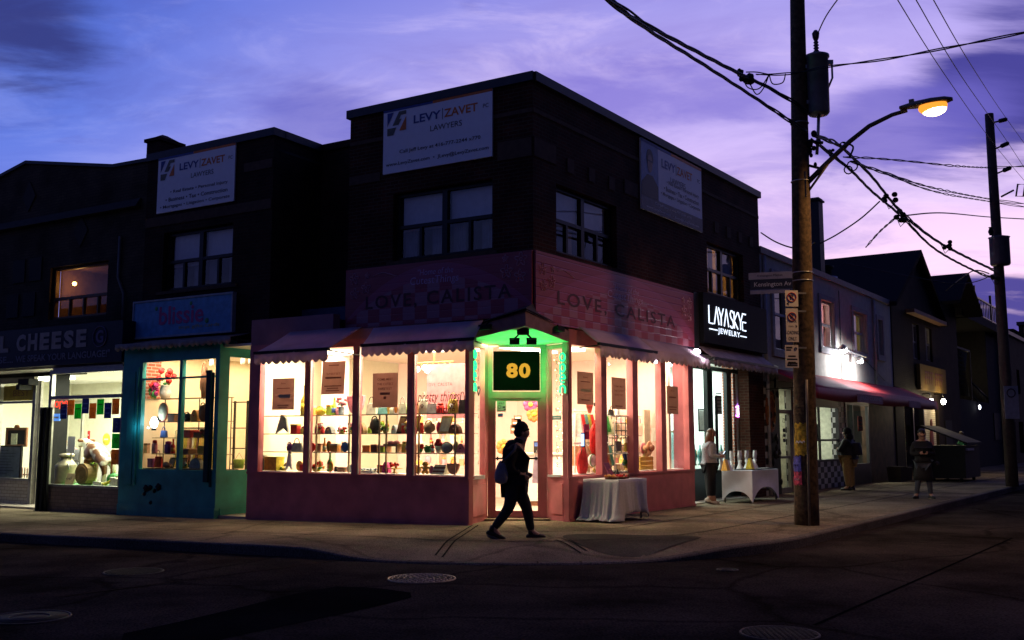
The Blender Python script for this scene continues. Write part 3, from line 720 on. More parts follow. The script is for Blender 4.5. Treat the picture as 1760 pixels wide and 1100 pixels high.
# ================================================================== pink shop signs
def flower(mb, x, z, r, y):
    pts = []
    for i in range(40):
        a = 2 * math.pi * i / 40; q = r * (.72 + .28 * math.cos(5 * a)); pts.append((x + q * math.sin(a), y, z + q * math.cos(a)))
    mb.tube(pts, .009, 4, True); mb.ringxz(x, y, z, r * .22, .008, 10)
def shop_sign(fr, x0, x1, z0, z1, label, flip):
    t = thing('shop_sign', label, 'sign', fr, ((x0 + x1) / 2, -.05, z0)); wd = x1 - x0
    m, n, l, b = nt('pink_checked_boards' + ('_b' if flip else ''))
    uv = n.new('ShaderNodeUVMap'); se = n.new('ShaderNodeSeparateXYZ'); l.new(uv.outputs[0], se.inputs[0])
    ck = n.new('ShaderNodeTexChecker'); ck.inputs['Scale'].default_value = 1; mp = n.new('ShaderNodeMapping'); mp.inputs['Scale'].default_value = (3.5, 3.9, 1); mp.inputs['Location'].default_value = (.2, .33, .5)
    l.new(uv.outputs[0], mp.inputs['Vector']); l.new(mp.outputs[0], ck.inputs['Vector'])
    ck.inputs['Color1'].default_value = (.36, .13, .18, 1); ck.inputs['Color2'].default_value = (.32, .035, .06, 1)
    def mt(op, a, bb):
        q = n.new('ShaderNodeMath'); q.operation = op
        for i, v in enumerate((a, bb)):
            if isinstance(v, (int, float)): q.inputs[i].default_value = v
            else: l.new(v, q.inputs[i])
        return q.outputs[0]
    X = se.outputs['X']; Z = se.outputs['Y']; cx = (x0 + x1) / 2
    nx = mt('DIVIDE', mt('SUBTRACT', X, cx), wd / 2)
    arch = mt('SUBTRACT', z0 + .86, mt('MULTIPLY', mt('MULTIPLY', nx, nx), .75))
    inside = mt('LESS_THAN', Z, arch)
    arch2 = mt('SUBTRACT', z1 - .05, mt('MULTIPLY', mt('MULTIPLY', nx, nx), .95)); in2 = mt('LESS_THAN', Z, arch2)
    mA = n.new('ShaderNodeMixRGB'); l.new(in2, mA.inputs[0]); mA.inputs[1].default_value = (.31, .04, .055, 1); mA.inputs[2].default_value = (.36, .06, .12, 1)
    mB = n.new('ShaderNodeMixRGB'); l.new(inside, mB.inputs[0]); l.new(mA.outputs[0], mB.inputs[1]); l.new(ck.outputs['Color'], mB.inputs[2])
    l.new(mB.outputs[0], b.inputs['Base Color']); b.inputs['Roughness'].default_value = .38
    wv = n.new('ShaderNodeMath'); wv.operation = 'PINGPONG'; wv.inputs[1].default_value = .075; l.new(Z, wv.inputs[0])
    bp = n.new('ShaderNodeBump'); bp.inputs['Strength'].default_value = .6 if flip else .15; bp.inputs['Distance'].default_value = .02
    sm = n.new('ShaderNodeMapRange'); sm.inputs['From Max'].default_value = .012; l.new(wv.outputs[0], sm.inputs['Value']); l.new(sm.outputs[0], bp.inputs['Height']); l.new(bp.outputs[0], b.inputs['Normal'])
    mb = MB(fr); mb.box(x0, x1, -.05, -.004, z0, z1); mb.build('panel', m, t)
    mb = MB(fr); k = len('LOVE, CALISTA')
    mb.text('LOVE, CALISTA', cx + (.05 if not flip else -.15), z0 + .46 + (0 if not flip else .04), -.056, h=.30, w=wd * (.78 if not flip else .74), bold=.012, spacing=1.25)
    mb.build('lettering', M('dark_sign_letters', (.10, .03, .035), .5), t)
    mb = MB(fr)
    mb.text('"Home of the', cx + .05, z0 + .98, -.055, h=.12, w=.82 if not flip else 1.1, shear=.15, rot=.0); mb.text('CutestThings', cx + .02, z0 + .80, -.055, h=.19, w=1.12 if not flip else 1.5, shear=.1)
    mb.build('script_lettering', M('lilac_letters', (.60, .35, .55), .5), t)
    mb = MB(fr)
    for dx, dz, r in ((.22, .98, .12), (.55, 1.02, .06), (.24, .68, .11), (.52, .78, .12)):
        flower(mb, x0 + dx, z0 + dz, r, -.054); flower(mb, x1 - dx, z0 + dz + .05, r * 1.1, -.054)
    pts = [(x0 + .7 + .1 * i, -.054, z0 + 1.0 + .05 * math.sin(i * .7)) for i in range(7)]; mb.tube(pts, .009, 4)
    mb.each('flower_outline', M('pale_pink_line', (.62, .30, .36), .5), t)
shop_sign(L, -4.30, -.005, 3.68, 4.86, 'pink checked shop sign board above the four bay windows of the gift shop', False)
shop_sign(R, .005, 6.60, 3.57, 4.86, 'pink checked shop sign on ridged boards between the brick corner and jewelry sign', True)

# ================================================================== lawyers' banners
def logo(mb1, mb2, mb3, x, z, s, y):
    """square mark of slanted bands"""
    q = lambda pts: [(x + a * s, z + b * s) for a, b in pts]
    mb1.pxz(q([(0, .42), (0, 1), (.33, 1)]), y - .003, y)
    mb2.pxz(q([(.28, .42), (.62, 1), (1, 1), (1, .84), (.72, .84), (.62, .66), (.75, .66), (.58, .42)]), y - .003, y)
    mb2.pxz(q([(0, 0), (0, .32), (.48, .32), (.32, 0)]), y - .003, y)
    mb3.pxz(q([(1, .15), (1, .74), (.64, .15)]), y - .003, y)
navy = M('navy_print', (.03, .06, .25), .5); orange = M('orange_print', (.62, .16, .03), .5); dk = M('dark_print', (.06, .06, .07), .5); olive = M('olive_print', (.12, .12, .09), .5)
bann = M('white_banner', (.80, .80, .84), .55, var=.03)
def banner(fr, x0, x1, z0, z1, label, lines, photo=False):
    t = thing('law_banner', label, 'banner', fr, ((x0 + x1) / 2, -.05, z0), 'law office banners on the brick fronts'); y = -.06
    mb = MB(fr); mb.box(x0, x1, -.055, -.022, z0, z1); mb.build('sheet', bann, t)
    w_ = x1 - x0; h_ = z1 - z0; xa = x0
    if photo:
        xa = x0 + w_ * .26; z0t = z0 + h_ * .20
    else: z0t = z0
    n_ = MB(fr); o_ = MB(fr); k_ = MB(fr); v_ = MB(fr); ww = x1 - xa
    n_.box(x0, x0 + w_ * .47, y, y + .004, z1 - .07, z1 - .005); o_.box(x0 + w_ * .47, x1, y, y + .004, z1 - .07, z1 - .005)
    zt = z1 - h_ * (.24 if not photo else .22)
    if not photo: logo(n_, v_, o_, x0 + w_ * .04, z1 - h_ * .42, w_ * .18, y); tx = x0 + w_ * .28
    else: tx = xa + ww * .06
    tw = x1 - w_ * .12 - tx if not photo else ww * .72
    n_.text('LEVY', tx + tw * .23, zt, y, h=h_ * .125, w=tw * .42, bold=.02); o_.text('ZAVET', tx + tw * .74, zt, y, h=h_ * .125, w=tw * .50, bold=.02)
    k_.box(tx + tw * .462, tx + tw * .47, y, y + .003, zt - h_ * .085, zt + h_ * .085); k_.text('PC', x1 - w_ * .055, zt - .01, y, h=h_ * .06)
    k_.text('LAWYERS', tx + tw * .52, zt - h_ * .19, y, h=h_ * .085, w=tw * .48)
    for s_, fz, fw, cx in lines: k_.text(s_, (xa + x1) / 2 + cx * ww, z0 + fz * h_, y, h=h_ * .07, w=ww * fw, bold=.012)
    n_.build('blue_print', navy, t); o_.build('orange_print', orange, t); k_.build('small_print', dk, t)
    if v_.f: v_.build('logo', olive, t)
    if photo:
        mb = MB(fr); mb.box(x0, xa, y, y + .003, z0t, z1); mb.build('portrait_backdrop', M('portrait_blue', (.16, .24, .42), .5), t)
        mb = MB(fr); cx = (x0 + xa) / 2
        mb.pxz([(x0, z0t), (xa - .02, z0t), (xa - .02, z0t + .3), (cx + .12, z0t + .5), (cx - .12, z0t + .5), (x0 + .02, z0t + .3)], y - .004, y - .001)
        mb.pxz([(cx + .16 * math.cos(a * .3142), z0t + .88 + .2 * math.sin(a * .3142)) for a in range(20)], y - .004, y - .001); mb.build('portrait_suit', M('portrait_dark', (.02, .02, .025), .5), t)
        mb = MB(fr); mb.pxz([(cx + .12 * math.cos(a * .3142), z0t + .76 + .2 * math.sin(a * .3142)) for a in range(20)], y - .007, y - .005); mb.build('portrait_face', M('portrait_skin', (.3, .19, .15), .5), t)
        mb = MB(fr); mb.box(cx - .12, cx - .01, y - .009, y - .008, z0t + .79, z0t + .83); mb.box(cx + .01, cx + .12, y - .009, y - .008, z0t + .79, z0t + .83); mb.build('portrait_glasses', dk, t)
        mb = MB(fr); mb.box(x0, x1, y, y + .003, z0, z0t); mb.build('dark_strip', M('banner_grey', (.10, .10, .13), .5), t)
        mb = MB(fr); mb.text('Call Jeff Levy at 416-777-2244 x770', (x0 + x1) / 2, z0 + h_ * .14, y - .003, h=h_ * .045, w=w_ * .6); mb.text('www.LevyZavet.com  •  JLevy@LevyZavet.com', (x0 + x1) / 2, z0 + h_ * .06, y - .003, h=h_ * .045, w=w_ * .86); mb.build('strip_print', bann, t)
three = [('• Real Estate • Personal Injury', .34, .74, .05), ('• Business • Tax • Construction', .215, .80, .02), ('• Mortgages • Litigation • Corporate', .09, .90, 0)]
banner(L, -3.40, -.84, 6.70, 8.02, 'law banner with phone number line, above the window of the corner building', [('Call Jeff Levy at 416-777-2244 x770', .30, .74, .03), ('www.LevyZavet.com  •  JLevy@LevyZavet.com', .13, .94, 0)])
banner(L, -10.06, -7.54, 6.69, 8.02, 'law banner with three bulleted lines above the teal shop', three)
banner(R, 4.08, 7.18, 6.40, 7.96, 'law banner with a portrait of a man in glasses', [(a, .26 + .78 * b, c, d) for a, b, c, d in three], True)

# ================================================================== awnings
def awning(fr, x0, x1, ytop, ztop, yf, zf, val, mat, label, bar=True, sc=.16, lab2=None, x0f=None, x1f=None, edge=None):
    t = thing('awning', label, 'awning', fr, ((x0 + x1) / 2, yf, zf - val)); mb = MB(fr); k = 8; x0f = x0 if x0f is None else x0f; x1f = x1 if x1f is None else x1f
    vs = []; 
    for i in range(k + 1):
        for j in range(5):
            q = j / 4; xx = (x0 + (x1 - x0) * i / k) * (1 - q) + (x0f + (x1f - x0f) * i / k) * q
            vs.append((xx, ytop + (yf - ytop) * q, ztop + (zf - ztop) * q - .035 * math.sin(q * math.pi) * (.6 + .4 * math.sin(i * 2.1))))
    fs = [(i * 5 + j, (i + 1) * 5 + j, (i + 1) * 5 + j + 1, i * 5 + j + 1) for i in range(k) for j in range(4)]
    mb.add(vs, fs, True); cv = mb.build('canvas', mat, t); so_ = cv.modifiers.new('s', 'SOLIDIFY'); so_.thickness = .008
    mb = MB(fr); nsc = max(3, int(abs(x1f - x0f) / sc)); top_ = []; bot = []
    for i in range(nsc * 8 + 1):
        x = x0f + (x1f - x0f) * i / (nsc * 8); top_.append((x, yf - .012 + .01 * math.sin(i * .35), zf)); bot.append((x, yf - .02 + .025 * math.sin(i * .23), zf - val + .055 * (1 - abs(math.sin(math.pi * i / 8)))))
    m_ = len(top_); mb.add(top_ + bot, [(i, i + 1, m_ + i + 1, m_ + i) for i in range(m_ - 1)], True)
    va = mb.build('valance', mat, t); so_ = va.modifiers.new('s', 'SOLIDIFY'); so_.thickness = .006
    if edge:
        mb = MB(fr); mb.tube([(b[0], b[1] - .006, b[2]) for b in bot], .008, 4); mb.build('valance_trim', edge, va)
    mb = MB(fr)
    if bar: mb.box(min(x0f, x1f) - .02, max(x0f, x1f) + .02, yf - .03, yf + .03, zf - .03, zf + .025)
    mb.tube([(x0 + .04, ytop + .0, zf - .05), (x0f + .05, yf + .03, zf - .02)], .014, 6); mb.tube([(x1 - .04, ytop, zf - .05), (x1f - .05, yf + .03, zf - .02)], .014, 6)
    mb.tube([((x0 + x1) / 2, ytop, zf - .1), ((x0f + x1f) / 2 + .4, yf + .03, zf - .04)], .014, 6)
    mb.build('awning_frame', blackm, t)
    return t
aw = M('mauve_canvas', (.58, .46, .55), .75, var=.12, scale=2.5, bump=.1, trans=.35)
awning(L, -5.42, -3.57, -.41, 3.64, -1.36, 3.15, .24, aw, 'mauve scalloped awning beside the teal shop, deepest of the four')
awning(L, -3.28, -.80, -.41, 3.60, -.78, 3.24, .22, aw, 'mauve scalloped awning beside the green-lit shop doorway', x0f=-3.25, x1f=-.74)
awning(R, 1.50, 3.82, -.01, 3.64, -.47, 3.27, .25, aw, 'mauve scalloped awning above the cloth covered table')
awning(R, 3.86, 6.5, -.01, 3.62, -.44, 3.29, .22, aw, 'mauve scalloped awning beside the black jewelry sign', bar=False)
awning(R, 6.85, 10.9, -.02, 3.66, -.40, 3.36, .2, M('dusty_purple_canvas', (.26, .20, .24), .8, var=.25, scale=4), 'dusty purple awning under the black jewelry sign', sc=.2)
# ================================================================== jewelry sign
t = thing('jewelry_sign', 'black box sign with glowing white jewelry shop lettering', 'sign', R, (8.9, -.12, 3.7))
mb = MB(R); mb.box(6.9, 10.92, -.16, -.002, 3.74, 4.92); mb.build('box', black, t)
gl = E('white_letter_glow', (.74, .84, 1), 1.7); mb = MB(R)
xa, za = R.P(1219, 556, -.17); xb, zb = R.P(1282, 560, -.17)
def stroke(pts, r=.019): mb.tube([(xa + (xb - xa) * u, -.165, 4.22 + .42 * v) for u, v in pts], r, 6)
def let(x, wd, ps): [stroke([(x + wd * a, b) for a, b in p]) for p in ps]
let(0.0, .10, [[(0, 1), (0, 0), (1, 0)]]); let(.135, .12, [[(0, 0), (.5, 1), (1, 0)]]); let(.25, .13, [[(0, 1), (.5, .45), (1, 1)], [(.5, .45), (.5, 0)]]); let(.395, .12, [[(0, 0), (.5, 1), (1, 0)]])
let(.56, .09, [[(1, .9), (.7, 1), (.3, 1), (0, .8), (.2, .6), (.8, .42), (1, .2), (.7, 0), (.3, 0), (0, .1)]]); let(.67, .10, [[(0, 0), (0, 1)], [(1, 1), (0, .45), (1, 0)]])
let(.785, .13, [[(0, 1), (.5, .45), (1, 1)], [(.5, .45), (.5, 0)]]); let(.905, .095, [[(0, 1), (1, 1)], [(1, .5), (0, .5), (0, 0), (1, 0)]])
zt = 4.02
mb.tube([(xa, -.175, zt + .06), (xa + (xb - xa) * .2, -.175, zt + .06)], .014, 6); mb.tube([(xa + (xb - xa) * .83, -.175, zt + .04), (xb, -.175, zt + .04)], .014, 6)
mb.text('JEWELRY', (xa + xb) / 2 + .03, zt + .04, -.18, h=.17, w=(xb - xa) * .6, bold=.03, spacing=1.3)
mb.build('lettering', gl, t)
mb = MB(R); mb.box(6.62, 6.88, -.05, -.003, 3.6, 4.9); mb.build('side_panel', M('dark_pilaster', (.03, .028, .03), .5), t)
# ================================================================== teal shop building
TB = thing('teal_shop_building', 'brown brick two storey building with a teal bay shopfront', 'building', L, (-8.45, 0, 0))
OT = (-9.83, -7.59, 4.86, 6.22)
mb = MB(L); mb.wall(-10.49, -6.43, 3.62, 8.0, [OT], 0, .26); mb.box(-6.69, -6.43, .26, 7, 3.62, 8.0); mb.box(-10.49, -10.25, .26, 7, -.2, 8.0)
mb.build('wall', brick_b, TB)
mb = MB(L); mb.box(-10.49, -6.43, .02, 7, 7.7, 7.75); mb.build('roof', roofm, TB)
mb = MB(L); mb.box(-10.5, -6.38, -.06, .3, 8.0, 8.17); mb.box(-6.7, -6.37, .3, 7, 8.0, 8.168); mb.build('coping', capm, TB)
mb = MB(L); mb.box(-10.47, -6.45, -.02, 0, 6.4, 6.62); mb.box(-7.3, -6.45, -.018, 0, 7.3, 7.5); mb.box(-10.0, -7.4, -.035, 0, 4.78, 4.85); mb.each('brick_band', stone, TB)
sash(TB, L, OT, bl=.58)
mb = MB(L); mb.box(-10.95, -10.5, .3, 1.0, 7.7, 8.62); mb.box(-11.0, -10.45, .25, 1.05, 8.62, 8.70); mb.hull([(-10.95, .3, 8.70), (-10.5, .3, 8.70), (-10.5, 1, 8.70), (-10.95, 1, 8.70)], [(-10.8, .55, 8.85), (-10.7, .55, 8.85), (-10.7, .7, 8.85), (-10.8, .7, 8.85)]); mb.build('chimney', brick_b, TB)
# bay
BY = -.42
mb = MB(L)
mb.box(-10.49, -7.40, BY, BY + .1, -.4, .84); mb.box(-10.49, -7.40, BY - .02, BY - .002, -.4, .06)
mb.box(-7.50, -7.40, BY + .1, 1.4, -.4, .84); mb.box(-7.42, -7.38, BY + .12, 1.4, -.4, .06)
mb.box(-10.49, -9.84, BY, BY + .1, .84, 3.5); mb.box(-7.52, -7.40, BY, BY + .1, .84, 3.5)
mb.box(-9.84, -7.52, BY, BY + .1, 3.2, 3.5); mb.box(-8.62, -8.53, BY - .01, BY + .09, .84, 3.2)
mb.box(-9.84, -8.62, BY, BY + .06, 2.80, 2.84); mb.box(-8.53, -7.52, BY, BY + .06, 2.80, 2.84)
mb.box(-7.49, -7.40, BY + .1, BY + .28, .84, 3.5); mb.box(-7.49, -7.40, .66, .78, .84, 3.5); mb.box(-7.49, -7.40, BY + .28, .66, 3.25, 3.5)
mb.box(-10.25, -10.02, BY - .05, BY - .002, .5, 3.0); mb.box(-9.99, -9.92, BY - .04, BY - .002, .5, 3.1)
mb.box(-7.395, -7.36, .62, .70, .3, 2.3)
mb.box(-10.49, -7.35, BY + .1, .0, 3.5, 3.6)
mb.build('bay_front', teal, TB)
mb = MB(L); mb.box(-7.74, -7.60, BY - .05, BY - .004, .6, 2.95); mb.box(-7.58, -7.53, BY - .03, BY - .002, .5, 2.9); mb.build('shutter_roll', M('black_teal', (.006, .03, .035), .4), TB)
mb = MB(L); mb.quad((-9.84, BY + .05, .84), (-7.52, BY + .05, .84), (-7.52, BY + .05, 3.2), (-9.84, BY + .05, 3.2)); mb.quad((-7.45, BY + .28, .84), (-7.45, .66, .84), (-7.45, .66, 3.25), (-7.45, BY + .28, 3.25)); mb.each('shop_window', gls, TB)
mb = MB(L)
for x, z, s in ((-9.55, .42, .09), (-9.42, .44, .07), (-9.28, .38, .06), (-9.15, .46, .09), (-9.38, .12, .05), (-9.6, .3, .05)): mb.ball((x, BY - .01, z), s, .015, s * .8, 9, 6, .25, int(s * 1000))
mb.build('dark_graffiti', black, TB)
tealroom = M('warm_cream_wall', (.82, .68, .48), .6, var=.05)
mb = MB(L); mb.box(-10.25, -6.6, 4.2, 4.3, -.2, 3.5); mb.box(-10.24, -10.2, BY + .1, 4.2, -.2, 3.5); mb.box(-6.62, -6.53, -.3, 4.2, -.2, 3.5)
mb.build('inner_wall', tealroom, TB)
mb = MB(L); mb.box(-10.25, -6.55, BY + .1, 4.2, 3.44, 3.49); mb.build('ceiling', white, TB)
mb = MB(L); mb.box(-10.25, -6.55, BY + .1, 4.2, -.16, -.08); mb.build('floor', floor_m, TB)
mb = MB(L); mb.wall(-7.4, -6.6, -.1, 3.44, [(-7.25, -6.72, 0.0, 2.3)], 1.3, 1.36); mb.build('doorway', teal, TB)
mb = MB(L); mb.box(-10.2, -10.16, -.28, .35, 2.4, 3.42); mb.build('inner_brick', brick_r, TB)
mb = MB(L); mb.tube([(-9.4, .8, 3.36), (-7.6, .8, 3.36)], .015, 6); mb.build('lamp_track', blackm, TB)
for x in (-9.0, -8.5, -8.0, -7.75):
    mb = MB(L); mb.lathe(x, .8, [(.05, 3.16), (.055, 3.2), (.04, 3.33)], 10); mb.build('track_lamp', M('white_lamp_body', (.7, .65, .6), .4), TB)
area('added_window_fill', L, -8.7, -.25, 3.38, 2.1, .1, 60, (1, .78, .5), R_(35)); area('teal_shop_light', L, -8.7, .9, 3.4, 2.2, 1.2, 70, (1, .74, .42)); area('teal_shop_light', L, -8.6, 2.8, 3.4, 2.4, 1.6, 95, (1, .78, .48)); area('teal_doorway_light', L, -7.0, 2.0, 3.3, .6, 1, 14, (1, .8, .55))  # the strip at the window head is an added fill lamp
t = thing('accent_lamp', 'bright white accent lamp at the cheese shop side of the teal window', 'lamp', L, (-9.66, -.22, 1.72))
mb = MB(L); mb.ball((-9.66, -.20, 1.86), .11, .06, .13, 12, 8); mb.build('bulb', E('white_blue_glow', (.75, .9, 1), 14), t)
mb = MB(L); mb.lathe(-9.66, -.20, [(.06, 1.69), (.05, 1.72), (.03, 1.75)], 10); mb.build('base', blackm, t)
point('accent_light', L.W(-9.9, BY - .16, 1.75), 1.3, (.25, .75, 1), .03)
# teal shop sign + awning
t = thing('teal_shop_sign', 'blue sign panel with pink bubble lettering above the teal shop', 'sign', L, (-9.0, -.08, 3.82))
mb = MB(L); mb.box(-10.62, -7.44, -.10, -.02, 3.82, 4.62); mb.build('panel', M('sky_blue_panel', (.13, .33, .55), .5), t)
mb = MB(L); 
for a in ((-10.66, -7.40, 4.62, 4.66), (-10.66, -7.40, 3.78, 3.82), (-10.66, -10.62, 3.82, 4.62), (-7.44, -7.40, 3.82, 4.62)): mb.box(a[0], a[1], -.12, -.015, a[2], a[3])
mb.build('frame', M('pale_frame', (.35, .38, .42), .5), t)
mb = MB(L); mb.text('blissie', -9.03, 4.27, -.106, h=.42, w=1.45, bold=.02); mb.build('lettering', M('pink_print', (.50, .08, .22), .5), t)
mb = MB(L)
for x, z, r in ((-9.86, 4.45, .05), (-8.72, 4.50, .045), (-8.2, 4.08, .06)): mb.ball((x, -.105, z), r, .01, r, 10, 6)
mb.build('green_dot', M('green_print', (.10, .35, .12), .5), t)
mb = MB(L); mb.text('toys gifts cards', -8.45, 3.97, -.106, h=.10, w=1.3); mb.build('small_print', M('yellow_print', (.55, .42, .1), .5), t)
awning(L, -10.62, -6.95, -.02, 3.74, -.56, 3.62, .16, M('faded_cream_canvas', (.42, .34, .30), .8, var=.2, scale=5, trans=.3), 'faded cream scalloped awning over the teal shop window', bar=False, sc=.17)
# ---- recessed building between the two
t = thing('recessed_building', 'dark recessed brick wall between the corner building and the teal shop', 'building', L, (-5.36, 1.5, 0)); RB = t
mb = MB(L); mb.wall(-6.42, -4.31, 3.86, 8.0, [(-5.55, -4.75, 5.0, 6.2)], 1.5, 1.7); mb.box(-6.43, -4.31, 1.44, 1.8, 8.0, 8.16); mb.build('wall', brick_b, t)
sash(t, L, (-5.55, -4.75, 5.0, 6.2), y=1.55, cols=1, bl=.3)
mb = MB(L); mb.box(-6.35, -4.75, .9, 1.2, 3.9, 4.3); mb.build('roof_duct', M('blue_grey_duct', (.06, .07, .14), .5), t)

# ================================================================== cheese shop building
CS = thing('cheese_building', 'pale brick building with low gabled parapet over the cheese shop', 'building', L, (-14, 0, 0))
OC = (-14.05, -11.8, 4.46, 5.78)
mb = MB(L); mb.wall(-19.5, -10.51, 4.22, 7.55, [OC], .02, .3)
mb.pxz([(-19.5, 7.55), (-10.51, 7.55), (-10.51, 8.02), (-11.75, 8.05), (-15.3, 8.66), (-19.5, 7.85)], .02, .3)
mb.box(-10.75, -10.51, .3, 7, -.25, 7.8); mb.build('wall', brick_y, CS)
mb = MB(L); mb.hull([(-10.51, -.04, 8.02), (-10.51, .36, 8.02), (-11.75, .36, 8.05), (-11.75, -.04, 8.05)], [(-10.51, -.04, 8.1), (-10.51, .36, 8.1), (-11.75, .36, 8.13), (-11.75, -.04, 8.13)])
mb.hull([(-11.75, -.04, 8.05), (-11.75, .36, 8.05), (-15.3, .36, 8.66), (-15.3, -.04, 8.66)], [(-11.75, -.04, 8.13), (-11.75, .36, 8.13), (-15.3, .36, 8.74), (-15.3, -.04, 8.74)])
mb.hull([(-15.3, -.04, 8.66), (-15.3, .36, 8.66), (-19.5, .36, 7.85), (-19.5, -.04, 7.85)], [(-15.3, -.04, 8.74), (-15.3, .36, 8.74), (-19.5, .36, 7.93), (-19.5, -.04, 7.93)]); mb.build('coping', capm, CS)
mb = MB(L)
for x, z in ((-15.1, 7.75), (-12.9, 6.6)): mb.pxz([(x - .28, z), (x, z - .4), (x + .28, z), (x, z + .4)], -.01, .018)
for x in (-15.6, -14.9): mb.box(x, x + .5, -.01, .018, 5.5, 6.1); mb.box(x - .2, x + .3, -.01, .018, 4.6, 5.2)
mb.hull([(-19.5, -.14, 6.95), (-10.7, -.14, 6.95), (-10.7, .018, 6.95), (-19.5, .018, 6.95)], [(-19.5, -.02, 7.16), (-10.7, -.02, 7.16), (-10.7, .018, 7.16), (-19.5, .018, 7.16)])
mb.build('brick_ornament', M('dark_ornament', (.03, .026, .024), .8), CS)
mb = MB(L); mb.tube([(-11.35, -.03, 6.3), (-11.35, -.03, 5.3), (-11.1, -.05, 4.9), (-11.08, -.05, 4.25)], .035, 8); mb.build('downpipe', M('pale_pipe', (.14, .13, .13), .5), CS)
wc = sash(CS, L, OC, y=.14, cols=1, lower='none', bl=0, curtains=False, split=.40, room=M('brown_room', (.16, .085, .05), .8), frame=M('brown_frame', (.16, .09, .05), .5))
mb = MB(L)
for i in range(1, 4): mb.box(OC[0] + .07 + i * .55, OC[0] + .11 + i * .55, .145, .22, OC[2] + .07, OC[2] + .5)
mb.build('sash_bar', M('tan_sash', (.22, .14, .08), .5), wc)
mb = MB(L); mb.ball((-13.75, .5, 5.42), .05, .05, .05, 8, 6); mb.build('lamp_bulb', E('amber_lamp', (1, .5, .08), 30), wc)
point('upstairs_amber', L.W(-13.6, .55, 5.4), 5, (1, .5, .15), .06)
# cheese shopfront
YC = -.35
mb = MB(L); mb.box(-13.25, -10.52, YC, YC + .2, -.5, .38); mb.build('brick_base', brick_n, CS)
mb = MB(L); mb.box(-19.5, -15.12, .5, .7, -.4, .42); mb.build('white_brick_base', brick_w, CS)
mb = MB(L)
mb.box(-13.3, -13.2, YC, YC + .1, .38, 3.15); mb.box(-10.62, -10.52, YC, YC + .1, .38, 3.15); mb.box(-13.2, -10.62, YC - .02, YC + .1, 2.44, 2.52); mb.box(-13.2, -10.62, YC, YC + .1, 3.05, 3.2); mb.box(-13.2, -10.62, YC - .01, YC + .1, .38, .43)
mb.box(-19.5, -15.12, .48, .6, .42, .48); mb.box(-19.5, -15.1, .5, .6, 2.42, 2.48); mb.box(-15.2, -15.08, .48, .62, -.2, 3.0); mb.box(-19.5, -15.2, .5, .6, 2.95, 3.1)
mb.box(-16.72, -16.66, .5, .6, .48, 2.95)
mb.build('shopfront_frame', alum, CS)
mb = MB(L); mb.quad((-13.2, YC + .05, .43), (-10.62, YC + .05, .43), (-10.62, YC + .05, 3.05), (-13.2, YC + .05, 3.05)); mb.quad((-19.5, .55, .48), (-15.2, .55, .48), (-15.2, .55, 2.95), (-19.5, .55, 2.95)); mb.each('shop_window', gls, CS)
# recessed door, half open folding shutter post
mb = MB(L); mb.box(-15.05, -14.97, .55, .62, -.15, 3.0); mb.box(-14.1, -14.0, .55, .62, -.15, 3.0); mb.box(-14.97, -14.1, .55, .62, 2.15, 2.25); dr = mb.build('door', alum, CS)
mb = MB(L); mb.quad((-14.97, .58, -.1), (-14.1, .58, -.1), (-14.1, .58, 2.9), (-14.97, .58, 2.9)); mb.build('pane', gls, dr)
mb = MB(L); mb.box(-14.95, -14.12, .52, .55, .95, 1.0); mb.build('handle', alum, dr)
mb = MB(L); mb.box(-14.0, -13.9, .2, .62, -.15, 3.1); mb.box(-13.3, -10.5, .1, .12, 3.2, 4.2); mb.box(-19.5, -13.2, .45, .6, 3.1, 4.2); mb.build('side_panel', black, CS)
mb = MB(L); mb.box(-15.35, -14.9, .15, .42, 2.86, 3.02); mb.box(-15.35, -15.2, .1, .45, 2.75, 2.88); mb.build('security_camera', blackm, CS)
chw = M('cool_cream_wall', (.74, .74, .60), .6, var=.05)
mb = MB(L); mb.box(-19.6, -10.76, 4.6, 4.7, -.3, 3.3); mb.box(-10.78, -10.755, YC + .2, 4.6, -.3, 3.2); mb.box(-19.6, -19.5, .6, 4.6, -.3, 3.3)
mb.build('inner_wall', chw, CS)
mb = MB(L); mb.box(-19.5, -10.76, YC + .1, 4.6, 3.2, 3.26); mb.build('ceiling', white, CS)
mb = MB(L); mb.box(-19.5, -10.76, YC + .2, 4.6, -.3, -.16); mb.build('floor', floor_m, CS)
mb = MB(L); mb.box(-12.3, -11.1, -.1, .25, 3.10, 3.16); mb.box(-12.2, -10.9, 2.2, 2.5, 3.10, 3.16); mb.box(-17, -15.5, 1.6, 1.9, 3.1, 3.16); mb.each('fluorescent_lamp', E('fluorescent', (.97, 1, .82), 7), CS)
area('cheese_light', L, -12.3, .8, 3.08, 2.2, 1.4, 200, (.96, 1, .72)); area('cheese_light', L, -14.5, 3.0, 3.08, 3.4, 1.5, 420, (.97, 1, .78)); area('cheese_light', L, -16.3, 2.0, 3.08, 3, 1.6, 150, (.98, 1, .78))
mb = MB(L); mb.box(-17.0, -14.6, 2.7, 3.3, -.2, .95); mb.build('counter', M('counter_white', (.6, .62, .58), .4), CS)
mb = MB(L); mb.box(-15.2, -15.14, 1.35, 1.41, -.16, 2.5); mb.box(-14.4, -14.34, 1.35, 1.41, -.16, 2.5); mb.box(-15.14, -14.4, 1.36, 1.40, .9, .95); mb.box(-15.14, -14.4, 1.36, 1.40, 2.44, 2.5); mb.build('fridge_frame', alum, CS)
area('added_window_fill', L, -11.9, YC + .16, 2.98, 2.4, .1, 45, (.98, 1, .80), R_(30))  # fill lamp added to brighten the cow and window display
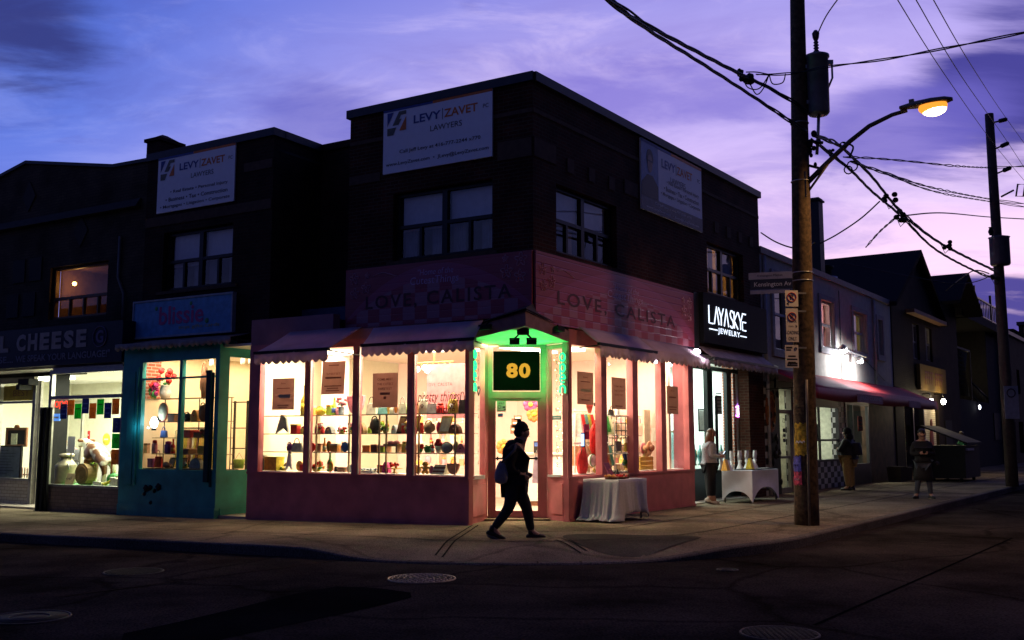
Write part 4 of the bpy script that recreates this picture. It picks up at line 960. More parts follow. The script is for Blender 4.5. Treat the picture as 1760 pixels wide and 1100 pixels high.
# cheese sign
t = thing('cheese_sign', 'long dark blue cheese shop fascia sign with white slab lettering', 'sign', L, (-14.5, -.4, 3.25))
mb = MB(L); mb.box(-19.5, -10.55, -.45, .08, 3.25, 4.2); mb.build('board', M('dark_navy_board', (.008, .010, .024), .45), t)
def Lp(px, py, y=-.46): return L.P(px, py, y)
mb = MB(L); ltr = M('cream_letters', (.34, .30, .29), .6)
x0c, zc0 = Lp(26, 600); x1c, _ = Lp(150, 592); word = 'CHEESE'; cw = (x1c - x0c) / 6
for i, ch in enumerate(word): mb.text(ch, x0c + cw * (i + .5), 3.855, -.462, h=.42, w=cw * .80, bold=.05)
for i, ch in enumerate('LABOLG'): mb.text(ch, x0c - cw * (1.0 + i), 3.855, -.462, h=.42, w=cw * .80, bold=.05)
mb.build('lettering', ltr, t)
mb = MB(L); xe = Lp(188, 620)[0]; xs_ = Lp(26, 630)[0]
mb.text('WE SPEAK YOUR LANGUAGE!"', (xs_ + xe) / 2, 3.46, -.462, h=.17, w=xe - xs_, bold=.02); mb.text('"CHEESE....', xs_ - .85, 3.46, -.462, h=.17, w=1.5, bold=.02); mb.build('slogan_lettering', M('slogan_blue', (.17, .17, .24), .6), t)
mb = MB(L); cxg = Lp(171, 588)[0]; mb.ringxz(cxg, -.462, 3.86, .24, .012, 28, 1, 1); mb.text('G', cxg, 3.86, -.465, h=.30, bold=.03); mb.build('emblem', M('emblem_violet', (.12, .10, .22), .6), t)

# ================================================================== grey stucco building
GB = thing('grey_stucco_building', 'grey stucco building with red awning beyond the brick corner block', 'building', R, (17.5, 0, 0))
ow = [(11.95, 13.35, 3.95, 6.02), (16.0, 17.3, 4.32, 5.82), (19.4, 20.95, 4.42, 5.80), (22.4, 23.05, 4.5, 5.8)]
stucco = M('grey_stucco', (.42, .40, .36), .85, bump=.25, var=.14, scale=5)
mb = MB(R); mb.wall(10.98, 24.3, 3.1, 6.5, ow, 0.03, .3); mb.build('wall', stucco, GB)
mb = MB(R); mb.box(10.98, 24.34, -.04, .4, 6.5, 6.68); mb.build('coping', M('grey_coping', (.16, .155, .17), .6), GB)
mb = MB(R); mb.box(10.98, 24.3, .3, 9, 6.3, 6.36); mb.box(24.05, 24.3, .3, 9, 0, 6.5); mb.build('roof', roofm, GB)
mb = MB(R)
for a, b, c, d in ow: mb.box(a - .18, b + .18, -.04, .025, c - .2, c); mb.box(a - .16, a, -.02, .025, c, d + .16); mb.box(b, b + .16, -.02, .025, c, d + .16); mb.box(a, b, -.02, .025, d, d + .16)
mb.each('window_trim', M('pale_trim', (.27, .255, .28), .8), GB)
whf = M('white_sash', (.5, .5, .52), .5)
sash(GB, R, ow[0], y=.12, cols=1, frame=whf, bl=0, lower='none'); 
sky_reflection = M('painted_sky_reflection', (.60, .42, .42), .8)  # pink wall colour stands in for sky reflected in the pane
sash(GB, R, ow[1], y=.12, cols=1, frame=whf, bl=0, lower='none', room=sky_reflection, curtains=False)
wo = sash(GB, R, ow[2], y=.12, cols=1, frame=whf, bl=0, lower='none', room=M('olive_room', (.32, .27, .10), .8))
sash(GB, R, ow[3], y=.12, cols=1, frame=whf, bl=.5, lower='none')
mb = MB(R); mb.lathe(20.0, .9, [(.02, 5.35), (.32, 5.28), (.3, 5.33), (.03, 5.5)], 12); mb.build('pendant_lamp', M('lamp_shade', (.8, .7, .4), .6), wo)
point('added_reflection_glow', R.W(16.9, 1.0, 5.4), 26, (1, .6, .5), .1); point('room_olive', R.W(20.2, 1.1, 5.1), 16, (1, .86, .4), .1)  # first lamp is added to light the imitated sky reflection
mb = MB(R)
for i in range(9):
    a = random.uniform(-.5, .5); mb.tube([(16.1 + .13 * i, .32, 4.4), (16.3 + .13 * i + a * .3, .32, 5.0 + .1 * (i % 3)), (16.2 + .13 * i + a, .32, 5.75)], .012, 4)
mb.build('branch_reflection', M('branch', (.10, .06, .06), .8), GB)  # branches set behind the pane to imitate their reflection
mb = MB(R); mb.tube([(21.9, -.02, 6.45), (21.9, -.02, 3.2)], .05, 8); mb.tube([(11.25, -.02, 6.45), (11.25, -.02, 0)], .05, 8); mb.build('downpipe', M('pale_downpipe', (.34, .33, .36), .5), GB)
mb = MB(R); mb.tube([(17.9, .0, 6.3), (17.9, .0, 3.2)], .012, 5); mb.tube([(20.6, .0, 4.2), (23, .0, 3.6)], .012, 5); mb.build('wall_cable', black, GB)
ckm = checks('black_white_tile', (.45, .45, .46), (.012, .012, .013), .32, .17)
# ground floor: doors and counters between tiled piers
mb = MB(R); segs = [(10.98, 11.95), (13.35, 14.35), (17.55, 18.2)]
for a, b in segs: mb.box(a, b, .03, .3, -.1, 3.1)
mb.box(14.35, 17.55, .03, .3, -.1, .8); mb.each('tiled_pier', ckm, GB)
mb = MB(R); mb.box(20.9, 24.3, .03, .3, -.1, 3.1); mb.build('plank_front', M('dark_planks', (.07, .04, .025), .7, var=.5, scale=3), GB)
mb = MB(R); mb.box(10.99, 24.3, .032, .28, 2.9, 3.098); mb.box(14.35, 17.55, 0, .4, .8, .86); mb.box(14.35, 17.5, .02, .12, 2.45, 2.9); mb.box(17.42, 17.55, .02, .12, .86, 2.45); mb.box(14.35, 14.5, .02, .12, .86, 2.45); mb.box(15.6, 15.68, .04, .1, .86, 2.45); mb.box(14.5, 17.42, .04, .1, 1.42, 1.48)
mb.box(18.2, 18.36, .02, .12, .0, 2.9); mb.box(20.75, 20.9, .02, .12, 0, 2.9); mb.box(18.36, 20.75, .02, .12, 2.6, 2.9); mb.box(18.95, 19.05, .02, .12, .0, 2.6); mb.box(18.36, 20.75, .02, .3, .6, .66); mb.box(18.36, 20.75, .02, .3, 0, .6)
mb.build('counter_frame', M('dark_counter', (.04, .04, .045), .4), GB)
mb = MB(R); mb.quad((14.5, .07, .86), (17.42, .07, .86), (17.42, .07, 2.45), (14.5, .07, 2.45)); mb.quad((18.36, .07, .66), (20.75, .07, .66), (20.75, .07, 2.6), (18.36, .07, 2.6)); mb.each('counter_window', gls, GB)
mb = MB(R); mb.box(11.95, 12.1, .05, .2, -.1, 2.9); mb.box(13.2, 13.35, .05, .2, -.1, 2.9); mb.box(12.1, 13.2, .05, .2, 2.2, 2.3); mb.box(12.1, 12.18, .08, .14, 0, 2.2); mb.box(13.12, 13.2, .08, .14, 0, 2.2); mb.box(12.18, 13.12, .08, .14, 0, .15); mb.box(12.18, 13.12, .08, .14, .95, 1.02); gd = mb.build('door', alum, GB)
mb = MB(R); mb.quad((12.1, .11, 0.02), (13.2, .11, 0.02), (13.2, .11, 2.9), (12.1, .11, 2.9)); mb.build('pane', gls, gd)
mb = MB(R); mb.text('KOI', 12.62, 2.0, .074, h=.14, w=.2); 
for k in range(3): mb.box(12.54, 12.72, .07, .075, 1.4 + .14 * k, 1.5 + .14 * k)
mb.build('door_lettering', dk, gd)
rm = M('dim_cream_wall', (.62, .64, .52), .7)
mb = MB(R); mb.box(11.0, 24, 3.0, 3.1, -.1, 3.1); mb.box(18.0, 18.1, .3, 3.0, 0, 3.1); mb.box(13.5, 13.6, .3, 3, 0, 3.1); mb.build('inner_wall', rm, GB)
mb = MB(R); mb.box(11, 24, .3, 3.0, 3.02, 3.08); mb.build('inner_ceiling', white, GB)
mb = MB(R); mb.box(11, 24, .3, 3.0, -.08, 0.0); mb.build('inner_floor', floor_m, GB)
area('door_light', R, 12.5, 1.4, 2.98, .8, .8, 40, (1, 1, .72)); area('counter_light', R, 16, 1.6, 2.98, 2, 1, 110, (.95, 1, .85)); area('atm_light', R, 19.6, 1.4, 2.98, 1.6, 1, 120, (.98, 1, .80))
t = thing('wall_phone', 'small dark wall phone inside the lit counter window', 'phone', R, (16.6, .5, 1.4))
mb = MB(R); mb.box(16.45, 16.85, .42, .55, 1.42, 1.95); mb.build('case', M('navy_plastic', (.02, .04, .07), .4), t); mb = MB(R); mb.tube([(16.55, .40, 1.55), (16.52, .37, 1.7), (16.6, .40, 1.86)], .035, 8); mb.build('receiver', black, t); mb = MB(R); mb.box(16.62, 16.8, .41, .42, 1.66, 1.86); mb.build('sticker', white, t)
t = thing('counter_screen', 'green and blue lit menu screen in the window behind the backpack person', 'screen', R, (18.6, .6, 1.5))
mb = MB(R); mb.box(18.3, 19.6, .62, .66, 1.35, 2.4); mb.build('panel', M('screen_black', (.02, .02, .02), .4), t)
mb = MB(R); mb.text('AT M', 18.9, 2.26, .61, h=.17, w=1.1, bold=.03); mb.build('green_lettering', E('green_glow', (.05, 1, .35), 2.5), t)
mb = MB(R); mb.box(18.4, 19.5, .605, .615, 1.9, 2.08); mb.build('lit_strip', E('pale_violet_glow', (.7, .6, 1), 2.0), t)
mb = MB(R)
for k in range(3): mb.box(18.4, 19.5, .605, .615, 1.45 + .14 * k, 1.53 + .14 * k)
mb.build('menu_line', E('dull_amber', (.7, .6, .4), .5), t)
t = thing('window_notice', 'red paper notice on the window above the backpack person', 'notice', R, (20.0, .1, 1.8)); mb = MB(R); mb.box(19.75, 20.3, .085, .095, 1.75, 2.25); mb.build('paper', M('red_paper', (.40, .10, .08), .7), t); mb = MB(R)
for k in range(3): mb.box(19.83, 20.22, .079, .083, 1.84 + .12 * k, 1.88 + .12 * k)
mb.build('print', dk, t)
t = thing('painted_shield', 'orange painted oval sign on the checkered tiles', 'sign', R, (11.5, -.02, 1.65)); mb = MB(R); mb.pxz([(11.45 + .33 * math.cos(a * .2618), 2.22 + .55 * math.sin(a * .2618)) for a in range(24)], -.03, .025); mb.build('board', M('orange_brown_paint', (.22, .07, .03), .5, var=.6, scale=9), t)
mb = MB(R); mb.ringxz(11.45, -.034, 2.22, .25, .014, 20, 1, 1.75); mb.build('border', M('yellow_line', (.35, .2, .06), .5), t)
# red awning
awr = M('red_canvas', (.33, .025, .025), .6, var=.15)
t = awning(R, 11.05, 25.4, -.02, 3.40, -1.25, 2.86, .34, awr, 'long red awning over the checkered takeaway front', bar=False, sc=6)
mb = MB(R); mb.box(15.0, 17.7, -1.30, -1.285, 2.56, 2.80); mb.box(21.0, 22.6, -1.30, -1.285, 2.56, 2.78); mb.build('name_patch', M('pale_red_patch', (.42, .20, .22), .7), t)
mb = MB(R); mb.text('JERKY CUISINE', 16.35, 2.68, -1.305, h=.15, w=2.3, bold=.02); mb.build('lettering', M('dull_white_print', (.5, .42, .44), .6), t)
# twin floodlights on the stucco
t = thing('wall_floodlight', 'pair of bright white floodlights on a bar below the stucco windows', 'floodlight', R, (18.3, -.3, 4.2))
mb = MB(R); mb.tube([(17.0, -.28, 4.32), (19.7, -.28, 4.22)], .03, 6); mb.tube([(18.3, .03, 4.25), (18.3, -.28, 4.27)], .03, 6); mb.build('bar', greym, t)
for x, z, r, e in ((17.15, 4.30, .13, 60), (18.95, 4.06, .10, 32)):
    mb = MB(R); mb.lathe(x, -.30, [(r * 1.1, z - .02), (r * .9, z + .10), (.03, z + .16)], 12); h = mb.build('lamp_head', greym, t)
    mb = MB(R); mb.ball((x, -.30, z - .03), r, r, r * .7, 12, 8); mb.build('bulb', E('cool_white_bulb%d' % e, (.92, .95, 1), e), h)
spot('flood_a', R.W(17.5, -.95, 4.15), R.W(17.4, .0, 3.5), 360, (.95, .97, 1), 165, 1, .05); spot('flood_b', R.W(18.9, -.80, 3.95), R.W(18.9, .0, 3.4), 210, (.95, .97, 1), 165, 1, .05)
# roof furniture
t = thing('flue_pipe', 'tall dark square flue pipe on the stucco building roof', 'flue', R, (15.9, .8, 6.4)); xf, zf = R.P(1400, 342, .8); xb2, zb2 = R.P(1400, 425, .8)
mb = MB(R); mb.box(xf - .22, xf + .22, .6, 1.0, 6.4, zf); mb.build('shaft', M('dark_flue', (.02, .02, .022), .6), t); mb = MB(R); mb.box(xf - .27, xf + .27, .55, 1.05, zf - .12, zf - .06); mb.build('collar', black, t)
t = thing('roof_tub', 'pale ribbed tub vent beside the flue on the stucco roof', 'vent', R, (16.6, .9, 6.4)); xc, zc1 = R.P(1412, 430, 1.0)
mb = MB(R); mb.lathe(xc, 1.0, [(.42, 6.4), (.45, 6.62), (.47, 6.66), (.45, 6.7), (.5, 7.02)], 18); mb.build('tub', M('bluish_tub', (.35, .38, .55), .5), t); mb = MB(R); mb.lathe(xc, 1.0, [(.30, 7.0), (.32, 7.3), (.38, 7.32), (.38, 7.42), (.25, 7.45)], 12); mb.build('cap', black, t)

# ================================================================== houses further up the right street
dsid = brick('dark_house_brick', (.022, .014, .012), (.017, .011, .01), (.017, .014, .012))
HA = thing('gabled_house', 'dark steep gabled house beyond the grey stucco building', 'house', R, (28.4, 0, 0))
oh = [(27.5, 28.6, 4.7, 6.15), (29.7, 30.9, 4.75, 6.2)]
mb = MB(R); mb.wall(24.35, 32.4, 3.1, 6.7, oh, 0, .3); mb.pxz([(24.35, 6.7), (32.4, 6.7), (28.4, 9.1)], 0, .3); mb.box(24.35, 24.6, .3, 9, 0, 6.7); mb.box(32.15, 32.4, .3, 9, 0, 6.7)
mb.box(24.35, 25.6, 0, .3, -.1, 3.1); mb.box(31.4, 32.4, 0, .3, -.1, 3.1); mb.build('wall', dsid, HA)
mb = MB(R)
mb.hull([(24.0, -.3, 6.45), (28.4, -.3, 9.05), (28.4, 10, 9.05), (24.0, 10, 6.45)], [(24.0, -.3, 6.62), (28.4, -.3, 9.26), (28.4, 10, 9.26), (24.0, 10, 6.62)])
mb.hull([(32.8, -.3, 6.45), (28.41, -.3, 9.05), (28.41, 10, 9.05), (32.8, 10, 6.45)], [(32.8, -.3, 6.62), (28.41, -.3, 9.26), (28.41, 10, 9.26), (32.8, 10, 6.62)]); mb.build('roof', M('dark_shingle', (.016, .014, .015), .9, bump=.3, scale=30, spec=.03), HA)
mb = MB(R); mb.box(26.5, 32.3, -.35, -.01, 6.45, 6.6); mb.build('pale_eave_board', M('brown_eave', (.22, .12, .08), .7), HA)
for o in oh: sash(HA, R, o, y=.1, cols=2, frame=M('house_sash', (.16, .15, .17), .6), bl=0, lower='none')
mb = MB(R); mb.ball((30.4, .5, 5.75), .05, .05, .12, 8, 6); mb.build('window_lamp', E('warm_spot', (1, .8, .45), 10), HA)
mb = MB(R); mb.box(25.6, 31.4, 1.4, 1.5, -.1, 3.1); mb.box(28.9, 30.9, .02, .2, -.1, 2.95); mb.build('white_brick_front', brick_w, HA)
mb = MB(R); mb.box(25.6, 25.8, .05, .2, 0, 2.95); mb.box(27.2, 27.35, .05, .2, 0, 2.95); mb.box(28.75, 28.9, .0, .2, 0, 2.95); mb.box(25.6, 28.9, .05, .2, 2.8, 3.0); mb.build('shop_frame', blackm, HA)
mb = MB(R); mb.quad((25.8, .1, 0), (28.75, .1, 0), (28.75, .1, 2.8), (25.8, .1, 2.8)); mb.build('shop_window', gls, HA)
mb = MB(R); mb.box(25.6, 31.4, .25, 1.4, 2.97, 3.05); mb.build('porch_ceiling', dark, HA)
mb = MB(R); mb.ball((30.0, .0, 1.3), .35, .025, .75, 14, 10); mb.ball((30.05, .0, 2.1), .2, .025, .22, 12, 8); mb.build('wall_mural', M('mural_dark_red', (.12, .015, .012), .6, var=.8, scale=3), HA)
t = thing('yellow_shop_sign', 'dull yellow shop sign with dark red lettering on the gabled house', 'sign', R, (30, -.1, 3.45)); mb = MB(R); mb.box(27.8, 32.5, -.16, -.02, 3.45, 4.5); mb.build('board', M('dull_yellow_board', (.15, .095, .03), .8, spec=.1), t); mb = MB(R)
for a, b in ((28.6, 30.1), (30.4, 31.9)):
    k = 4
    for i in range(k): x = a + (b - a) * i / k; mb.box(x, x + .1, -.165, -.161, 3.7, 4.25); mb.box(x, x + .3, -.165, -.161, 4.17, 4.25); mb.box(x, x + .3, -.1655, -.161, 3.95, 4.02)
mb.build('lettering', M('dull_red_letters', (.12, .03, .015), .6), t)
for i, (x, z, c, lab) in enumerate(((28.6, 2.98, (.9, .9, 1), 'white globe lamp, whiter of the pair over the white brick shopfront'), (30.85, 3.05, (1, .9, .75), 'warm globe lamp, yellower of the pair over the white brick shopfront'))):
    t = thing('globe_lamp', lab, 'lamp', R, (x, -.35, z - .2)); mb = MB(R); mb.ball((x, -.35, z), .10, .10, .13, 12, 8); mb.build('globe', E('globe_glow%d' % i, c, 22), t); mb = MB(R); mb.tube([(x, -.01, z + .32), (x, -.3, z + .34), (x, -.35, z + .2)], .025, 6); mb.build('bracket', blackm, t)
    point('globe_light', R.W(x, -.55, z), 75 if i else 50, (1, .78, .42), .1)
HB = thing('narrow_gabled_house', 'narrow dark house with overhanging gable before the roof terrace', 'house', R, (34.5, 0, 0))
mb = MB(R); mb.box(32.42, 36.6, .1, 8, 0, 7.6); mb.pxz([(32.42, 7.6), (36.6, 7.6), (34.3, 8.9)], .1, .4); mb.build('wall', dsid, HB)
mb = MB(R); mb.hull([(31.9, -1.0, 7.35), (34.3, -1.0, 8.85), (34.3, 8, 8.85), (31.9, 8, 7.35)], [(31.9, -1, 7.5), (34.3, -1, 9.03), (34.3, 8, 9.03), (31.9, 8, 7.5)]); mb.hull([(37.3, -1.0, 7.3), (34.31, -1.0, 8.85), (34.31, 8, 8.85), (37.3, 8, 7.3)], [(37.3, -1, 7.45), (34.31, -1, 9.03), (34.31, 8, 9.03), (37.3, 8, 7.45)]); mb.build('roof', MC['dark_shingle'], HB)
mb = MB(R); mb.box(33.0, 34.4, .06, .09, 0, 2.3); mb.build('door', black, HB)
HC = thing('terrace_building', 'building with a railed roof terrace and cream stair wall', 'building', R, (42, 0, 0))
crm = M('cream_stucco', (.50, .43, .28), .8, var=.1)
mb = MB(R); mb.box(36.7, 49, 2.2, 9, 0, 7.4); mb.build('cream_wall', crm, HC)
mb = MB(R); mb.box(36.7, 49, .3, 2.1, 0, 3.4); mb.box(45.2, 49, .3, 2.2, 3.4, 7.4); mb.box(36.5, 49.2, -.2, 2.3, 7.35, 7.75); mb.build('wall', M('dark_render', (.022, .02, .022), .9, spec=.1), HC)
mb = MB(R)
for i in range(28): x = 36.7 + i * .45; mb.box(x, x + .05, -.1, -.05, 7.75, 8.75)
mb.box(36.6, 49.1, -.12, -.03, 8.72, 8.8); mb.box(36.6, 49.1, -.12, -.03, 7.85, 7.9)
for x in (40.5, 45, 49): mb.box(x, x + .12, -.14, -.02, 7.75, 9.3)
mb.build('terrace_railing', blackm, HC)
mb = MB(R)
for i in range(11):
    mb.tube([(37 + i * .3, .4, 3.6), (37 + i * .3 + 1.6, .4, 5.9)], .025, 4) if i < 7 else None
    mb.tube([(37 + i * .3 + 1.6, .38, 3.6), (37 + i * .3, .38, 5.9)], .025, 4) if i < 7 else None
mb.box(36.9, 40.9, .34, .44, 5.9, 6.0); mb.box(40.9, 41.0, .34, .44, 3.4, 6.0); mb.build('lattice_screen', M('lattice_wood', (.06, .05, .035), .7), HC)
mb = MB(R); mb.tube([(41, .4, 4.4), (46, .4, 3.6)], .05, 5); mb.tube([(41, .4, 3.7), (46, .4, 2.9)], .05, 5)
for i in range(12): mb.tube([(41.1 + i * .42, .4, 3.68 - i * .067), (41.1 + i * .42, .4, 4.38 - i * .067)], .02, 4)
mb.build('stair_railing', blackm, HC)
mb = MB(R); mb.box(46.3, 48.4, .26, .29, 1.4, 2.9); mb.build('window', black, HC)
point('terrace_lamp', R.W(43.0, 1.0, 5.0), 26, (1, .85, .5), .1)
def block(x0, x1, y0, z, label, mat=dsid):
    t = thing('far_building', label, 'building', R, ((x0 + x1) / 2, y0, 0), 'dark buildings at the far end of the street')
    mb = MB(R); k = max(1, int((x1 - x0) / 3)); ops = [(x0 + 1 + 3 * i, x0 + 2.1 + 3 * i, 4.2, 5.7) for i in range(k) if x0 + 2.1 + 3 * i < x1 - .3] + [(x0 + .7 + 3 * i, x0 + 2.4 + 3 * i, .6, 2.5) for i in range(k) if x0 + 2.4 + 3 * i < x1 - .3]
    mb.wall(x0, x1, 0, z, ops, y0, y0 + .3); mb.box(x0, x1, y0 + .6, y0 + 9, 0, z - .2); mb.build('wall', mat, t)
    mb = MB(R); mb.box(x0 - .1, x1 + .1, y0 - .15, y0 + .4, z, z + .22); mb.build('cornice', capm, t)
    mb = MB(R)
    for o in ops: mb.quad((o[0], y0 + .15, o[2]), (o[1], y0 + .15, o[2]), (o[1], y0 + .15, o[3]), (o[0], y0 + .15, o[3]))
    mb.build('window', glu, t)
block(49.2, 57, .0, 7.6, 'flat roofed dark building just beyond the railed terrace')
block(57.2, 70, .0, 8.8, 'taller dark flat roofed building second beyond the terrace', brick_b)
block(70.2, 90, .0, 9.6, 'dark building block third beyond the terrace')
block(90.2, 130, -.5, 11.5, 'dark building block at the far end of the side street', brick_b)
# ================================================================== goods
PAL = {}
def pc(name, c, rough=.55): return M('goods_' + name, c, rough, var=.25, scale=14, bump=.05)
colr = dict(tan=(.42, .24, .13), brown=(.16, .07, .04), red=(.50, .03, .03), pink=(.62, .22, .26), white=(.75, .72, .68), yellow=(.62, .48, .05), olive=(.36, .30, .05), green=(.05, .22, .06), teal=(.10, .28, .27), blue=(.06, .12, .35),
            grey=(.26, .26, .25), black=(.02, .02, .02), purple=(.20, .05, .18), orange=(.65, .25, .06), gold=(.5, .34, .08), magenta=(.38, .03, .16), cream=(.75, .62, .42), lime=(.35, .55, .06), paleblue=(.40, .50, .55), palegreen=(.40, .46, .36))
def gm(c): return pc(c, tuple(min(.85, v * 1.4) for v in colr[c]))
def goods(kind, fr, x, y, z, h, c, label, cat, group=None, w=None, c2=None):
    w = w or h * .7; t = None
    def T(name): return thing(cat.replace(' ', '_'), label, cat, fr, (x, y, z), group)
    if kind == 'tote':
        t = T('tote_bag'); mb = MB(fr); b = h * .62; d = w * .16
        mb.hull([(x - w / 2, y - d, z), (x + w / 2, y - d, z), (x + w / 2, y + d, z), (x - w / 2, y + d, z)], [(x - w * .44, y - d * .5, z + b), (x + w * .44, y - d * .5, z + b), (x + w * .44, y + d * .5, z + b), (x - w * .44, y + d * .5, z + b)]); mb.build('bag_body', gm(c), t, bevel=.012)
        mb = MB(fr); mb.tube([(x + w * .26 * math.cos(a * math.pi / 10), y - d * .4, z + b - .01 + (h - b) * math.sin(a * math.pi / 10)) for a in range(11)], .008, 5); mb.build('handle', gm(c2 or c), t)
    elif kind == 'heart':
        t = T('heart_bag'); mb = MB(fr); mb.lathe(x, y, [(w * .46, z), (w * .5, z + h * .3), (w * .42, z + h * .6), (w * .36, z + h * .68)], 14, 1, .35); mb.build('bag_body', gm(c), t)
        mb = MB(fr); mb.tube([(x + w * .24 * math.cos(a * math.pi / 10), y, z + h * .66 + h * .34 * math.sin(a * math.pi / 10)) for a in range(11)], .008, 5); mb.build('handle', gm(c), t)
        mb = MB(fr); q = w * .17; zz = z + h * .36; yy = y - w * .19
        mb.tube([(x, yy, zz - q), (x - q * .9, yy, zz + q * .3), (x - q * .5, yy, zz + q * .9), (x, yy, zz + q * .45), (x + q * .5, yy, zz + q * .9), (x + q * .9, yy, zz + q * .3)], .008, 5, True); mb.build('heart_outline', gm('white' if c in ('olive', 'black') else 'black'), t)
    elif kind == 'purse':
        t = T('purse'); mb = MB(fr); mb.pxz([(x + w / 2 * math.cos(a), z + h * .72 + (h * .72) * math.sin(a)) for a in [math.pi + math.pi * i / 12 for i in range(13)]], y - w * .1, y + w * .1); mb.build('bag_body', gm(c), t, bevel=.01)
        mb = MB(fr); mb.tube([(x + w * .22 * math.cos(a * math.pi / 10), y, z + h * .72 + h * .28 * math.sin(a * math.pi / 10)) for a in range(11)], .007, 5); mb.build('handle', gm(c2 or c), t)
    elif kind == 'sack':
        t = T('soft_bag'); mb = MB(fr); mb.ball((x, y, z + h * .42), w * .5, w * .28, h * .44, 14, 10, .16, int(abs(x) * 100)); mb.build('bag_body', gm(c), t)
        mb = MB(fr); mb.tube([(x + w * .3 * math.cos(a * math.pi / 8), y - w * .1, z + h * .7 + h * .3 * math.sin(a * math.pi / 8)) for a in range(9)], .012, 5); mb.build('handle', gm(c2 or c), t)
    elif kind == 'bottle':
        t = T('bottle'); mb = MB(fr); r = h * .15; mb.lathe(x, y, [(r * .9, z), (r, z + .01), (r, z + h * .5), (r * .4, z + h * .68), (r * .34, z + h * .95), (r * .45, z + h * .96), (r * .45, z + h)], 12); mb.build('glass_body', gm(c), t)
        mb = MB(fr); mb.lathe(x, y, [(r * 1.03, z + h * .14), (r * 1.03, z + h * .4)], 12); mb.build('paper_label', gm(c2 or 'white'), t)
    elif kind == 'vase':
        t = T('flower_vase'); mb = MB(fr); r = h * .2; mb.lathe(x, y, [(r * .7, z), (r, z + h * .2), (r * .8, z + h * .42), (r * .95, z + h * .45)], 12); mb.build('vase', gm(c), t)
        mb = MB(fr); rg = random.Random(int(x * 97)); 
        for i in range(9): mb.ball((x + rg.uniform(-1, 1) * h * .3, y + rg.uniform(-1, 1) * h * .15, z + h * rg.uniform(.55, .95)), h * .10, None, None, 7, 5, .2, i)
        mb.build('blossom', gm(c2 or 'pink'), t)
        mb = MB(fr)
        for i in range(5): mb.tube([(x, y, z + h * .4), (x + rg.uniform(-1, 1) * h * .25, y, z + h * .8)], .006, 4); mb.ball((x + rg.uniform(-1, 1) * h * .28, y, z + h * rg.uniform(.45, .7)), h * .09, h * .03, h * .05, 6, 4)
        mb.build('leaf', gm('green'), t)
    elif kind == 'bouquet':
        t = T('flower_bouquet'); rg = random.Random(int(x * 91)); 
        for nm, cc, k in (('blossom', c, 7), ('blossom', c2 or 'pink', 7), ('leaf', 'green', 6)):
            mb = MB(fr)
            for i in range(k): mb.ball((x + rg.uniform(-.5, .5) * w, y + rg.uniform(-.2, .2) * w, z + h * rg.uniform(.25, .9) * (1 if nm == 'blossom' else .6)), h * .15, None, None, 8, 5, .25, i)
            mb.build(nm, gm(cc), t)
        mb = MB(fr); mb.lathe(x, y, [(w * .2, z), (w * .3, z + h * .3)], 10); mb.build('wrap', gm('olive'), t)
    elif kind == 'box':
        t = T('gift_box'); mb = MB(fr); mb.box(x - w / 2, x + w / 2, y - w * .35, y + w * .35, z, z + h * .8); mb.build('carton', gm(c), t, bevel=.004); mb = MB(fr); mb.box(x - w * .52, x + w * .52, y - w * .37, y + w * .37, z + h * .8, z + h); mb.build('lid', gm(c2 or c), t, bevel=.004)
    elif kind == 'striped':
        t = T('striped_box'); mb = MB(fr); mb.hull([(x - w / 2, y - .1, z), (x + w / 2, y - .1, z), (x + w / 2, y + .1, z), (x - w / 2, y + .1, z)], [(x - w * .42, y - .02, z + h), (x + w * .5, y - .02, z + h), (x + w * .5, y + .1, z + h), (x - w * .42, y + .1, z + h)]); mb.build('carton', gm(c), t); mb = MB(fr)
        for k in range(2): q = .2 + .38 * k; mb.hull([(x - w * .5 + .01, y - .102 + .08 * q, z + h * q), (x + w * .5, y - .102 + .08 * q, z + h * q), (x + w * .5, y - .09 + .08 * q, z + h * q), (x - w * .49, y - .09 + .08 * q, z + h * q)], [(x - w * .46, y - .102 + .08 * (q + .2), z + h * (q + .2)), (x + w * .5, y - .102 + .08 * (q + .2), z + h * (q + .2)), (x + w * .5, y - .09 + .08 * (q + .2), z + h * (q + .2)), (x - w * .46, y - .09 + .08 * (q + .2), z + h * (q + .2))])
        mb.build('dark_stripe', gm(c2 or 'brown'), t)
    elif kind == 'frame':
        t = T('picture_frame'); k = h * .12; mb = MB(fr); th = .015
        def sl(a, b, z0, z1, y0): mb.hull([(a, y0 + (z0 - z) * .25, z0), (b, y0 + (z0 - z) * .25, z0), (b, y0 + th + (z0 - z) * .25, z0), (a, y0 + th + (z0 - z) * .25, z0)], [(a + k, y0 + (z1 - z) * .25, z1), (b + k, y0 + (z1 - z) * .25, z1), (b + k, y0 + th + (z1 - z) * .25, z1), (a + k, y0 + th + (z1 - z) * .25, z1)])
        sl(x - w / 2, x + w / 2, z, z + h, y); mb.build('frame', gm(c), t); mb = MB(fr); k *= .8; sl(x - w * .38, x + w * .42, z + h * .1, z + h * .9, y - .006); mb.build('picture', gm(c2 or 'grey'), t)
    elif kind == 'ball':
        t = T('round_cushion'); mb = MB(fr); mb.ball((x, y, z + h / 2), w / 2, w * .3, h / 2, 14, 10); mb.build('cushion', gm(c), t); mb = MB(fr); mb.ringxz(x, y - .02, z + h / 2, w * .49, .008, 18, 1, h / w); mb.build('piping', gm(c2 or c), t)
    elif kind == 'dome':
        t = T('dome_bag'); mb = MB(fr); mb.pxz([(x + w / 2 * math.cos(a), z + h * math.sin(a)) for a in [math.pi * i / 12 for i in range(13)]], y - .06, y + .06); mb.build('bag_body', gm(c), t, bevel=.01); mb = MB(fr); mb.ball((x, y - .065, z + h * .5), .018, .01, .018, 8, 5); mb.build('clasp', gm(c2 or 'gold'), t)
    elif kind == 'cake':
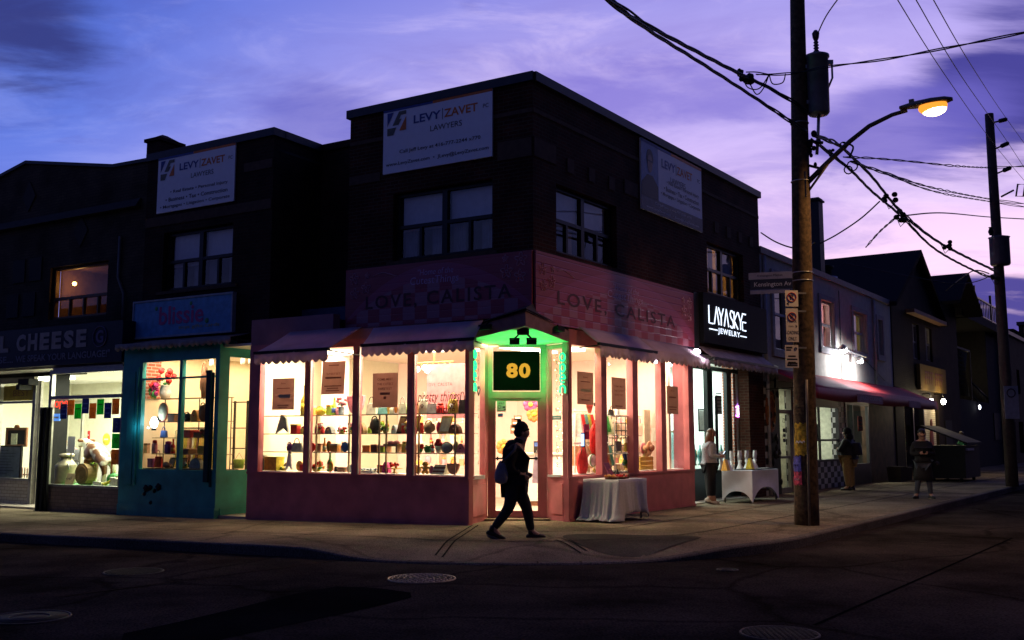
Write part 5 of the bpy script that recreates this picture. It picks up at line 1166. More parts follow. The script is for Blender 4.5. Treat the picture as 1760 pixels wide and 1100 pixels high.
        t = T('cake_stand'); mb = MB(fr); mb.lathe(x, y, [(w * .28, z), (w * .06, z + h * .1), (w * .06, z + h * .35), (w * .5, z + h * .42), (w * .5, z + h * .46)], 16); mb.build('stand', gm(c), t); mb = MB(fr); rg = random.Random(3)
        for i in range(10): mb.ball((x + rg.uniform(-.38, .38) * w, y + rg.uniform(-.2, .2) * w, z + h * rg.uniform(.55, .9)), h * .13, None, None, 7, 5, .2, i)
        mb.build('treat', gm(c2 or 'red'), t)
    elif kind == 'cactus':
        t = T('plush_cactus'); mb = MB(fr); mb.lathe(x, y, [(w * .35, z), (w * .5, z + h * .3), (w * .5, z + h * .7), (w * .3, z + h * .85)], 10); mb.build('plush_body', gm(c), t); mb = MB(fr); mb.ball((x - w * .3, y, z + h * .85), w * .15, None, h * .15); mb.ball((x + w * .3, y, z + h * .9), w * .15, None, h * .15); mb.build('arm', gm(c), t)
    elif kind == 'icecream':
        t = T('plush_sundae'); mb = MB(fr); mb.lathe(x, y, [(w * .2, z), (w * .42, z + h * .5)], 12); mb.build('cup', gm('cream'), t); mb = MB(fr)
        for a, b in ((-.2, .6), (.2, .6), (0, .82)): mb.ball((x + a * w, y, z + h * b), w * .3, None, h * .2, 10, 7, .1, 2)
        mb.build('scoop', gm(c), t)
    elif kind == 'ginger':
        t = T('plush_gingerbread'); mb = MB(fr); mb.ball((x, y, z + h * .78), w * .3, .05, h * .2); mb.ball((x, y, z + h * .42), w * .26, .05, h * .28); mb.ball((x - w * .32, y, z + h * .5), w * .2, .04, h * .1); mb.ball((x + w * .32, y, z + h * .5), w * .2, .04, h * .1); mb.ball((x - w * .2, y, z + h * .14), w * .15, .05, h * .16); mb.ball((x + w * .2, y, z + h * .14), w * .15, .05, h * .16); mb.build('plush_body', gm(c), t); mb = MB(fr)
        for q in (.35, .48): mb.ball((x, y - .055, z + h * q), .014, .008, .014, 6, 4)
        mb.build('button', gm('white'), t)
    elif kind == 'cloth':
        t = T('folded_scarf'); mb = MB(fr); n_ = 12
        vs = [(x - w / 2 + w * i / n_, y - .12 + .24 * j / 4, z + h * (.25 + .6 * abs(math.sin(i * 1.3 + j * .9)))) for i in range(n_ + 1) for j in range(5)]
        mb.add(vs, [(i * 5 + j, (i + 1) * 5 + j, (i + 1) * 5 + j + 1, i * 5 + j + 1) for i in range(n_) for j in range(4)], True); mb.build('cloth', gm(c), t); mb = MB(fr); mb.box(x - w * .45, x + w * .45, y - .1, y + .12, z, z + h * .3); mb.build('fold', gm(c), t)
    elif kind == 'flag':
        t = T('cloth_bunting'); mb = MB(fr); mb.pxz([(x - w * .5, z), (x - w * .1, z + h), (x + w * .3, z + h * .85), (x + w * .5, z + .02), (x + w * .1, z + h * .3)], y - .02, y + .02); mb.build('cloth', gm(c), t); mb = MB(fr); mb.tube([(x - w * .15, y, z + h), (x + w * .35, y, z + h * .95)], .012, 5); mb.build('rod', gm('brown'), t)
    elif kind == 'jar':
        t = T('candle_jar'); mb = MB(fr); mb.lathe(x, y, [(w * .4, z), (w * .45, z + h * .1), (w * .45, z + h * .7), (w * .3, z + h * .78)], 12); mb.build('jar', gm(c), t); mb = MB(fr); mb.lathe(x, y, [(w * .35, z + h * .78), (w * .35, z + h * .95), (w * .1, z + h)], 12); mb.build('lid', gm(c2 or 'gold'), t)
    elif kind == 'riser':
        t = T('display_riser'); mb = MB(fr); mb.box(x - w / 2, x + w / 2, y - .1, y + .1, z + h * .7, z + h); mb.box(x - w * .42, x - w * .32, y - .08, y + .08, z, z + h * .7); mb.box(x + w * .32, x + w * .42, y - .08, y + .08, z, z + h * .7); mb.build('stand', gm(c), t); mb = MB(fr); mb.ball((x - w * .2, y, z + h * 1.15), w * .2, .06, h * .2, 9, 6, .15); mb.ball((x + w * .2, y, z + h * 1.15), w * .2, .06, h * .22, 9, 6, .15); mb.build('pouch', gm(c2 or 'pink'), t)
    return t
# ---- shelving of the left bay
YB = -.10
ZS = [L.P(600, q, YB)[1] for q in (713, 745, 777)] + [.86]
t = thing('display_shelving', 'slim metal and glass display shelving in the four pink bay windows', 'shelving', L, (-3.7, YB, .84))
mb = MB(L)
for z in ZS[:3]: mb.box(-6.4, -1.2, YB - .14, YB + .16, z - .014, z - .002)
mb.build('glass_shelf', glass('shelf_glass', (.85, .95, .9), .25, 1.0), t)
mb = MB(L); sx_ = [L.P(q, 740, YB - .14)[0] for q in (450, 544, 600, 652, 664, 720, 782)]
for z in ZS[:3]: mb.box(-6.4, -1.2, YB - .155, YB - .14, z - .016, z)
for x in sx_: mb.box(x - .012, x + .012, YB - .15, YB - .12, .86, ZS[0])
mb.build('shelf_frame', M('brass_grey', (.38, .33, .22), .4, .6), t)
mb = MB(L); mb.box(-6.45, -1.2, -.27, .3, .78, .85); mb.build('window_bed', white, t)
items = [
 # kind, px, shelf row, height px, width px, colour, label, category, second colour
 ('bottle', 522, 0, 52, 14, 'olive', 'tall olive glass bottle on the top shelf behind the first window post', 'bottle', 'yellow'),
 ('sack', 549, 0, 15, 22, 'yellow', 'small lemon yellow bag on the top shelf', 'bag', None),
 ('vase', 588, 0, 30, 18, 'paleblue', 'pale blue vase of pink flowers on the top shelf', 'vase', 'pink'),
 ('bottle', 571, 0, 30, 10, 'lime', 'lime green slim bottle beside the pale blue vase', 'bottle', 'blue'),
 ('purse', 609, 0, 44, 34, 'pink', 'dusty pink half moon purse hanging high behind the second window post', 'bag', None),
 ('tote', 636, 0, 30, 20, 'palegreen', 'pale green bag with a black handle on the top shelf', 'bag', 'black'),
 ('tote', 656, 0, 18, 20, 'teal', 'small teal bag below the large brown poster', 'bag', 'teal'),
 ('jar', 674, 0, 14, 10, 'palegreen', 'little green pot on the top shelf beside the teal bag', 'jar', 'green'),
 ('tote', 692, 0, 28, 15, 'palegreen', 'tilted sage tote on the top shelf beside the third window post', 'bag', 'grey'),
 ('tote', 713, 0, 30, 17, 'tan', 'tan tote just past the third window post', 'bag', 'brown'),
 ('heart', 726, 0, 34, 18, 'palegreen', 'pale bag with a black heart outline on the top shelf', 'bag', None),
 ('tote', 744, 0, 26, 18, 'grey', 'grey tote between the two heart bags', 'bag', 'pink'),
 ('heart', 780, 0, 32, 20, 'olive', 'olive bag with a white heart outline on the top shelf', 'bag', None),
 ('tote', 796, 0, 34, 14, 'black', 'charcoal bag at the corner end of the top shelf', 'bag', 'black'),
 ('flag', 486, 1, 32, 28, 'grey', 'grey fabric bunting draped on the upper shelf beside the teal shop', 'bunting', None),
 ('ball', 531, 1, 20, 14, 'green', 'bright green round cushion behind the first window post', 'cushion', 'green'),
 ('jar', 556, 1, 9, 8, 'red', 'little red pot on the second shelf', 'jar', 'red'),
 ('dome', 569, 1, 12, 15, 'grey', 'grey dome bag on the second shelf', 'bag', None),
 ('bouquet', 590, 1, 12, 16, 'red', 'small red posy on the second shelf', 'flowers', 'pink'),
 ('dome', 621, 1, 18, 20, 'tan', 'tan rounded bag just past the second window post', 'bag', 'brown'),
 ('sack', 645, 1, 28, 20, 'black', 'black drawstring bag on the second shelf', 'bag', 'black'),
 ('bouquet', 664, 1, 20, 14, 'orange', 'orange and green plush flowers beside the black drawstring bag', 'flowers', 'lime'),
 ('frame', 684, 1, 28, 13, 'black', 'dark leaning frame before the third window post', 'frame', 'brown'),
 ('frame', 711, 1, 28, 10, 'brown', 'brown leaning frame just past the third window post', 'frame', 'olive'),
 ('sack', 739, 1, 20, 20, 'tan', 'fluffy tan bag on the second shelf under the heart bags', 'bag', 'tan'),
 ('frame', 763, 1, 27, 20, 'gold', 'gilt picture frame with a pale card on the second shelf', 'frame', 'cream'),
 ('dome', 783, 1, 14, 20, 'brown', 'dark brown rounded bag at the corner end of the second shelf', 'bag', 'tan'),
 ('sack', 499, 2, 16, 14, 'purple', 'dark purple pouch on the third shelf beside the teal shop', 'pouch', 'purple'),
 ('tote', 513, 2, 24, 22, 'grey', 'grey tote beside the dark purple pouch', 'bag', 'brown'),
 ('ball', 535, 2, 15, 14, 'red', 'bright red ball cushion on the third shelf', 'cushion', 'red'),
 ('box', 547, 2, 14, 11, 'tan', 'tan gift box beside the red ball cushion', 'box', 'brown'),
 ('bottle', 558, 2, 24, 8, 'orange', 'amber bottle on the third shelf', 'bottle', 'cream'),
 ('box', 577, 2, 14, 14, 'orange', 'orange patterned gift box on the third shelf', 'box', 'cream'),
 ('ball', 596, 2, 17, 14, 'blue', 'slate blue round cushion on the third shelf', 'cushion', 'grey'),
 ('box', 647, 2, 13, 12, 'brown', 'small brown box on the third shelf', 'box', 'tan'),
 ('riser', 677, 2, 14, 28, 'tan', 'little wooden riser holding two pink pouches', 'display stand', 'pink'),
 ('tote', 711, 2, 24, 12, 'grey', 'narrow grey tote on the third shelf by the window post', 'bag', 'grey'),
 ('cactus', 735, 2, 13, 14, 'green', 'green plush cactus on the third shelf', 'plush toy', None),
 ('icecream', 755, 2, 22, 14, 'red', 'red plush sundae in a cream cup', 'plush toy', None),
 ('ball', 771, 2, 17, 20, 'grey', 'grey patterned cushion leaning on the third shelf', 'cushion', 'black'),
 ('dome', 792, 2, 15, 16, 'pink', 'pale pink rounded bag at the corner end of the third shelf', 'bag', 'brown'),
 ('box', 452, 3, 26, 12, 'black', 'black upright box at the teal shop end of the window bed', 'box', 'grey'),
 ('box', 474, 3, 24, 27, 'yellow', 'big yellow box on the window bed', 'box', 'yellow'),
 ('bouquet', 489, 3, 14, 20, 'gold', 'dried gold posy beside the big yellow box', 'flowers', 'cream'),
 ('flag', 500, 3, 32, 14, 'white', 'white feathered cloth on the window bed', 'bunting', None),
 ('bouquet', 545, 3, 18, 26, 'orange', 'orange and red bouquet on the window bed', 'flowers', 'red'),
 ('bottle', 565, 3, 32, 9, 'green', 'green bottle standing on the window bed', 'bottle', 'cream'),
 ('jar', 576, 3, 9, 7, 'black', 'tiny black jar beside the green bottle', 'jar', 'black'),
 ('box', 589, 3, 8, 15, 'tan', 'flat tan tray on the window bed', 'tray', 'brown'),
 ('cloth', 635, 3, 9, 30, 'paleblue', 'pale blue folded scarf on the window bed', 'scarf', None),
 ('cake', 679, 3, 18, 26, 'gold', 'gold cake stand piled with red treats', 'cake stand', 'red'),
 ('ginger', 733, 3, 20, 18, 'gold', 'golden plush gingerbread figure on the window bed', 'plush toy', None),
 ('striped', 756, 3, 15, 22, 'cream', 'cream box with dark brown stripes', 'box', 'brown'),
 ('purse', 779, 3, 24, 22, 'tan', 'tan half moon bag at the corner of the window bed', 'bag', None)]
for kind, px, row, hp, wp, c, lab, cat, c2 in items:
    x = L.P(px, 760, YB)[0]; k = 1 / 86
    goods(kind, L, x, YB + random.uniform(-.04, .05), ZS[row] + .001, hp * k, c, lab, cat, None, wp * k * 1.05, c2)
# smaller goods filling the gaps, each named by its neighbour
rg = random.Random(21); EK = [('jar', 'little %s pot', 'pot'), ('box', 'small %s gift box', 'box'), ('bouquet', 'small %s posy', 'flowers'), ('bottle', 'small %s bottle', 'bottle'), ('dome', 'little %s coin purse', 'purse'), ('ball', 'small %s pompom cushion', 'cushion')]
for row in range(4):
    rowi = sorted([q for q in items if q[2] == row], key=lambda q: q[1])
    for a, b in zip(rowi, rowi[1:]):
        gap = (b[1] - b[4] / 2) - (a[1] + a[4] / 2)
        for k in range(2 if gap > 13 else 1 if gap > 2.5 else 0):
            px = a[1] + a[4] / 2 + gap * ((k + .5) / (2 if gap > 13 else 1)); kd, fm, ct = EK[rg.randrange(6)]; c = rg.choice(['pink', 'cream', 'red', 'gold', 'white', 'tan', 'orange', 'lime', 'magenta', 'paleblue'])
            hp = rg.uniform(11, 19); short = ' '.join(a[6].split(' on ')[0].split(' beside ')[0].split(' behind ')[0].split(' between ')[0].split(' just ')[0].split(' at ')[0].split(' below ')[0].split(' hanging ')[0].split(' right ')[0].split(' left ')[0].split(' draped ')[0].split(' leaning ')[0].split(' piled ')[0].split(' standing ')[0].split(' holding ')[0].split()[:8])
            goods(kd, L, L.P(px, 760, YB)[0], YB + rg.uniform(-.02, .08), ZS[row] + .001, hp / 86, c, (fm % c) + (', second' if k else '') + ' next to the ' + short, ct, None, min(15, max(9, gap * .8)) / 86, rg.choice(['red', 'gold', 'white', 'pink']))
# ---- back display behind the corner windows, seen through the glass
def back_rack(fr, x0, x1, y, zs, label, n_, seed, cols):
    t = thing('wall_rack', label, 'shelving', fr, ((x0 + x1) / 2, y, .1)); mb = MB(fr)
    for z in zs: mb.box(x0, x1, y, y + .3, z - .02, z)
    for x in (x0, (x0 + x1) / 2, x1): mb.box(x - .02, x + .02, y, y + .3, .06, zs[-1] + .3)
    mb.build('rack_frame', M('pale_rack', (.6, .5, .38), .5), t); rg = random.Random(seed)
    for zi, z in enumerate(zs):
        k = n_; 
        for i in range(k):
            x = x0 + .1 + (x1 - x0 - .2) * (i + rg.uniform(.2, .8)) / k; c = rg.choice(cols); h = rg.uniform(.12, .26); kd = rg.choice(('box', 'tote', 'jar', 'bottle', 'dome', 'ball'))
            goods(kd, fr, x, y + .1, z + .002, h, c, 'small %s %s on the %s shelf of the rack %s' % (c, {'jar': 'pot', 'dome': 'purse', 'ball': 'cushion'}.get(kd, kd), ['lowest', 'second', 'third', 'top'][min(zi, 3)], BL[fr is L]), 'gift', 'small gifts on the back racks', rg.uniform(.1, .18), rg.choice(cols))
BL = {True: 'behind the corner window', False: 'against the pink inner wall'}
back_rack(L, -4.3, -2.9, 2.2, [.5, .95, 1.4, 1.85], 'pale wall rack of gifts behind the corner window', 6, 5, ['red', 'pink', 'cream', 'tan', 'orange', 'white', 'gold'])
back_rack(R.sub(5.55, 2.35, -math.pi / 2), 0, 1.6, 0, [.5, .95, 1.4, 1.85], 'pale wall rack of gifts against the pink inner wall', 7, 9, ['gold', 'cream', 'tan', 'orange', 'white', 'palegreen', 'pink'])
t = thing('lettered_wall_panel', 'pink inner panel lettered pretty things inside behind the corner window', 'sign', L, (-2.2, .6, 1.9))
mb = MB(L); mb.box(-2.75, -1.72, .6, .64, 1.9, 2.95); mb.build('panel', M('rose_panel', (.42, .17, .19), .7), t)
mb = MB(L); mb.text('LOVE, CALISTA', L.P(754, 661, -.38)[0], L.P(754, 661, -.38)[1], -.358, h=.07, w=.56, spacing=1.15); mb.text('pretty things', L.P(752, 684, -.38)[0], L.P(752, 684, -.38)[1], -.358, h=.25, w=.95, shear=.3); mb.text('inside', L.P(765, 704, -.38)[0], L.P(765, 704, -.38)[1], -.358, h=.17, w=.4, shear=.3)
mb.build('lettering', M('rose_lettering', (.20, .035, .05), .6), t)
t = thing('globe_chandelier', 'chandelier of small glowing globes behind the corner window', 'chandelier', L, (-2.7, .7, 2.7))
mb = MB(L); rg = random.Random(5)
for i in range(7): mb.ball((-3.1 + i * .14, .7 + rg.uniform(-.2, .2), 2.82 + rg.uniform(-.06, .1)), .06, None, None, 10, 6)
mb.build('globe', E('globe_white', (1, .9, .72), 8), t)
mb = MB(L); mb.tube([(-3.1, .7, 3.0), (-2.2, .7, 3.0)], .012, 5); mb.tube([(-2.65, .7, 3.0), (-2.65, .7, 3.36)], .012, 5)
for i in range(7): mb.tube([(-3.1 + i * .14, .7, 3.0), (-3.1 + i * .14, .7, 2.88)], .006, 4)
mb.build('rod', gm('gold'), t)
# ---- posters taped inside the glass
postm = M('kraft_pink_poster', (.42, .29, .25), .8, var=.08, trans=.5)
def poster(fr, a, b, y, label, lines, tilt=0., mat=None):
    (x0, z1), (x1, z0) = fr.P(*a, y), fr.P(*b, y); t = thing('window_poster', label, 'poster', fr, ((x0 + x1) / 2, y, z0), 'paper posters in the pink shop windows'); mb = MB(fr)
    mb.pxz([(x0 - tilt, z0), (x1 - tilt, z0), (x1, z1), (x0, z1)], y, y + .003); mb.build('sheet', mat or postm, t); lt = MB(fr); w_ = x1 - x0; h_ = z1 - z0; cx = (x0 + x1) / 2
    for s_, q, ww, hh in lines:
        if s_: lt.text(s_, cx - tilt * (1 - q), z0 + h_ * q, y - .004, h=h_ * hh, w=w_ * ww, bold=.01)
        else: lt.box(cx - w_ * ww / 2 - tilt * (1 - q), cx + w_ * ww / 2 - tilt * (1 - q), y - .003, y - .001, z0 + h_ * (q - hh / 2), z0 + h_ * (q + hh / 2))
    lt.build('print', M('brown_poster_print', (.20, .08, .07), .8), t); return t
def band(fr, t, a, b, y, c):
    (x0, z1), (x1, z0) = fr.P(*a, y), fr.P(*b, y); mb = MB(fr); mb.box(x0, x1, y - .005, y - .004, z0, z1); mb.build('label_band', M('pale_green_band', c, .7), t)
YP = -.356
p = poster(L, (469, 651), (505, 704), YP, 'pink poster with a pale green band in the pink shop window beside the teal shop', [('love', .84, .2, .06), ('', .68, .6, .03), ('', .14, .5, .03), ('', .08, .4, .02)]); band(L, p, (479, 678), (499, 684), YP, (.42, .40, .28))
poster(L, (555, 622), (593, 677), YP, 'tilted brown poster in the second pink shop window', [('', .88, .45, .03), ('SWEETEST', .62, .6, .06), ('', .5, .7, .05), ('', .25, .75, .03), ('', .18, .5, .03), ('', .11, .6, .03)], .03)
poster(L, (641, 642), (683, 700), YP, 'large brown poster reading COME MEET THE CUTEST in the third window', [('COME MEET', .82, .62, .07), ('THE CUTEST', .68, .66, .07), ('SWEETEST', .54, .56, .07), ('', .40, .4, .07), ('', .28, .1, .08)])
YR = .044
p = poster(R, (992, 638), (1020, 696), YR, 'pink poster with a pale green band above the cloth table', [('love', .84, .25, .06), ('', .7, .6, .03), ('', .14, .5, .03)]); band(R, p, (998, 668), (1015, 674), YR, (.42, .40, .28))
poster(R, (1051, 648), (1076, 704), YR, 'brown poster with wide lettering in the second pane near the jewelry shop', [('COME MEET', .72, .7, .06), ('THE CUTEST', .58, .72, .06), ('SWEETEST', .45, .6, .06), ('', .10, .5, .03)])
poster(R, (1146, 663), (1166, 712), YR, 'narrow pink poster in the pane beside the jewelry shop', [('love', .84, .3, .06), ('', .6, .6, .05), ('', .25, .7, .04), ('', .16, .6, .03)])
# ---- vertical window lettering on the splayed panes, neon OPEN signs, string lights
t = thing('vertical_lettering', 'black vertical letters LOVE CALISTA down the pane between the door and the bay windows', 'window lettering', S1, (.62, .03, .9)); mb = MB(S1)
zz = [L.P(100, 600, 0)] and [3.10 - .125 * i for i in range(19)]
for i, ch in enumerate('LOVE'): mb.text(ch, .66, 3.08 - .155 * i, .032, h=.085)
mb.tube([(.66, .032, 2.31), (.56, .032, 2.42), (.61, .032, 2.47), (.66, .032, 2.43), (.71, .032, 2.47), (.76, .032, 2.42)], .012, 5, True)
for i, ch in enumerate('CALISTA'): mb.text(ch, .66, 2.08 - .168 * i, .032, h=.085)
mb.build('lettering', M('black_vinyl', (.03, .03, .03), .5), t)
t = thing('vertical_lettering', 'grey vertical letters CRAFTED WITH LOVE down the pane between the door and the cloth table', 'window lettering', S2, (.29, .03, .9)); mb = MB(S2)
for i, ch in enumerate('CRAFTED WITH LOVE'):
    if ch != ' ': mb.text(ch, .28, 3.06 - .127 * i, .032, h=.078)
mb.build('lettering', M('grey_vinyl', (.10, .09, .09), .5), t)
ng = Eb('green_neon', (.02, 1, .24), 2.6)
def neon_open(fr, x, y, z, s, label, mat, vert=True):
    t = thing('neon_sign', label, 'neon sign', fr, (x, y, z - s * 3)); mb = MB(fr); r = s * .36
    def tb(p): mb.tube([(x + a, y, z + b) for a, b in p], s * .085, 5)
    for i, ch in enumerate('open'):
        cx, cz = (0, -i * s) if vert else (i * s * .95, 0); q = []
        if ch == 'o': q = [[(cx + r * math.cos(a * .5236), cz + r * math.sin(a * .5236)) for a in range(13)]]
        if ch == 'p': q = [[(cx + r * math.cos(a * .5236), cz + r * math.sin(a * .5236)) for a in range(13)], [(cx - r, cz + r), (cx - r, cz - s * .6)]]
        if ch == 'e': q = [[(cx - r, cz), (cx + r, cz)] + [(cx + r * math.cos(a * .5236), cz + r * math.sin(a * .5236)) for a in range(0, 11)]]
        if ch == 'n': q = [[(cx - r, cz - r), (cx - r, cz + r)], [(cx - r, cz + r * .3)] + [(cx + r * math.cos(a * .5236), cz + r * math.sin(a * .5236)) for a in range(6, -1, -1)] + [(cx + r, cz - r)]]
        for p_ in q: tb(p_)
    mb.build('neon_tube', mat, t); mb = MB(fr)
    if vert: mb.box(x - s * .5, x - s * .46, y + .02, y + .03, z - s * 3.6, z + s * .5); mb.box(x + s * .46, x + s * .5, y + .02, y + .03, z - s * 3.6, z + s * .5)
    else: mb.box(x - s * .5, x + s * 3.4, y + .02, y + .03, z - s * .55, z - s * .5)
    mb.build('neon_backing', blackm, t)
neon_open(S2, .545, -.05, 3.02, .20, 'green vertical neon OPEN sign on the post between the door and the cloth table', ng)
neon_open(S1, .16, -.05, 3.03, .20, 'green vertical neon OPEN sign on the post between the door and the bay windows', ng)
t = thing('string_lights', 'string of tiny warm lights behind the pane between the door and the cloth table', 'string lights', S2, (.3, .1, 1)); mb = MB(S2); rg = random.Random(4)
pts = [(.12 + .3 * ((i * .37) % 1), .10 + .02 * (i % 3), 3.0 - i * .066) for i in range(32)]
mb.tube(pts, .003, 4); mb.build('wire', M('thin_wire', (.3, .25, .2), .5), t); mb = MB(S2)
for p in pts: mb.ball(p, .012, None, None, 6, 4)
mb.build('bulb', E('fairy_glow', (1, .75, .4), 6), t)
t = thing('window_sticker', 'teal rectangular sticker on the pane between the door and the cloth table', 'sticker', S2, (.3, .02, 1.8)); mb = MB(S2); mb.box(.15, .40, .026, .03, 1.86, 1.94); mb.build('sheet', gm('teal'), t); mb = MB(S2); mb.box(.18, .37, .022, .025, 1.89, 1.91); mb.build('print', gm('white'), t)
t = thing('door_notice', 'white smile camera notice at the top between the door and the bay windows glass', 'notice', D, (.26, .03, 2.0)); mb = MB(D); mb.box(.17, .345, .036, .042, 2.02, 2.22); mb.build('sheet', M('notice_paper', (.5, .5, .44), .7), t); mb = MB(D); mb.text('SMILE!', .257, 2.18, .033, h=.035, w=.11); mb.ringxz(.22, .033, 2.11, .03, .004, 12); mb.box(.28, .33, .031, .035, 2.09, 2.12); mb.box(.30, .34, .031, .035, 2.055, 2.075); mb.box(.18, .33, .031, .035, 2.03, 2.04); mb.build('print', dk, t)
t = thing('door_sticker', 'small blue and red card sticker below the door notice', 'sticker', D, (.24, .03, 1.9)); mb = MB(D); mb.box(.19, .285, .036, .042, 1.93, 1.985); mb.build('sheet', gm('blue'), t); mb = MB(D); mb.box(.19, .285, .033, .0355, 1.918, 1.93); mb.build('stripe', gm('red'), t)
# ---- inside the doorway
t = thing('sales_counter', 'white sales counter seen through the open lit doorway', 'counter', D, (1.2, 3.2, .06)); mb = MB(D); mb.box(.75, 2.1, 2.9, 3.6, .16, 1.16); mb.build('counter_body', white, t); mb = MB(D); mb.box(.7, 2.15, 2.85, 3.65, 1.16, 1.2); mb.build('worktop', cream, t); mb = MB(D); mb.box(.76, 2.1, 2.92, 3.6, .06, .16); mb.build('plinth', gm('brown'), t)
t = thing('card_terminal', 'dark card terminal hanging at the counter inside the doorway', 'terminal', D, (1.0, 2.8, 1.2)); mb = MB(D); mb.box(.93, 1.03, 2.75, 2.84, 1.2, 1.45); mb.build('case', gm('black'), t); mb = MB(D); mb.box(.945, 1.015, 2.745, 2.749, 1.34, 1.42); mb.build('screen', gm('blue'), t)
t = thing('hanging_apron', 'pale lilac apron hanging just inside the doorway', 'apron', D, (.98, 1.2, .7)); mb = MB(D); mb.hull([(.86, 1.2, .62), (1.06, 1.2, .62), (1.06, 1.26, .62), (.86, 1.26, .62)], [(.90, 1.21, 1.15), (1.02, 1.21, 1.15), (1.02, 1.25, 1.15), (.90, 1.25, 1.15)]); mb.build('cloth', M('lilac_cloth', (.45, .42, .55), .8), t); mb = MB(D); mb.tube([(.93, 1.23, 1.15), (.96, 1.23, 1.28), (.99, 1.23, 1.15)], .008, 5); mb.build('strap', gm('grey'), t)
for px, py, lab in ((890, 718, 'small dark card above the walking person on the back wall'), (886, 727, 'square dark print behind the walking person on the back wall'), (884, 738, 'lower dark print behind the head of the walking person')):
    x, z = D.P(px, py, 3.9); t = thing('wall_card', lab, 'wall card', D, (x, 3.9, z - .08)); mb = MB(D); mb.box(x - .09, x + .09, 3.9, 3.92, z - (.05 if py < 720 else .10), z + (.05 if py < 720 else .10)); mb.build('card', gm('brown'), t); mb = MB(D); mb.box(x - .06, x + .06, 3.89, 3.899, z - .02, z + .02); mb.build('print', gm('cream'), t)
for px, py, c, lab in ((912, 695, 'magenta', 'big pink paper flower high inside the doorway'), (918, 712, 'orange', 'orange paper flower below the pink one inside the doorway'), (866, 768, 'orange', 'orange flower arrangement low inside the doorway behind the walker')):
    x, z = D.P(px, py, 2.4); t = thing('paper_flower', lab, 'paper flower', D, (x, 2.4, z - .15)); mb = MB(D)
    for i in range(8): a = i * .785; mb.ball((x + .1 * math.cos(a), 2.4, z + .1 * math.sin(a)), .07, .03, .07, 8, 5, .1, i)
    mb.build('petal', pc('flower_' + c, colr[c] if c != 'magenta' else (.6, .08, .2)), t); mb = MB(D); mb.ball((x, 2.37, z), .05, .04, .05, 8, 5); mb.build('flower_heart', gm('yellow'), t)
t = thing('door_screen', 'small lit blue tablet behind the pane between the door and the cloth table', 'screen', S2, (.5, .5, 1.4)); mb = MB(S2); mb.box(.42, .52, .5, .52, 1.35, 1.62); mb.build('case', black, t); mb = MB(S2); mb.box(.43, .51, .494, .499, 1.37, 1.6); mb.build('lit_face', E('tablet_blue', (.35, .55, 1), 1.6), t)
# ---- panes near the jewelry shop
t = thing('clothes_rack', 'white clothes rack of small garments in the window behind the cloth table', 'clothes rack', R, (3.0, .6, .2)); mb = MB(R)
for z in (1.42, 2.05): mb.tube([(2.3, .6, z), (3.75, .6, z)], .014, 6)
for x in (2.35, 3.7): mb.tube([(x, .6, .2), (x, .6, 2.1)], .014, 6)
mb.build('rail', white, t); rg = random.Random(8)
gc = ['cream', 'olive', 'blue', 'tan', 'teal', 'grey', 'red', 'white', 'brown', 'green']
for z in (1.42, 2.05):
    for i in range(11):
        x = 2.4 + i * .12; c = rg.choice(gc); h = rg.uniform(.40, .52); g = thing('hung_garment', 'small %s garment on the %s rail of the white rack behind the cloth table' % (c, 'upper' if z > 2 else 'lower'), 'garment', R, (x, .6, z - h), 'garments hanging on the white rack')
        mb = MB(R); mb.hull([(x - .03, .42, z - h), (x + .03, .42, z - h), (x + .03, .78, z - h), (x - .03, .78, z - h)], [(x - .02, .5, z - .06), (x + .02, .5, z - .06), (x + .02, .7, z - .06), (x - .02, .7, z - .06)]); mb.build('cloth', gm(c), g); mb = MB(R); mb.tube([(x, .5, z - .06), (x, .6, z - .01), (x, .7, z - .06)], .006, 4); mb.build('hanger', white, g)
def RI_(px, py, y=.25): return R.P(px, py, y)
for kind, px, py, hp, wp, c, lab, cat, c2 in (
    ('sack', 1022, 782, 56, 22, 'red', 'tall red plush bag hanging beside the window post', 'bag', 'red'),
    ('sack', 1001, 818, 48, 22, 'red', 'big red soft bag low in the window behind the cloth table', 'bag', 'brown'),
    ('ball', 1018, 802, 20, 18, 'white', 'white and green character plush between the red bags', 'plush toy', 'green'),
    ('bouquet', 1026, 815, 14, 16, 'cream', 'cream posy at the foot of the window post between the door and the cloth table', 'flowers', 'gold'),
    ('tote', 1062, 776, 28, 18, 'grey', 'grey bag on the rack shelf in the second pane near the jewelry shop', 'bag', 'white'),
    ('tote', 1078, 776, 24, 16, 'olive', 'olive bag beside the grey bag in the second pane near the jewelry shop', 'bag', 'brown'),
    ('ball', 1082, 734, 18, 14, 'gold', 'round straw hat hung high in the second pane near the jewelry shop', 'hat', 'brown'),
    ('bouquet', 1076, 805, 26, 16, 'blue', 'blue and white posy low in the second pane near the jewelry shop', 'flowers', 'white'),
    ('bouquet', 1070, 814, 8, 40, 'olive', 'leafy garland along the sill of the second pane near the jewelry shop', 'garland', 'cream'),
    ('vase', 1028, 714, 28, 16, 'black', 'black vase of dark stems high in the window behind the cloth table', 'vase', 'black'),
    ('tote', 1050, 714, 16, 14, 'black', 'small black bag on the high shelf behind the second poster', 'bag', 'black'),
    ('jar', 1061, 714, 14, 8, 'white', 'white jar on the high shelf behind the second poster', 'jar', 'green')):
    x, z = RI_(px, py); goods(kind, R, x, .25, z, hp / 82, c, lab, cat, None, wp / 82 * 1.1, c2)
t = thing('display_grid', 'white glass display stand in the second pane near the jewelry shop', 'shelving', R, (3.2, .3, .85)); mb = MB(R); x0, x1 = RI_(1040, 740)[0], RI_(1092, 740)[0]
for py in (715, 748, 779): z = RI_(1066, py)[1]; mb.box(x0, x1, .1, .4, z - .012, z)
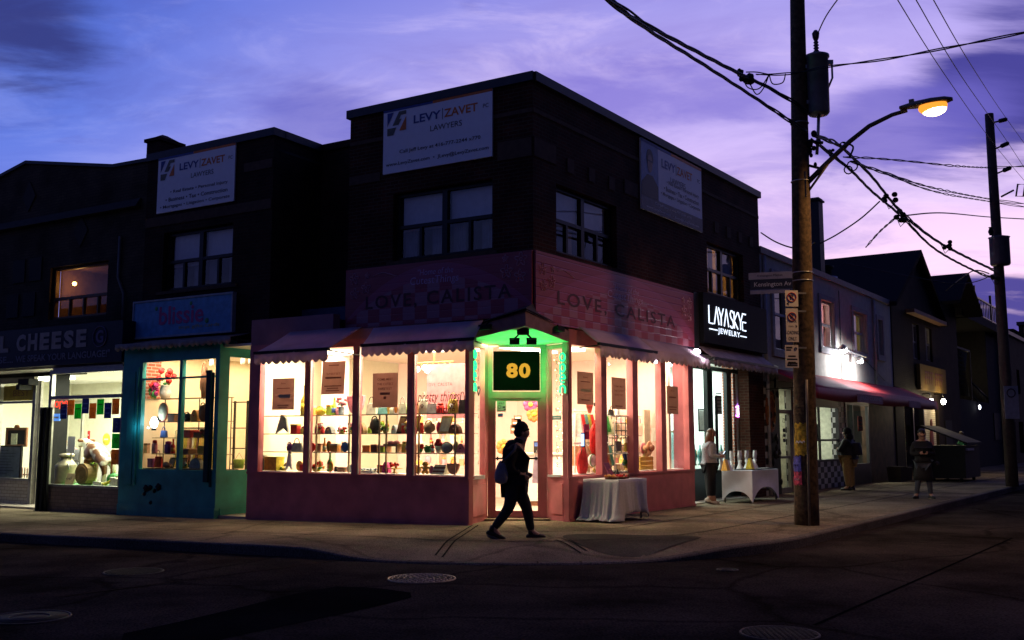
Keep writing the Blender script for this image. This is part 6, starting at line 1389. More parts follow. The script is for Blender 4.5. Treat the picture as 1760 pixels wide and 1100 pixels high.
for x in (x0, (x0 + x1) / 2, x1): mb.box(x - .01, x + .01, .38, .4, .82, RI_(1066, 715)[1])
mb.box(1.2, 6.3, .14, .5, .80, .84); mb.build('shelf_frame', white, t)
t = thing('heart_ornament', 'pink heart ornament hanging above the clothes rack', 'ornament', R, (2.2, .3, 2.3)); x, z = RI_(1017, 700); mb = MB(R); mb.ball((x - .05, .3, z + .04), .07, .03, .06); mb.ball((x + .05, .3, z + .04), .07, .03, .06); mb.hull([(x - .01, .28, z - .12), (x + .01, .28, z - .12), (x + .01, .32, z - .12), (x - .01, .32, z - .12)], [(x - .11, .28, z + .03), (x + .11, .28, z + .03), (x + .11, .32, z + .03), (x - .11, .32, z + .03)]); mb.build('heart', pc('coral', (.65, .2, .15)), t); mb = MB(R); mb.tube([(x, .3, z + .08), (x, .3, z + .5)], .004, 4); mb.build('string', gm('cream'), t)
t = thing('magenta_tag', 'tall magenta card hanging over the clothes rack', 'card', R, (1.8, .2, 1.8)); (x0, z1), (x1, z0) = RI_(1004, 729, .2), RI_(1013, 755, .2); mb = MB(R); mb.box(x0, x1, .2, .21, z0, z1); mb.build('card', gm('magenta'), t); mb = MB(R); mb.box(x0 + .03, x1 - .03, .194, .199, (z0 + z1) / 2, (z0 + z1) / 2 + .03); mb.build('print', gm('pink'), t)
(x0, z1), (x1, z0) = R.P(1099, 785, .3), R.P(1122, 811, .3); z0 = .84
t = thing('wooden_crate', 'yellow wooden crate in the third pane near the jewelry shop', 'crate', R, ((x0 + x1) / 2, .4, z0)); mb = MB(R); hgt = (z1 - z0)
for k in range(3): a = z0 + hgt * (.02 + .33 * k); b = a + hgt * .28; mb.box(x0, x1, .28, .30, a, b); mb.box(x0, x1, .62, .64, a, b); mb.box(x0, x0 + .02, .30, .62, a, b); mb.box(x1 - .02, x1, .30, .62, a, b)
mb.build('slat', M('yellow_wood', (.55, .36, .08), .6, var=.2), t); mb = MB(R)
for x in (x0 + .02, x1 - .02):
    for y in (.315, .605): mb.box(x - .02, x + .02, y - .015, y + .015, z0, z1)
mb.build('corner_post', wood, t)
for px, py, r, c, lab in ((1107, 771, .13, 'pink', 'white and pink round hat box lying in the yellow crate'), (1118, 770, .15, 'tan', 'round tan woven hat standing in the yellow crate'), (1110, 780, .12, 'cream', 'cream straw hat at the front of the yellow crate')):
    x, z = R.P(px, py, .34); t = thing('straw_hat', lab, 'hat', R, (x, .36, z - r)); mb = MB(R); v = []; mb.ball((x, .36, z), r, .03, r, 16, 8); mb.build('brim', gm(c), t); mb = MB(R); mb.ball((x, .32, z), r * .55, .07, r * .55, 12, 8); mb.build('crown', gm('tan' if c != 'tan' else 'brown'), t)
t = thing('wire_grid', 'black wire grid panel behind the yellow crate', 'wire panel', R, (4.5, .8, .9)); mb = MB(R)
for i in range(6): mb.tube([(4.0 + .2 * i, .8, 1.2), (4.0 + .2 * i, .8, 2.0)], .012, 4); mb.tube([(4.0, .8, 1.2 + .16 * i), (5.0, .8, 1.2 + .16 * i)], .012, 4)
mb.build('wire', blackm, t); mb = MB(R); mb.tube([(5.0, .8, .84), (5.0, .8, 2.0)], .03, 6); mb.tube([(4.0, .8, .84), (4.0, .8, 2.0)], .03, 6); mb.build('post', blackm, t)
t = thing('wall_socket_plate', 'small white plate on the pink inner wall beside the crate', 'socket', R, (5.7, .3, 1.5)); mb = MB(R); mb.box(5.94, 5.949, .5, .75, 1.45, 1.75); mb.build('plate', white, t); mb = MB(R); mb.box(5.935, 5.94, .58, .62, 1.55, 1.62); mb.build('socket', gm('grey'), t)

# ---- jewelry shop contents
t = thing('jewelry_case', 'pale glass jewelry case inside the bright jewelry shop', 'display case', R, (10, 2, 0)); mb = MB(R); mb.box(8.2, 10.5, 2.0, 2.7, .03, .95); mb.build('cabinet', white, t); mb = MB(R); mb.box(8.2, 10.5, 1.98, 2.72, .95, 1.7); mb.build('glass_top', glass('case_glass', (.8, .95, .95), .2), t); mb = MB(R); mb.box(8.3, 10.45, 2.2, 2.5, 1.66, 1.72); mb.build('shelf', wood, t)
rg = random.Random(2)
for i in range(7):
    x = 8.2 + i * .33; t = thing('jewelry_bust', 'small teal necklace bust in the bright jewelry window', 'bust', R, (x, .8, .8), 'necklace busts in the jewelry window'); mb = MB(R); mb.lathe(x, .9, [(.10, .84), (.05, .9), (.12, 1.05), (.10, 1.18), (.035, 1.25), (.03, 1.34)], 10, 1, .5); mb.build('bust_body', gm('teal'), t); mb = MB(R); mb.ringxz(x, .82, 1.16, .05, .006, 10); mb.build('necklace', gm('gold'), t)
(x0, z1), (x1, z0) = R.P(1231, 679, YL - .02), R.P(1243, 712, YL - .02)
t = thing('paper_notice', 'grey printed notice on the jewelry shop door glass', 'notice', R, (x0, YL, z0)); mb = MB(R); mb.box(x0, x1, YL + .01, YL + .02, z0, z1); mb.build('sheet', gm('grey'), t); mb = MB(R)
for k in range(6): mb.box(x0 + .03, x1 - .03, YL + .006, YL + .009, z0 + .06 + .09 * k, z0 + .09 + .09 * k)
mb.build('print', dk, t)
xn, zn = R.P(1269, 707, .575); NW = R.W(xn, .575, 0); NR = Fr((NW[0], NW[1]), .2); t = thing('neon_disc', 'round violet and pink neon sign before the brick column', 'neon sign', NR, (0, 0, zn - .2)); mb = MB(NR); mb.ringxz(0, 0, zn, .135, .022, 22); mb.build('violet_tube', E('violet_neon', (.62, .2, 1), 9), t); mb = MB(NR); mb.ball((0, .012, zn), .10, .012, .10, 14, 8); mb.build('lit_face', E('pink_neon', (1, .75, .95), 4), t); mb = MB(NR); mb.box(-.10, .10, -.01, .03, zn - .19, zn - .15); mb.build('base', gm('red'), t)
xa2, za2 = R.P(1209, 722, 1.2); t = thing('easel_frame', 'black easel frame in the jewelry window behind the long haired person', 'easel', R, (xa2, 1.2, za2 - .3)); mb = MB(R)
for s_ in (-1, 1): mb.tube([(xa2 + s_ * .28, 1.2, za2 - .3), (xa2 + s_ * .2, 1.25, za2 + .3)], .02, 5)
mb.tube([(xa2 - .25, 1.2, za2 + .28), (xa2 + .25, 1.2, za2 + .28)], .02, 5); mb.tube([(xa2 - .28, 1.2, za2 - .28), (xa2 + .28, 1.2, za2 - .28)], .02, 5); mb.build('frame', blackm, t); mb = MB(R); mb.quad((xa2 - .24, 1.22, za2 - .26), (xa2 + .24, 1.22, za2 - .26), (xa2 + .18, 1.26, za2 + .26), (xa2 - .18, 1.26, za2 + .26)); mb.build('canvas', M('pale_canvas', (.7, .75, .7), .6), t)

# ---- teal shop window contents
YT = .0; 
ZT = [L.P(330, q, YT)[1] for q in (684, 724, 752, 780)] + [.86]
t = thing('display_shelving', 'thin dark display shelves in the teal shop window', 'shelving', L, (-8.7, YT, .84)); mb = MB(L)
for z in ZT[:4]: mb.box(-9.75, -7.55, YT - .16, YT + .16, z - .016, z - .002)
mb.build('shelf', M('thin_dark_shelf', (.20, .14, .08), .5), t); mb = MB(L)
for x in (-9.72, -8.6, -7.6): mb.tube([(x, YT + .14, .85), (x, YT + .14, ZT[0])], .012, 5)
mb.box(-9.85, -7.5, YT - .3, YT + .3, .78, .855); mb.build('shelf_post', blackm, t)
titems = [('vase', 280, 0, 54, 40, 'white', 'white planter of red and pink flowers on the top teal shop shelf', 'planter', 'red'), ('bouquet', 262, 0, 30, 18, 'magenta', 'magenta flower spray beside the brick strip in the teal shop window', 'flowers', 'red'), ('sack', 350, 0, 62, 17, 'brown', 'tall brown bottle bag on the top teal shop shelf', 'bag', 'brown'),
 ('ball', 278, 1, 34, 24, 'cream', 'round cream wall clock with a red rim', 'clock', 'red'), ('sack', 274, 1, 14, 18, 'black', 'black camera shaped bag on the second teal shop shelf', 'bag', 'black'), ('box', 295, 1, 14, 16, 'brown', 'brown box beside the black camera bag', 'box', 'black'), ('sack', 320, 1, 16, 20, 'black', 'black plush animal beside the window bar', 'plush toy', 'black'), ('sack', 347, 1, 32, 20, 'brown', 'furry brown backpack on the second teal shop shelf', 'backpack', 'tan'), ('dome', 334, 1, 20, 16, 'orange', 'orange brown felt bag beside the furry backpack', 'bag', 'red'),
 ('tote', 284, 2, 20, 16, 'blue', 'navy handbag on the third teal shop shelf', 'bag', 'blue'), ('box', 325, 2, 13, 26, 'red', 'row of red books on the third teal shop shelf', 'books', 'red'), ('box', 345, 2, 10, 18, 'brown', 'brown boxed set on the third teal shop shelf', 'box', 'red'), ('bouquet', 352, 2, 16, 12, 'red', 'red felt roses at the shutter side of the teal shop window', 'flowers', 'brown'),
 ('jar', 270, 3, 24, 11, 'pink', 'pink figurine jar on the fourth teal shop shelf', 'jar', 'red'), ('jar', 292, 3, 22, 15, 'purple', 'purple figurine jar on the fourth teal shop shelf', 'jar', 'magenta'), ('bottle', 300, 3, 26, 10, 'red', 'red bottle on the fourth teal shop shelf', 'bottle', 'orange'), ('box', 322, 3, 9, 26, 'brown', 'long brown tray on the fourth teal shop shelf', 'tray', 'tan'), ('box', 347, 3, 14, 14, 'olive', 'olive carton on the fourth teal shop shelf', 'box', 'olive'), ('box', 254, 3, 18, 9, 'tan', 'tan carton at the lamp end of the fourth teal shop shelf', 'box', 'brown'),
 ('tote', 272, 4, 32, 18, 'red', 'red paper bag on the floor of the teal shop window', 'bag', 'purple'), ('box', 260, 4, 16, 12, 'purple', 'purple box beside the red paper bag', 'box', 'purple'), ('frame', 292, 4, 18, 14, 'black', 'small black photo frame on the floor of the teal shop window', 'frame', 'cream'), ('sack', 290, 4, 10, 20, 'tan', 'tan plush snail on the floor of the teal shop window', 'plush toy', 'tan'), ('frame', 317, 4, 18, 12, 'brown', 'small brown photo frame just past the window bar', 'frame', 'tan'), ('dome', 342, 4, 18, 28, 'grey', 'grey whale shaped cushion on the floor of the teal shop window', 'cushion', 'grey'), ('bouquet', 322, 4, 12, 20, 'olive', 'olive and cream posy on the floor of the teal shop window', 'flowers', 'cream')]
for kind, px, row, hp, wp, c, lab, cat, c2 in titems:
    goods(kind, L, L.P(px, 740, YT)[0], YT + random.uniform(-.05, .05), ZT[row] + .001, hp / 80, c, lab, cat, None, wp / 80 * 1.05, c2)
t = thing('garment_rail', 'rail of olive striped garments deep in the teal shop', 'garment rail', L, (-8, 1.6, .8)); mb = MB(L); mb.tube([(-10.1, .85, 1.75), (-8.8, .85, 1.75)], .015, 6); mb.tube([(-10.1, .85, -.1), (-10.1, .85, 1.75)], .015, 6); mb.tube([(-8.8, .85, -.1), (-8.8, .85, 1.75)], .015, 6); mb.build('rail', blackm, t)
rg = random.Random(6)
for i in range(16):
    x = -10.0 + i * .075; c = rg.choice(['olive', 'tan', 'gold', 'olive', 'cream', 'brown']); g = thing('hung_garment', '%s garment on the rail inside the teal shop' % c, 'garment', L, (x, .85, .9), 'garments on the teal shop rail'); mb = MB(L); mb.hull([(x - .025, .65, .85), (x + .025, .65, .85), (x + .025, 1.05, .85), (x - .025, 1.05, .85)], [(x - .015, .7, 1.68), (x + .015, .7, 1.68), (x + .015, 1, 1.68), (x - .015, 1, 1.68)]); mb.build('cloth', gm(c), g); mb = MB(L); mb.tube([(x, .7, 1.68), (x, .85, 1.74), (x, 1, 1.68)], .005, 4); mb.build('hanger', blackm, g)
t = thing('lime_bucket', 'lime green bucket on the sill of the teal side window', 'bucket', L, (-7.62, .3, .84)); mb = MB(L); mb.lathe(-7.62, .42, [(.10, .86), (.13, 1.06)], 12); mb.build('bucket_body', gm('lime'), t); mb = MB(L); mb.tube([(-7.74, .42, 1.06), (-7.62, .42, 1.2), (-7.5, .42, 1.06)], .006, 4); mb.build('handle', greym, t)
t = thing('side_shelving', 'dark framed shelf behind the teal side window', 'shelving', L, (-8, .9, 0)); mb = MB(L)
for x in (-8.3, -7.9): mb.box(x - .02, x + .02, .88, .92, -.08, 2.35)
for z in (.95, 1.3, 1.75, 2.33): mb.box(-8.3, -7.9, .82, .98, z - .02, z)
mb.build('shelf_frame', blackm, t)

# ---- cheese shop contents
YD = .25
def CX(px, py=760, y=YD): return L.P(px, py, y)[0]
t = thing('display_platform', 'green topped display platform in the cheese shop window', 'platform', L, (-11.9, .3, -.1)); mb = MB(L); mb.box(-13.1, -10.8, -.12, 1.0, -.16, .40); mb.build('platform_body', white, t); mb = MB(L); mb.box(-13.12, -10.79, -.14, 1.02, .40, .42); mb.build('green_cloth', gm('green'), t)
ir = random.Random(12)
xs0 = CX(112, 700, -.27); step = (CX(204, 700, -.27) - xs0) / 7.2
for i, c in enumerate(('blue', 'orange', 'green', 'blue', 'orange', 'green', 'blue', 'orange')):
    x = xs0 - .06 + i * step; up = (.06 if i % 2 else -.03); z1 = 2.36 + up + (.03 if i == 3 else 0); z0 = z1 - .36
    ordn = ['first', 'second', 'third', 'fourth', 'fifth', 'sixth', 'seventh', 'eighth'][i]
    t = thing('price_card', '%s price card, %s in the hanging row of the cheese window' % ({'blue': 'dark blue', 'orange': 'orange brown', 'green': 'bright green'}[c], ordn), 'price card', L, (x, -.27, z0), 'price cards in the cheese window')
    mb = MB(L); mb.box(x - step * .46, x + step * .46, -.268, -.262, z0, z1); mb.build('card', M('card_' + c, {'blue': (.012, .025, .16), 'orange': (.36, .15, .03), 'green': (.01, .32, .05)}[c], .6, trans=.45), t); mb = MB(L)
    mb.text('SALE', x, z0 + .24, -.274, h=.05, w=step * .6) if c == 'orange' else mb.box(x - step * .3, x + step * .3, -.274, -.27, z0 + .22, z0 + .25); mb.text(str(2 * i + 7), x + .03, z0 + .10, -.274, h=.09) if c != 'blue' else mb.box(x - step * .3, x + step * .25, -.274, -.27, z0 + .1, z0 + .14); mb.build('print', M('card_print_' + c, {'blue': (.05, .09, .35), 'orange': (.08, .03, .01), 'green': (.005, .08, .02)}[c], .6), t)
for i, (c, q) in enumerate((('blue', 'dark blue price card, top of the column beside the teal shop'), ('green', 'bright green price card, middle of the column beside the teal shop'), ('orange', 'orange brown price card, lowest of the column beside the teal shop'))):
    x = -10.83; z1 = 1.98 - .36 * i
    t = thing('price_card', q, 'price card', L, (x, -.27, z1 - .34), 'price cards in the cheese window'); mb = MB(L); mb.box(x - .16, x + .16, -.268, -.262, z1 - .34, z1); mb.build('card', MC['card_' + c], t); mb = MB(L); mb.text('2 ' if c != 'green' else '50', x, z1 - .16, -.274, h=.12); mb.build('print', MC['card_print_' + c], t)
rn = Eb('red_neon', (1, .06, .03), 1.5); neon_open(L, CX(98, 690, -.2), -.2, 2.33, .19, 'dim red neon OPEN sign above the blue lit placard in the cheese window', rn, False)
t = thing('blue_placard', 'blue lit placard under the red neon sign', 'placard', L, (-12.7, -.2, 2.0)); x0, x1 = CX(90, 710, -.2), CX(103, 710, -.2); mb = MB(L); mb.box(x0, x1, -.2, -.18, 1.93, 2.1); mb.build('board', E('blue_placard', (.12, .35, 1), .8), t); mb = MB(L); mb.box(x0 + .03, x1 - .03, -.206, -.201, 1.99, 2.03); mb.build('print', white, t)
t = thing('milk_can', 'old dented metal milk can in the cheese window', 'milk can', L, (CX(118), YD, .42)); x = CX(119); mb = MB(L); mb.lathe(x, .2, [(.235, .42), (.245, .425), (.245, .5), (.245, .8), (.245, .86), (.235, .875), (.15, .98), (.13, 1.0), (.13, 1.06)], 18); mb.build('can_body', M('dull_can', (.30, .27, .18), .4, .6), t); mb = MB(L); mb.lathe(x, .2, [(.17, 1.06), (.18, 1.1), (.17, 1.13), (.08, 1.15)], 18); mb.build('lid', M('can_lid', (.4, .35, .25), .4, .6), t); mb = MB(L); mb.tube([(x - .2, .1, .9), (x - .27, .08, .84), (x - .24, .1, .76)], .014, 5); mb.tube([(x + .2, .1, .9), (x + .27, .08, .84), (x + .24, .1, .76)], .014, 5); mb.build('handle', greym, t)
t = thing('white_sign_sheet', 'blank white sheet held above the milk can', 'sheet', L, (CX(121), .05, 1.15)); mb = MB(L); x = CX(122, 770, .0); mb.box(x - .14, x + .14, .0, .006, 1.16, 1.56); mb.build('paper', white, t); mb = MB(L); mb.box(x - .02, x + .02, .006, .02, 1.0, 1.2); mb.build('clip', greym, t)
t = thing('carved_board', 'small carved cheese label board on the window bed', 'board', L, (CX(118, 820, -.05), -.05, .42)); x = CX(119, 820, -.1); mb = MB(L); mb.hull([(x - .15, -.12, .42), (x + .15, -.12, .42), (x + .15, -.09, .42), (x - .15, -.09, .42)], [(x - .13, -.05, .68), (x + .17, -.05, .68), (x + .17, -.02, .68), (x - .13, -.02, .68)]); mb.build('board', M('kraft_board', (.5, .38, .2), .7), t); mb = MB(L); mb.text('ogl', x + .01, .56, -.115, h=.08, w=.2, rot=.1); mb.build('print', dk, t)
rind = M('cheese_rind', (.50, .33, .12), .6, var=.2)
x = CX(142, 822, 0)
t = thing('cheese_round', 'big cheese wheel standing on edge by the milk can', 'cheese', L, (x, 0, .42)); mb = MB(L); n_ = 22
for k, (yy, rr) in enumerate(((0, .25),)):
    mb.hull([(x + rr * math.cos(i * 2 * math.pi / n_), -.04 + .10 * 0, .67 + rr * math.sin(i * 2 * math.pi / n_)) for i in range(n_)], [(x + .10 + rr * math.cos(i * 2 * math.pi / n_), .12, .66 + rr * math.sin(i * 2 * math.pi / n_)) for i in range(n_)])
mb.build('wheel_body', rind, t); mb = MB(L); mb.ringxz(x, -.05, .67, .19, .008, 20); mb.ringxz(x, -.05, .67, .10, .006, 16); mb.build('stamp', M('rind_stamp', (.32, .18, .06), .7), t)
for px, c, hh, lab in ((170, 'cream', .09, 'pale sliced cheese wedge at the feet of the cow'), (186, 'yellow', .14, 'yellow plastic banana bunch at the feet of the cow'), (199, 'cream', .2, 'stack of cream cheese wedges under the column of price cards'), (182, 'green', .24, 'dark green melon behind the banana bunch')):
    x = CX(px, 825, -.02); t = thing('food_display', lab, 'food', L, (x, -.02, .42)); mb = MB(L)
    if c == 'yellow':
        for i in range(5): mb.tube([(x - .15 + .07 * i, -.04, .46 + .02 * i), (x - .06 + .07 * i, -.06, .44 + .03 * i), (x + .06 + .06 * i, -.03, .50 + .03 * i)], [.02, .035, .015], 7)
        mb.build('fruit', gm('yellow'), t); mb = MB(L); mb.ball((x + .3, -.02, .62), .03); mb.build('stalk', gm('brown'), t)
    elif c == 'green': mb.ball((x, .2, .42 + hh * .6), .2, .15, hh * .6, 14, 9); mb.build('rind', gm('green'), t); mb = MB(L); mb.tube([(x, .2, .7), (x + .03, .2, .76)], .012, 5); mb.build('stalk', gm('olive'), t)
    else:
        for i in range(3): mb.hull([(x - .14 + .06 * i, -.08, .42), (x + .10 + .05 * i, -.1, .42), (x + .04 + .05 * i, .1, .42)], [(x - .14 + .06 * i, -.08, .42 + hh), (x + .10 + .05 * i, -.1, .42 + hh * .8), (x + .04 + .05 * i, .1, .42 + hh)])
        mb.build('wedge', gm('cream'), t); mb = MB(L); mb.box(x - .14, x + .2, -.12, .12, .421, .428); mb.build('paper', white, t)
for px, py, c, w_, h_, lab in ((183, 755, 'yellow', .26, .2, 'yellow paper disc on the wall behind the cow'), (157, 800, 'lime', .36, .6, 'lime green display panel behind the head of the cow'), (152, 748, 'red', .08, .22, 'small red tag above the cow head')):
    x, z = L.P(px, py, 1.1); t = thing('wall_poster', lab, 'poster', L, (x, 1.1, z - h_ / 2)); mb = MB(L)
    mb.ball((x, 1.1, z), w_ * .6, .01, w_ * .6, 14, 8) if c == 'yellow' else mb.box(x - w_ / 2, x + w_ / 2, 1.1, 1.12, z - h_ / 2, z + h_ / 2)
    mb.build('sheet', gm(c), t); mb = MB(L); mb.box(x - w_ * .3, x + w_ * .3, 1.09, 1.094, z - .015, z + .015); mb.build('print', gm('white'), t)
# left cheese window: chalkboard, framed picture, little fence
t = thing('menu_board', 'blue grey handwritten menu board in the cheese window beside the shop door', 'menu board', L, (-16, .75, .45)); (x0, z1), (x1, z0) = L.P(-14, 768, .75), L.P(33, 826, .75); mb = MB(L); mb.box(x0, x1, .75, .77, z0, z1); mb.build('board', M('chalk_blue', (.25, .33, .34), .7), t); mb = MB(L); rg = random.Random(1)
for k in range(9): mb.box(x0 + .2, x0 + .2 + rg.uniform(.5, .95), .742, .748, z1 - .1 - .075 * k, z1 - .085 - .075 * k)
mb.build('handwriting', M('chalk_dark', (.10, .14, .16), .8), t); mb = MB(L)
for a in ((x0, x1, z1, z1 + .04), (x1, x1 + .05, z0, z1 + .04)): mb.box(a[0], a[1], .73, .78, a[2], a[3])
mb.build('frame', blackm, t)
t = thing('ornate_frame', 'brown carved frame holding cards in the cheese window beside the shop door', 'picture frame', L, (-15.6, 1.3, 1.3)); (x0, z1), (x1, z0) = L.P(12, 735, 1.3), L.P(46, 768, 1.3); mb = MB(L)
for a in ((x0, x1, z1 - .07, z1), (x0, x1, z0, z0 + .07), (x0, x0 + .07, z0 + .07, z1 - .07), (x1 - .07, x1, z0 + .07, z1 - .07)): mb.box(a[0], a[1], 1.27, 1.32, a[2], a[3])
mb.ball(((x0 + x1) / 2, 1.29, z1 + .02), .13, .03, .06, 10, 6); mb.build('frame', M('carved_brown', (.22, .09, .04), .5), t); mb = MB(L); mb.box(x0 + .07, x1 - .07, 1.3, 1.33, z0 + .07, z1 - .07); mb.build('backing', dark, t); mb = MB(L); mb.box(x0 + .28, x0 + .52, 1.26, 1.295, z0 + .06, z0 + .36); mb.build('card', gm('cream'), t)
t = thing('picket_fence', 'tiny pink picket fence under the carved frame by the menu board', 'fence', L, (-15.3, .8, .45)); mb = MB(L)
for k in range(4): x = L.P(38, 815, .8)[0] + .11 * k; mb.pxz([(x - .02, .48), (x + .02, .48), (x + .02, .72), (x, .76), (x - .02, .72)], .79, .81)
mb.build('picket', M('faded_pink_wood', (.45, .25, .2), .7), t); mb = MB(L); x = L.P(38, 815, .8)[0]; mb.box(x - .05, x + .4, .811, .825, .55, .58); mb.build('rail', M('faded_pink_wood', (.45, .25, .2)), t)
t = thing('yellow_header_board', 'yellow lettered header board over the cheese window beside the shop door', 'sign', L, (-15.9, .7, 2.5)); mb = MB(L); mb.box(-17.5, -15.3, .68, .70, 2.5, 2.9); mb.build('board', M('dull_yellow', (.5, .38, .06), .6), t); mb = MB(L); mb.text('BEST', -16.0, 2.7, .672, h=.16, w=.7); mb.build('lettering', gm('brown'), t)
t = thing('folded_shutter', 'tall folded black shutter standing beside the cheese shop door', 'shutter', L, (-13.5, -.5, -.2)); (xq, zq) = L.P(78, 700, -.5); mb = MB(L); xg = xq
for k in range(4): mb.box(xg - .17 + .085 * k, xg - .10 + .085 * k, -.52 + .05 * (k % 2), -.46 + .05 * (k % 2), -.24, zq)
mb.build('panel', black, t); mb = MB(L); mb.box(xg - .2, xg + .2, -.54, -.38, -.24, -.19); mb.build('foot_rail', blackm, t)
# ================================================================== people
skin_t = M('skin', (.40, .22, .15), .5, var=.08); hair_d = M('dark_hair', (.02, .014, .01), .5); hair_b = M('long_brown_hair', (.16, .07, .03), .5, var=.3, scale=30)
def skin(fr, name, J, ED, mat, root, sub=1):
    """one continuous surface grown round a jointed skeleton (x forward, y left, z up)"""
    me = bpy.data.meshes.new(name); names = list(J); idx = {k: i for i, k in enumerate(names)}; inv = RI[root.name]
    me.from_pydata([tuple(inv @ Vector(fr.W(*J[k][:3]))) for k in names], [(idx[a], idx[b]) for a, b in ED], [])
    ob = bpy.data.objects.new(name, me); COL.objects.link(ob); ob.parent = root; RI[ob.name] = inv
    ob.modifiers.new('skin', 'SKIN').use_smooth_shade = True
    sv = me.skin_vertices[0].data
    for i, k in enumerate(names):
        r = J[k][3]; r = r if isinstance(r, tuple) else (r, r); sv[i].radius = (r[0] * 1.2, r[1] * 1.2)   # subdivision shrinks the skin
    sv[0].use_root = True
    s_ = ob.modifiers.new('sub', 'SUBSURF'); s_.levels = sub; s_.render_levels = sub + 1
    me.materials.append(mat); return ob
BASE = dict(pelvis=(0, 0, .95, .125), spine=(0, 0, 1.10, .115), chest=(0, 0, 1.28, .125), uch=(0, 0, 1.40, .09), neck=(.01, 0, 1.49, .05), hb=(.035, 0, 1.565, .068), hm=(.045, 0, 1.65, .09), ht=(.03, 0, 1.725, .07), nose=(.142, 0, 1.635, .014), chin=(.10, 0, 1.56, .028),
            shL=(0, .17, 1.40, .055), elL=(-.03, .23, 1.13, .042), wrL=(.06, .22, .90, .028), shR=(0, -.17, 1.40, .055), elR=(-.03, -.23, 1.13, .042), wrR=(.06, -.22, .90, .028),
            hipL=(0, .09, .88, .09), knL=(.02, .10, .50, .058), anL=(-.01, .10, .09, .04), toL=(.15, .12, .035, .032), hipR=(0, -.09, .88, .09), knR=(.02, -.10, .50, .058), anR=(-.01, -.10, .09, .04), toR=(.15, -.12, .035, .032))
SPINE = [('pelvis', 'spine'), ('spine', 'chest'), ('chest', 'uch'), ('uch', 'neck'), ('neck', 'hb'), ('hb', 'hm'), ('hm', 'ht'), ('hm', 'nose'), ('hb', 'chin')]
ARM = lambda s: [('uch', 'sh' + s), ('sh' + s, 'el' + s), ('el' + s, 'wr' + s)]
LEG = lambda s: [('pelvis', 'hip' + s), ('hip' + s, 'kn' + s), ('kn' + s, 'an' + s), ('an' + s, 'to' + s)]
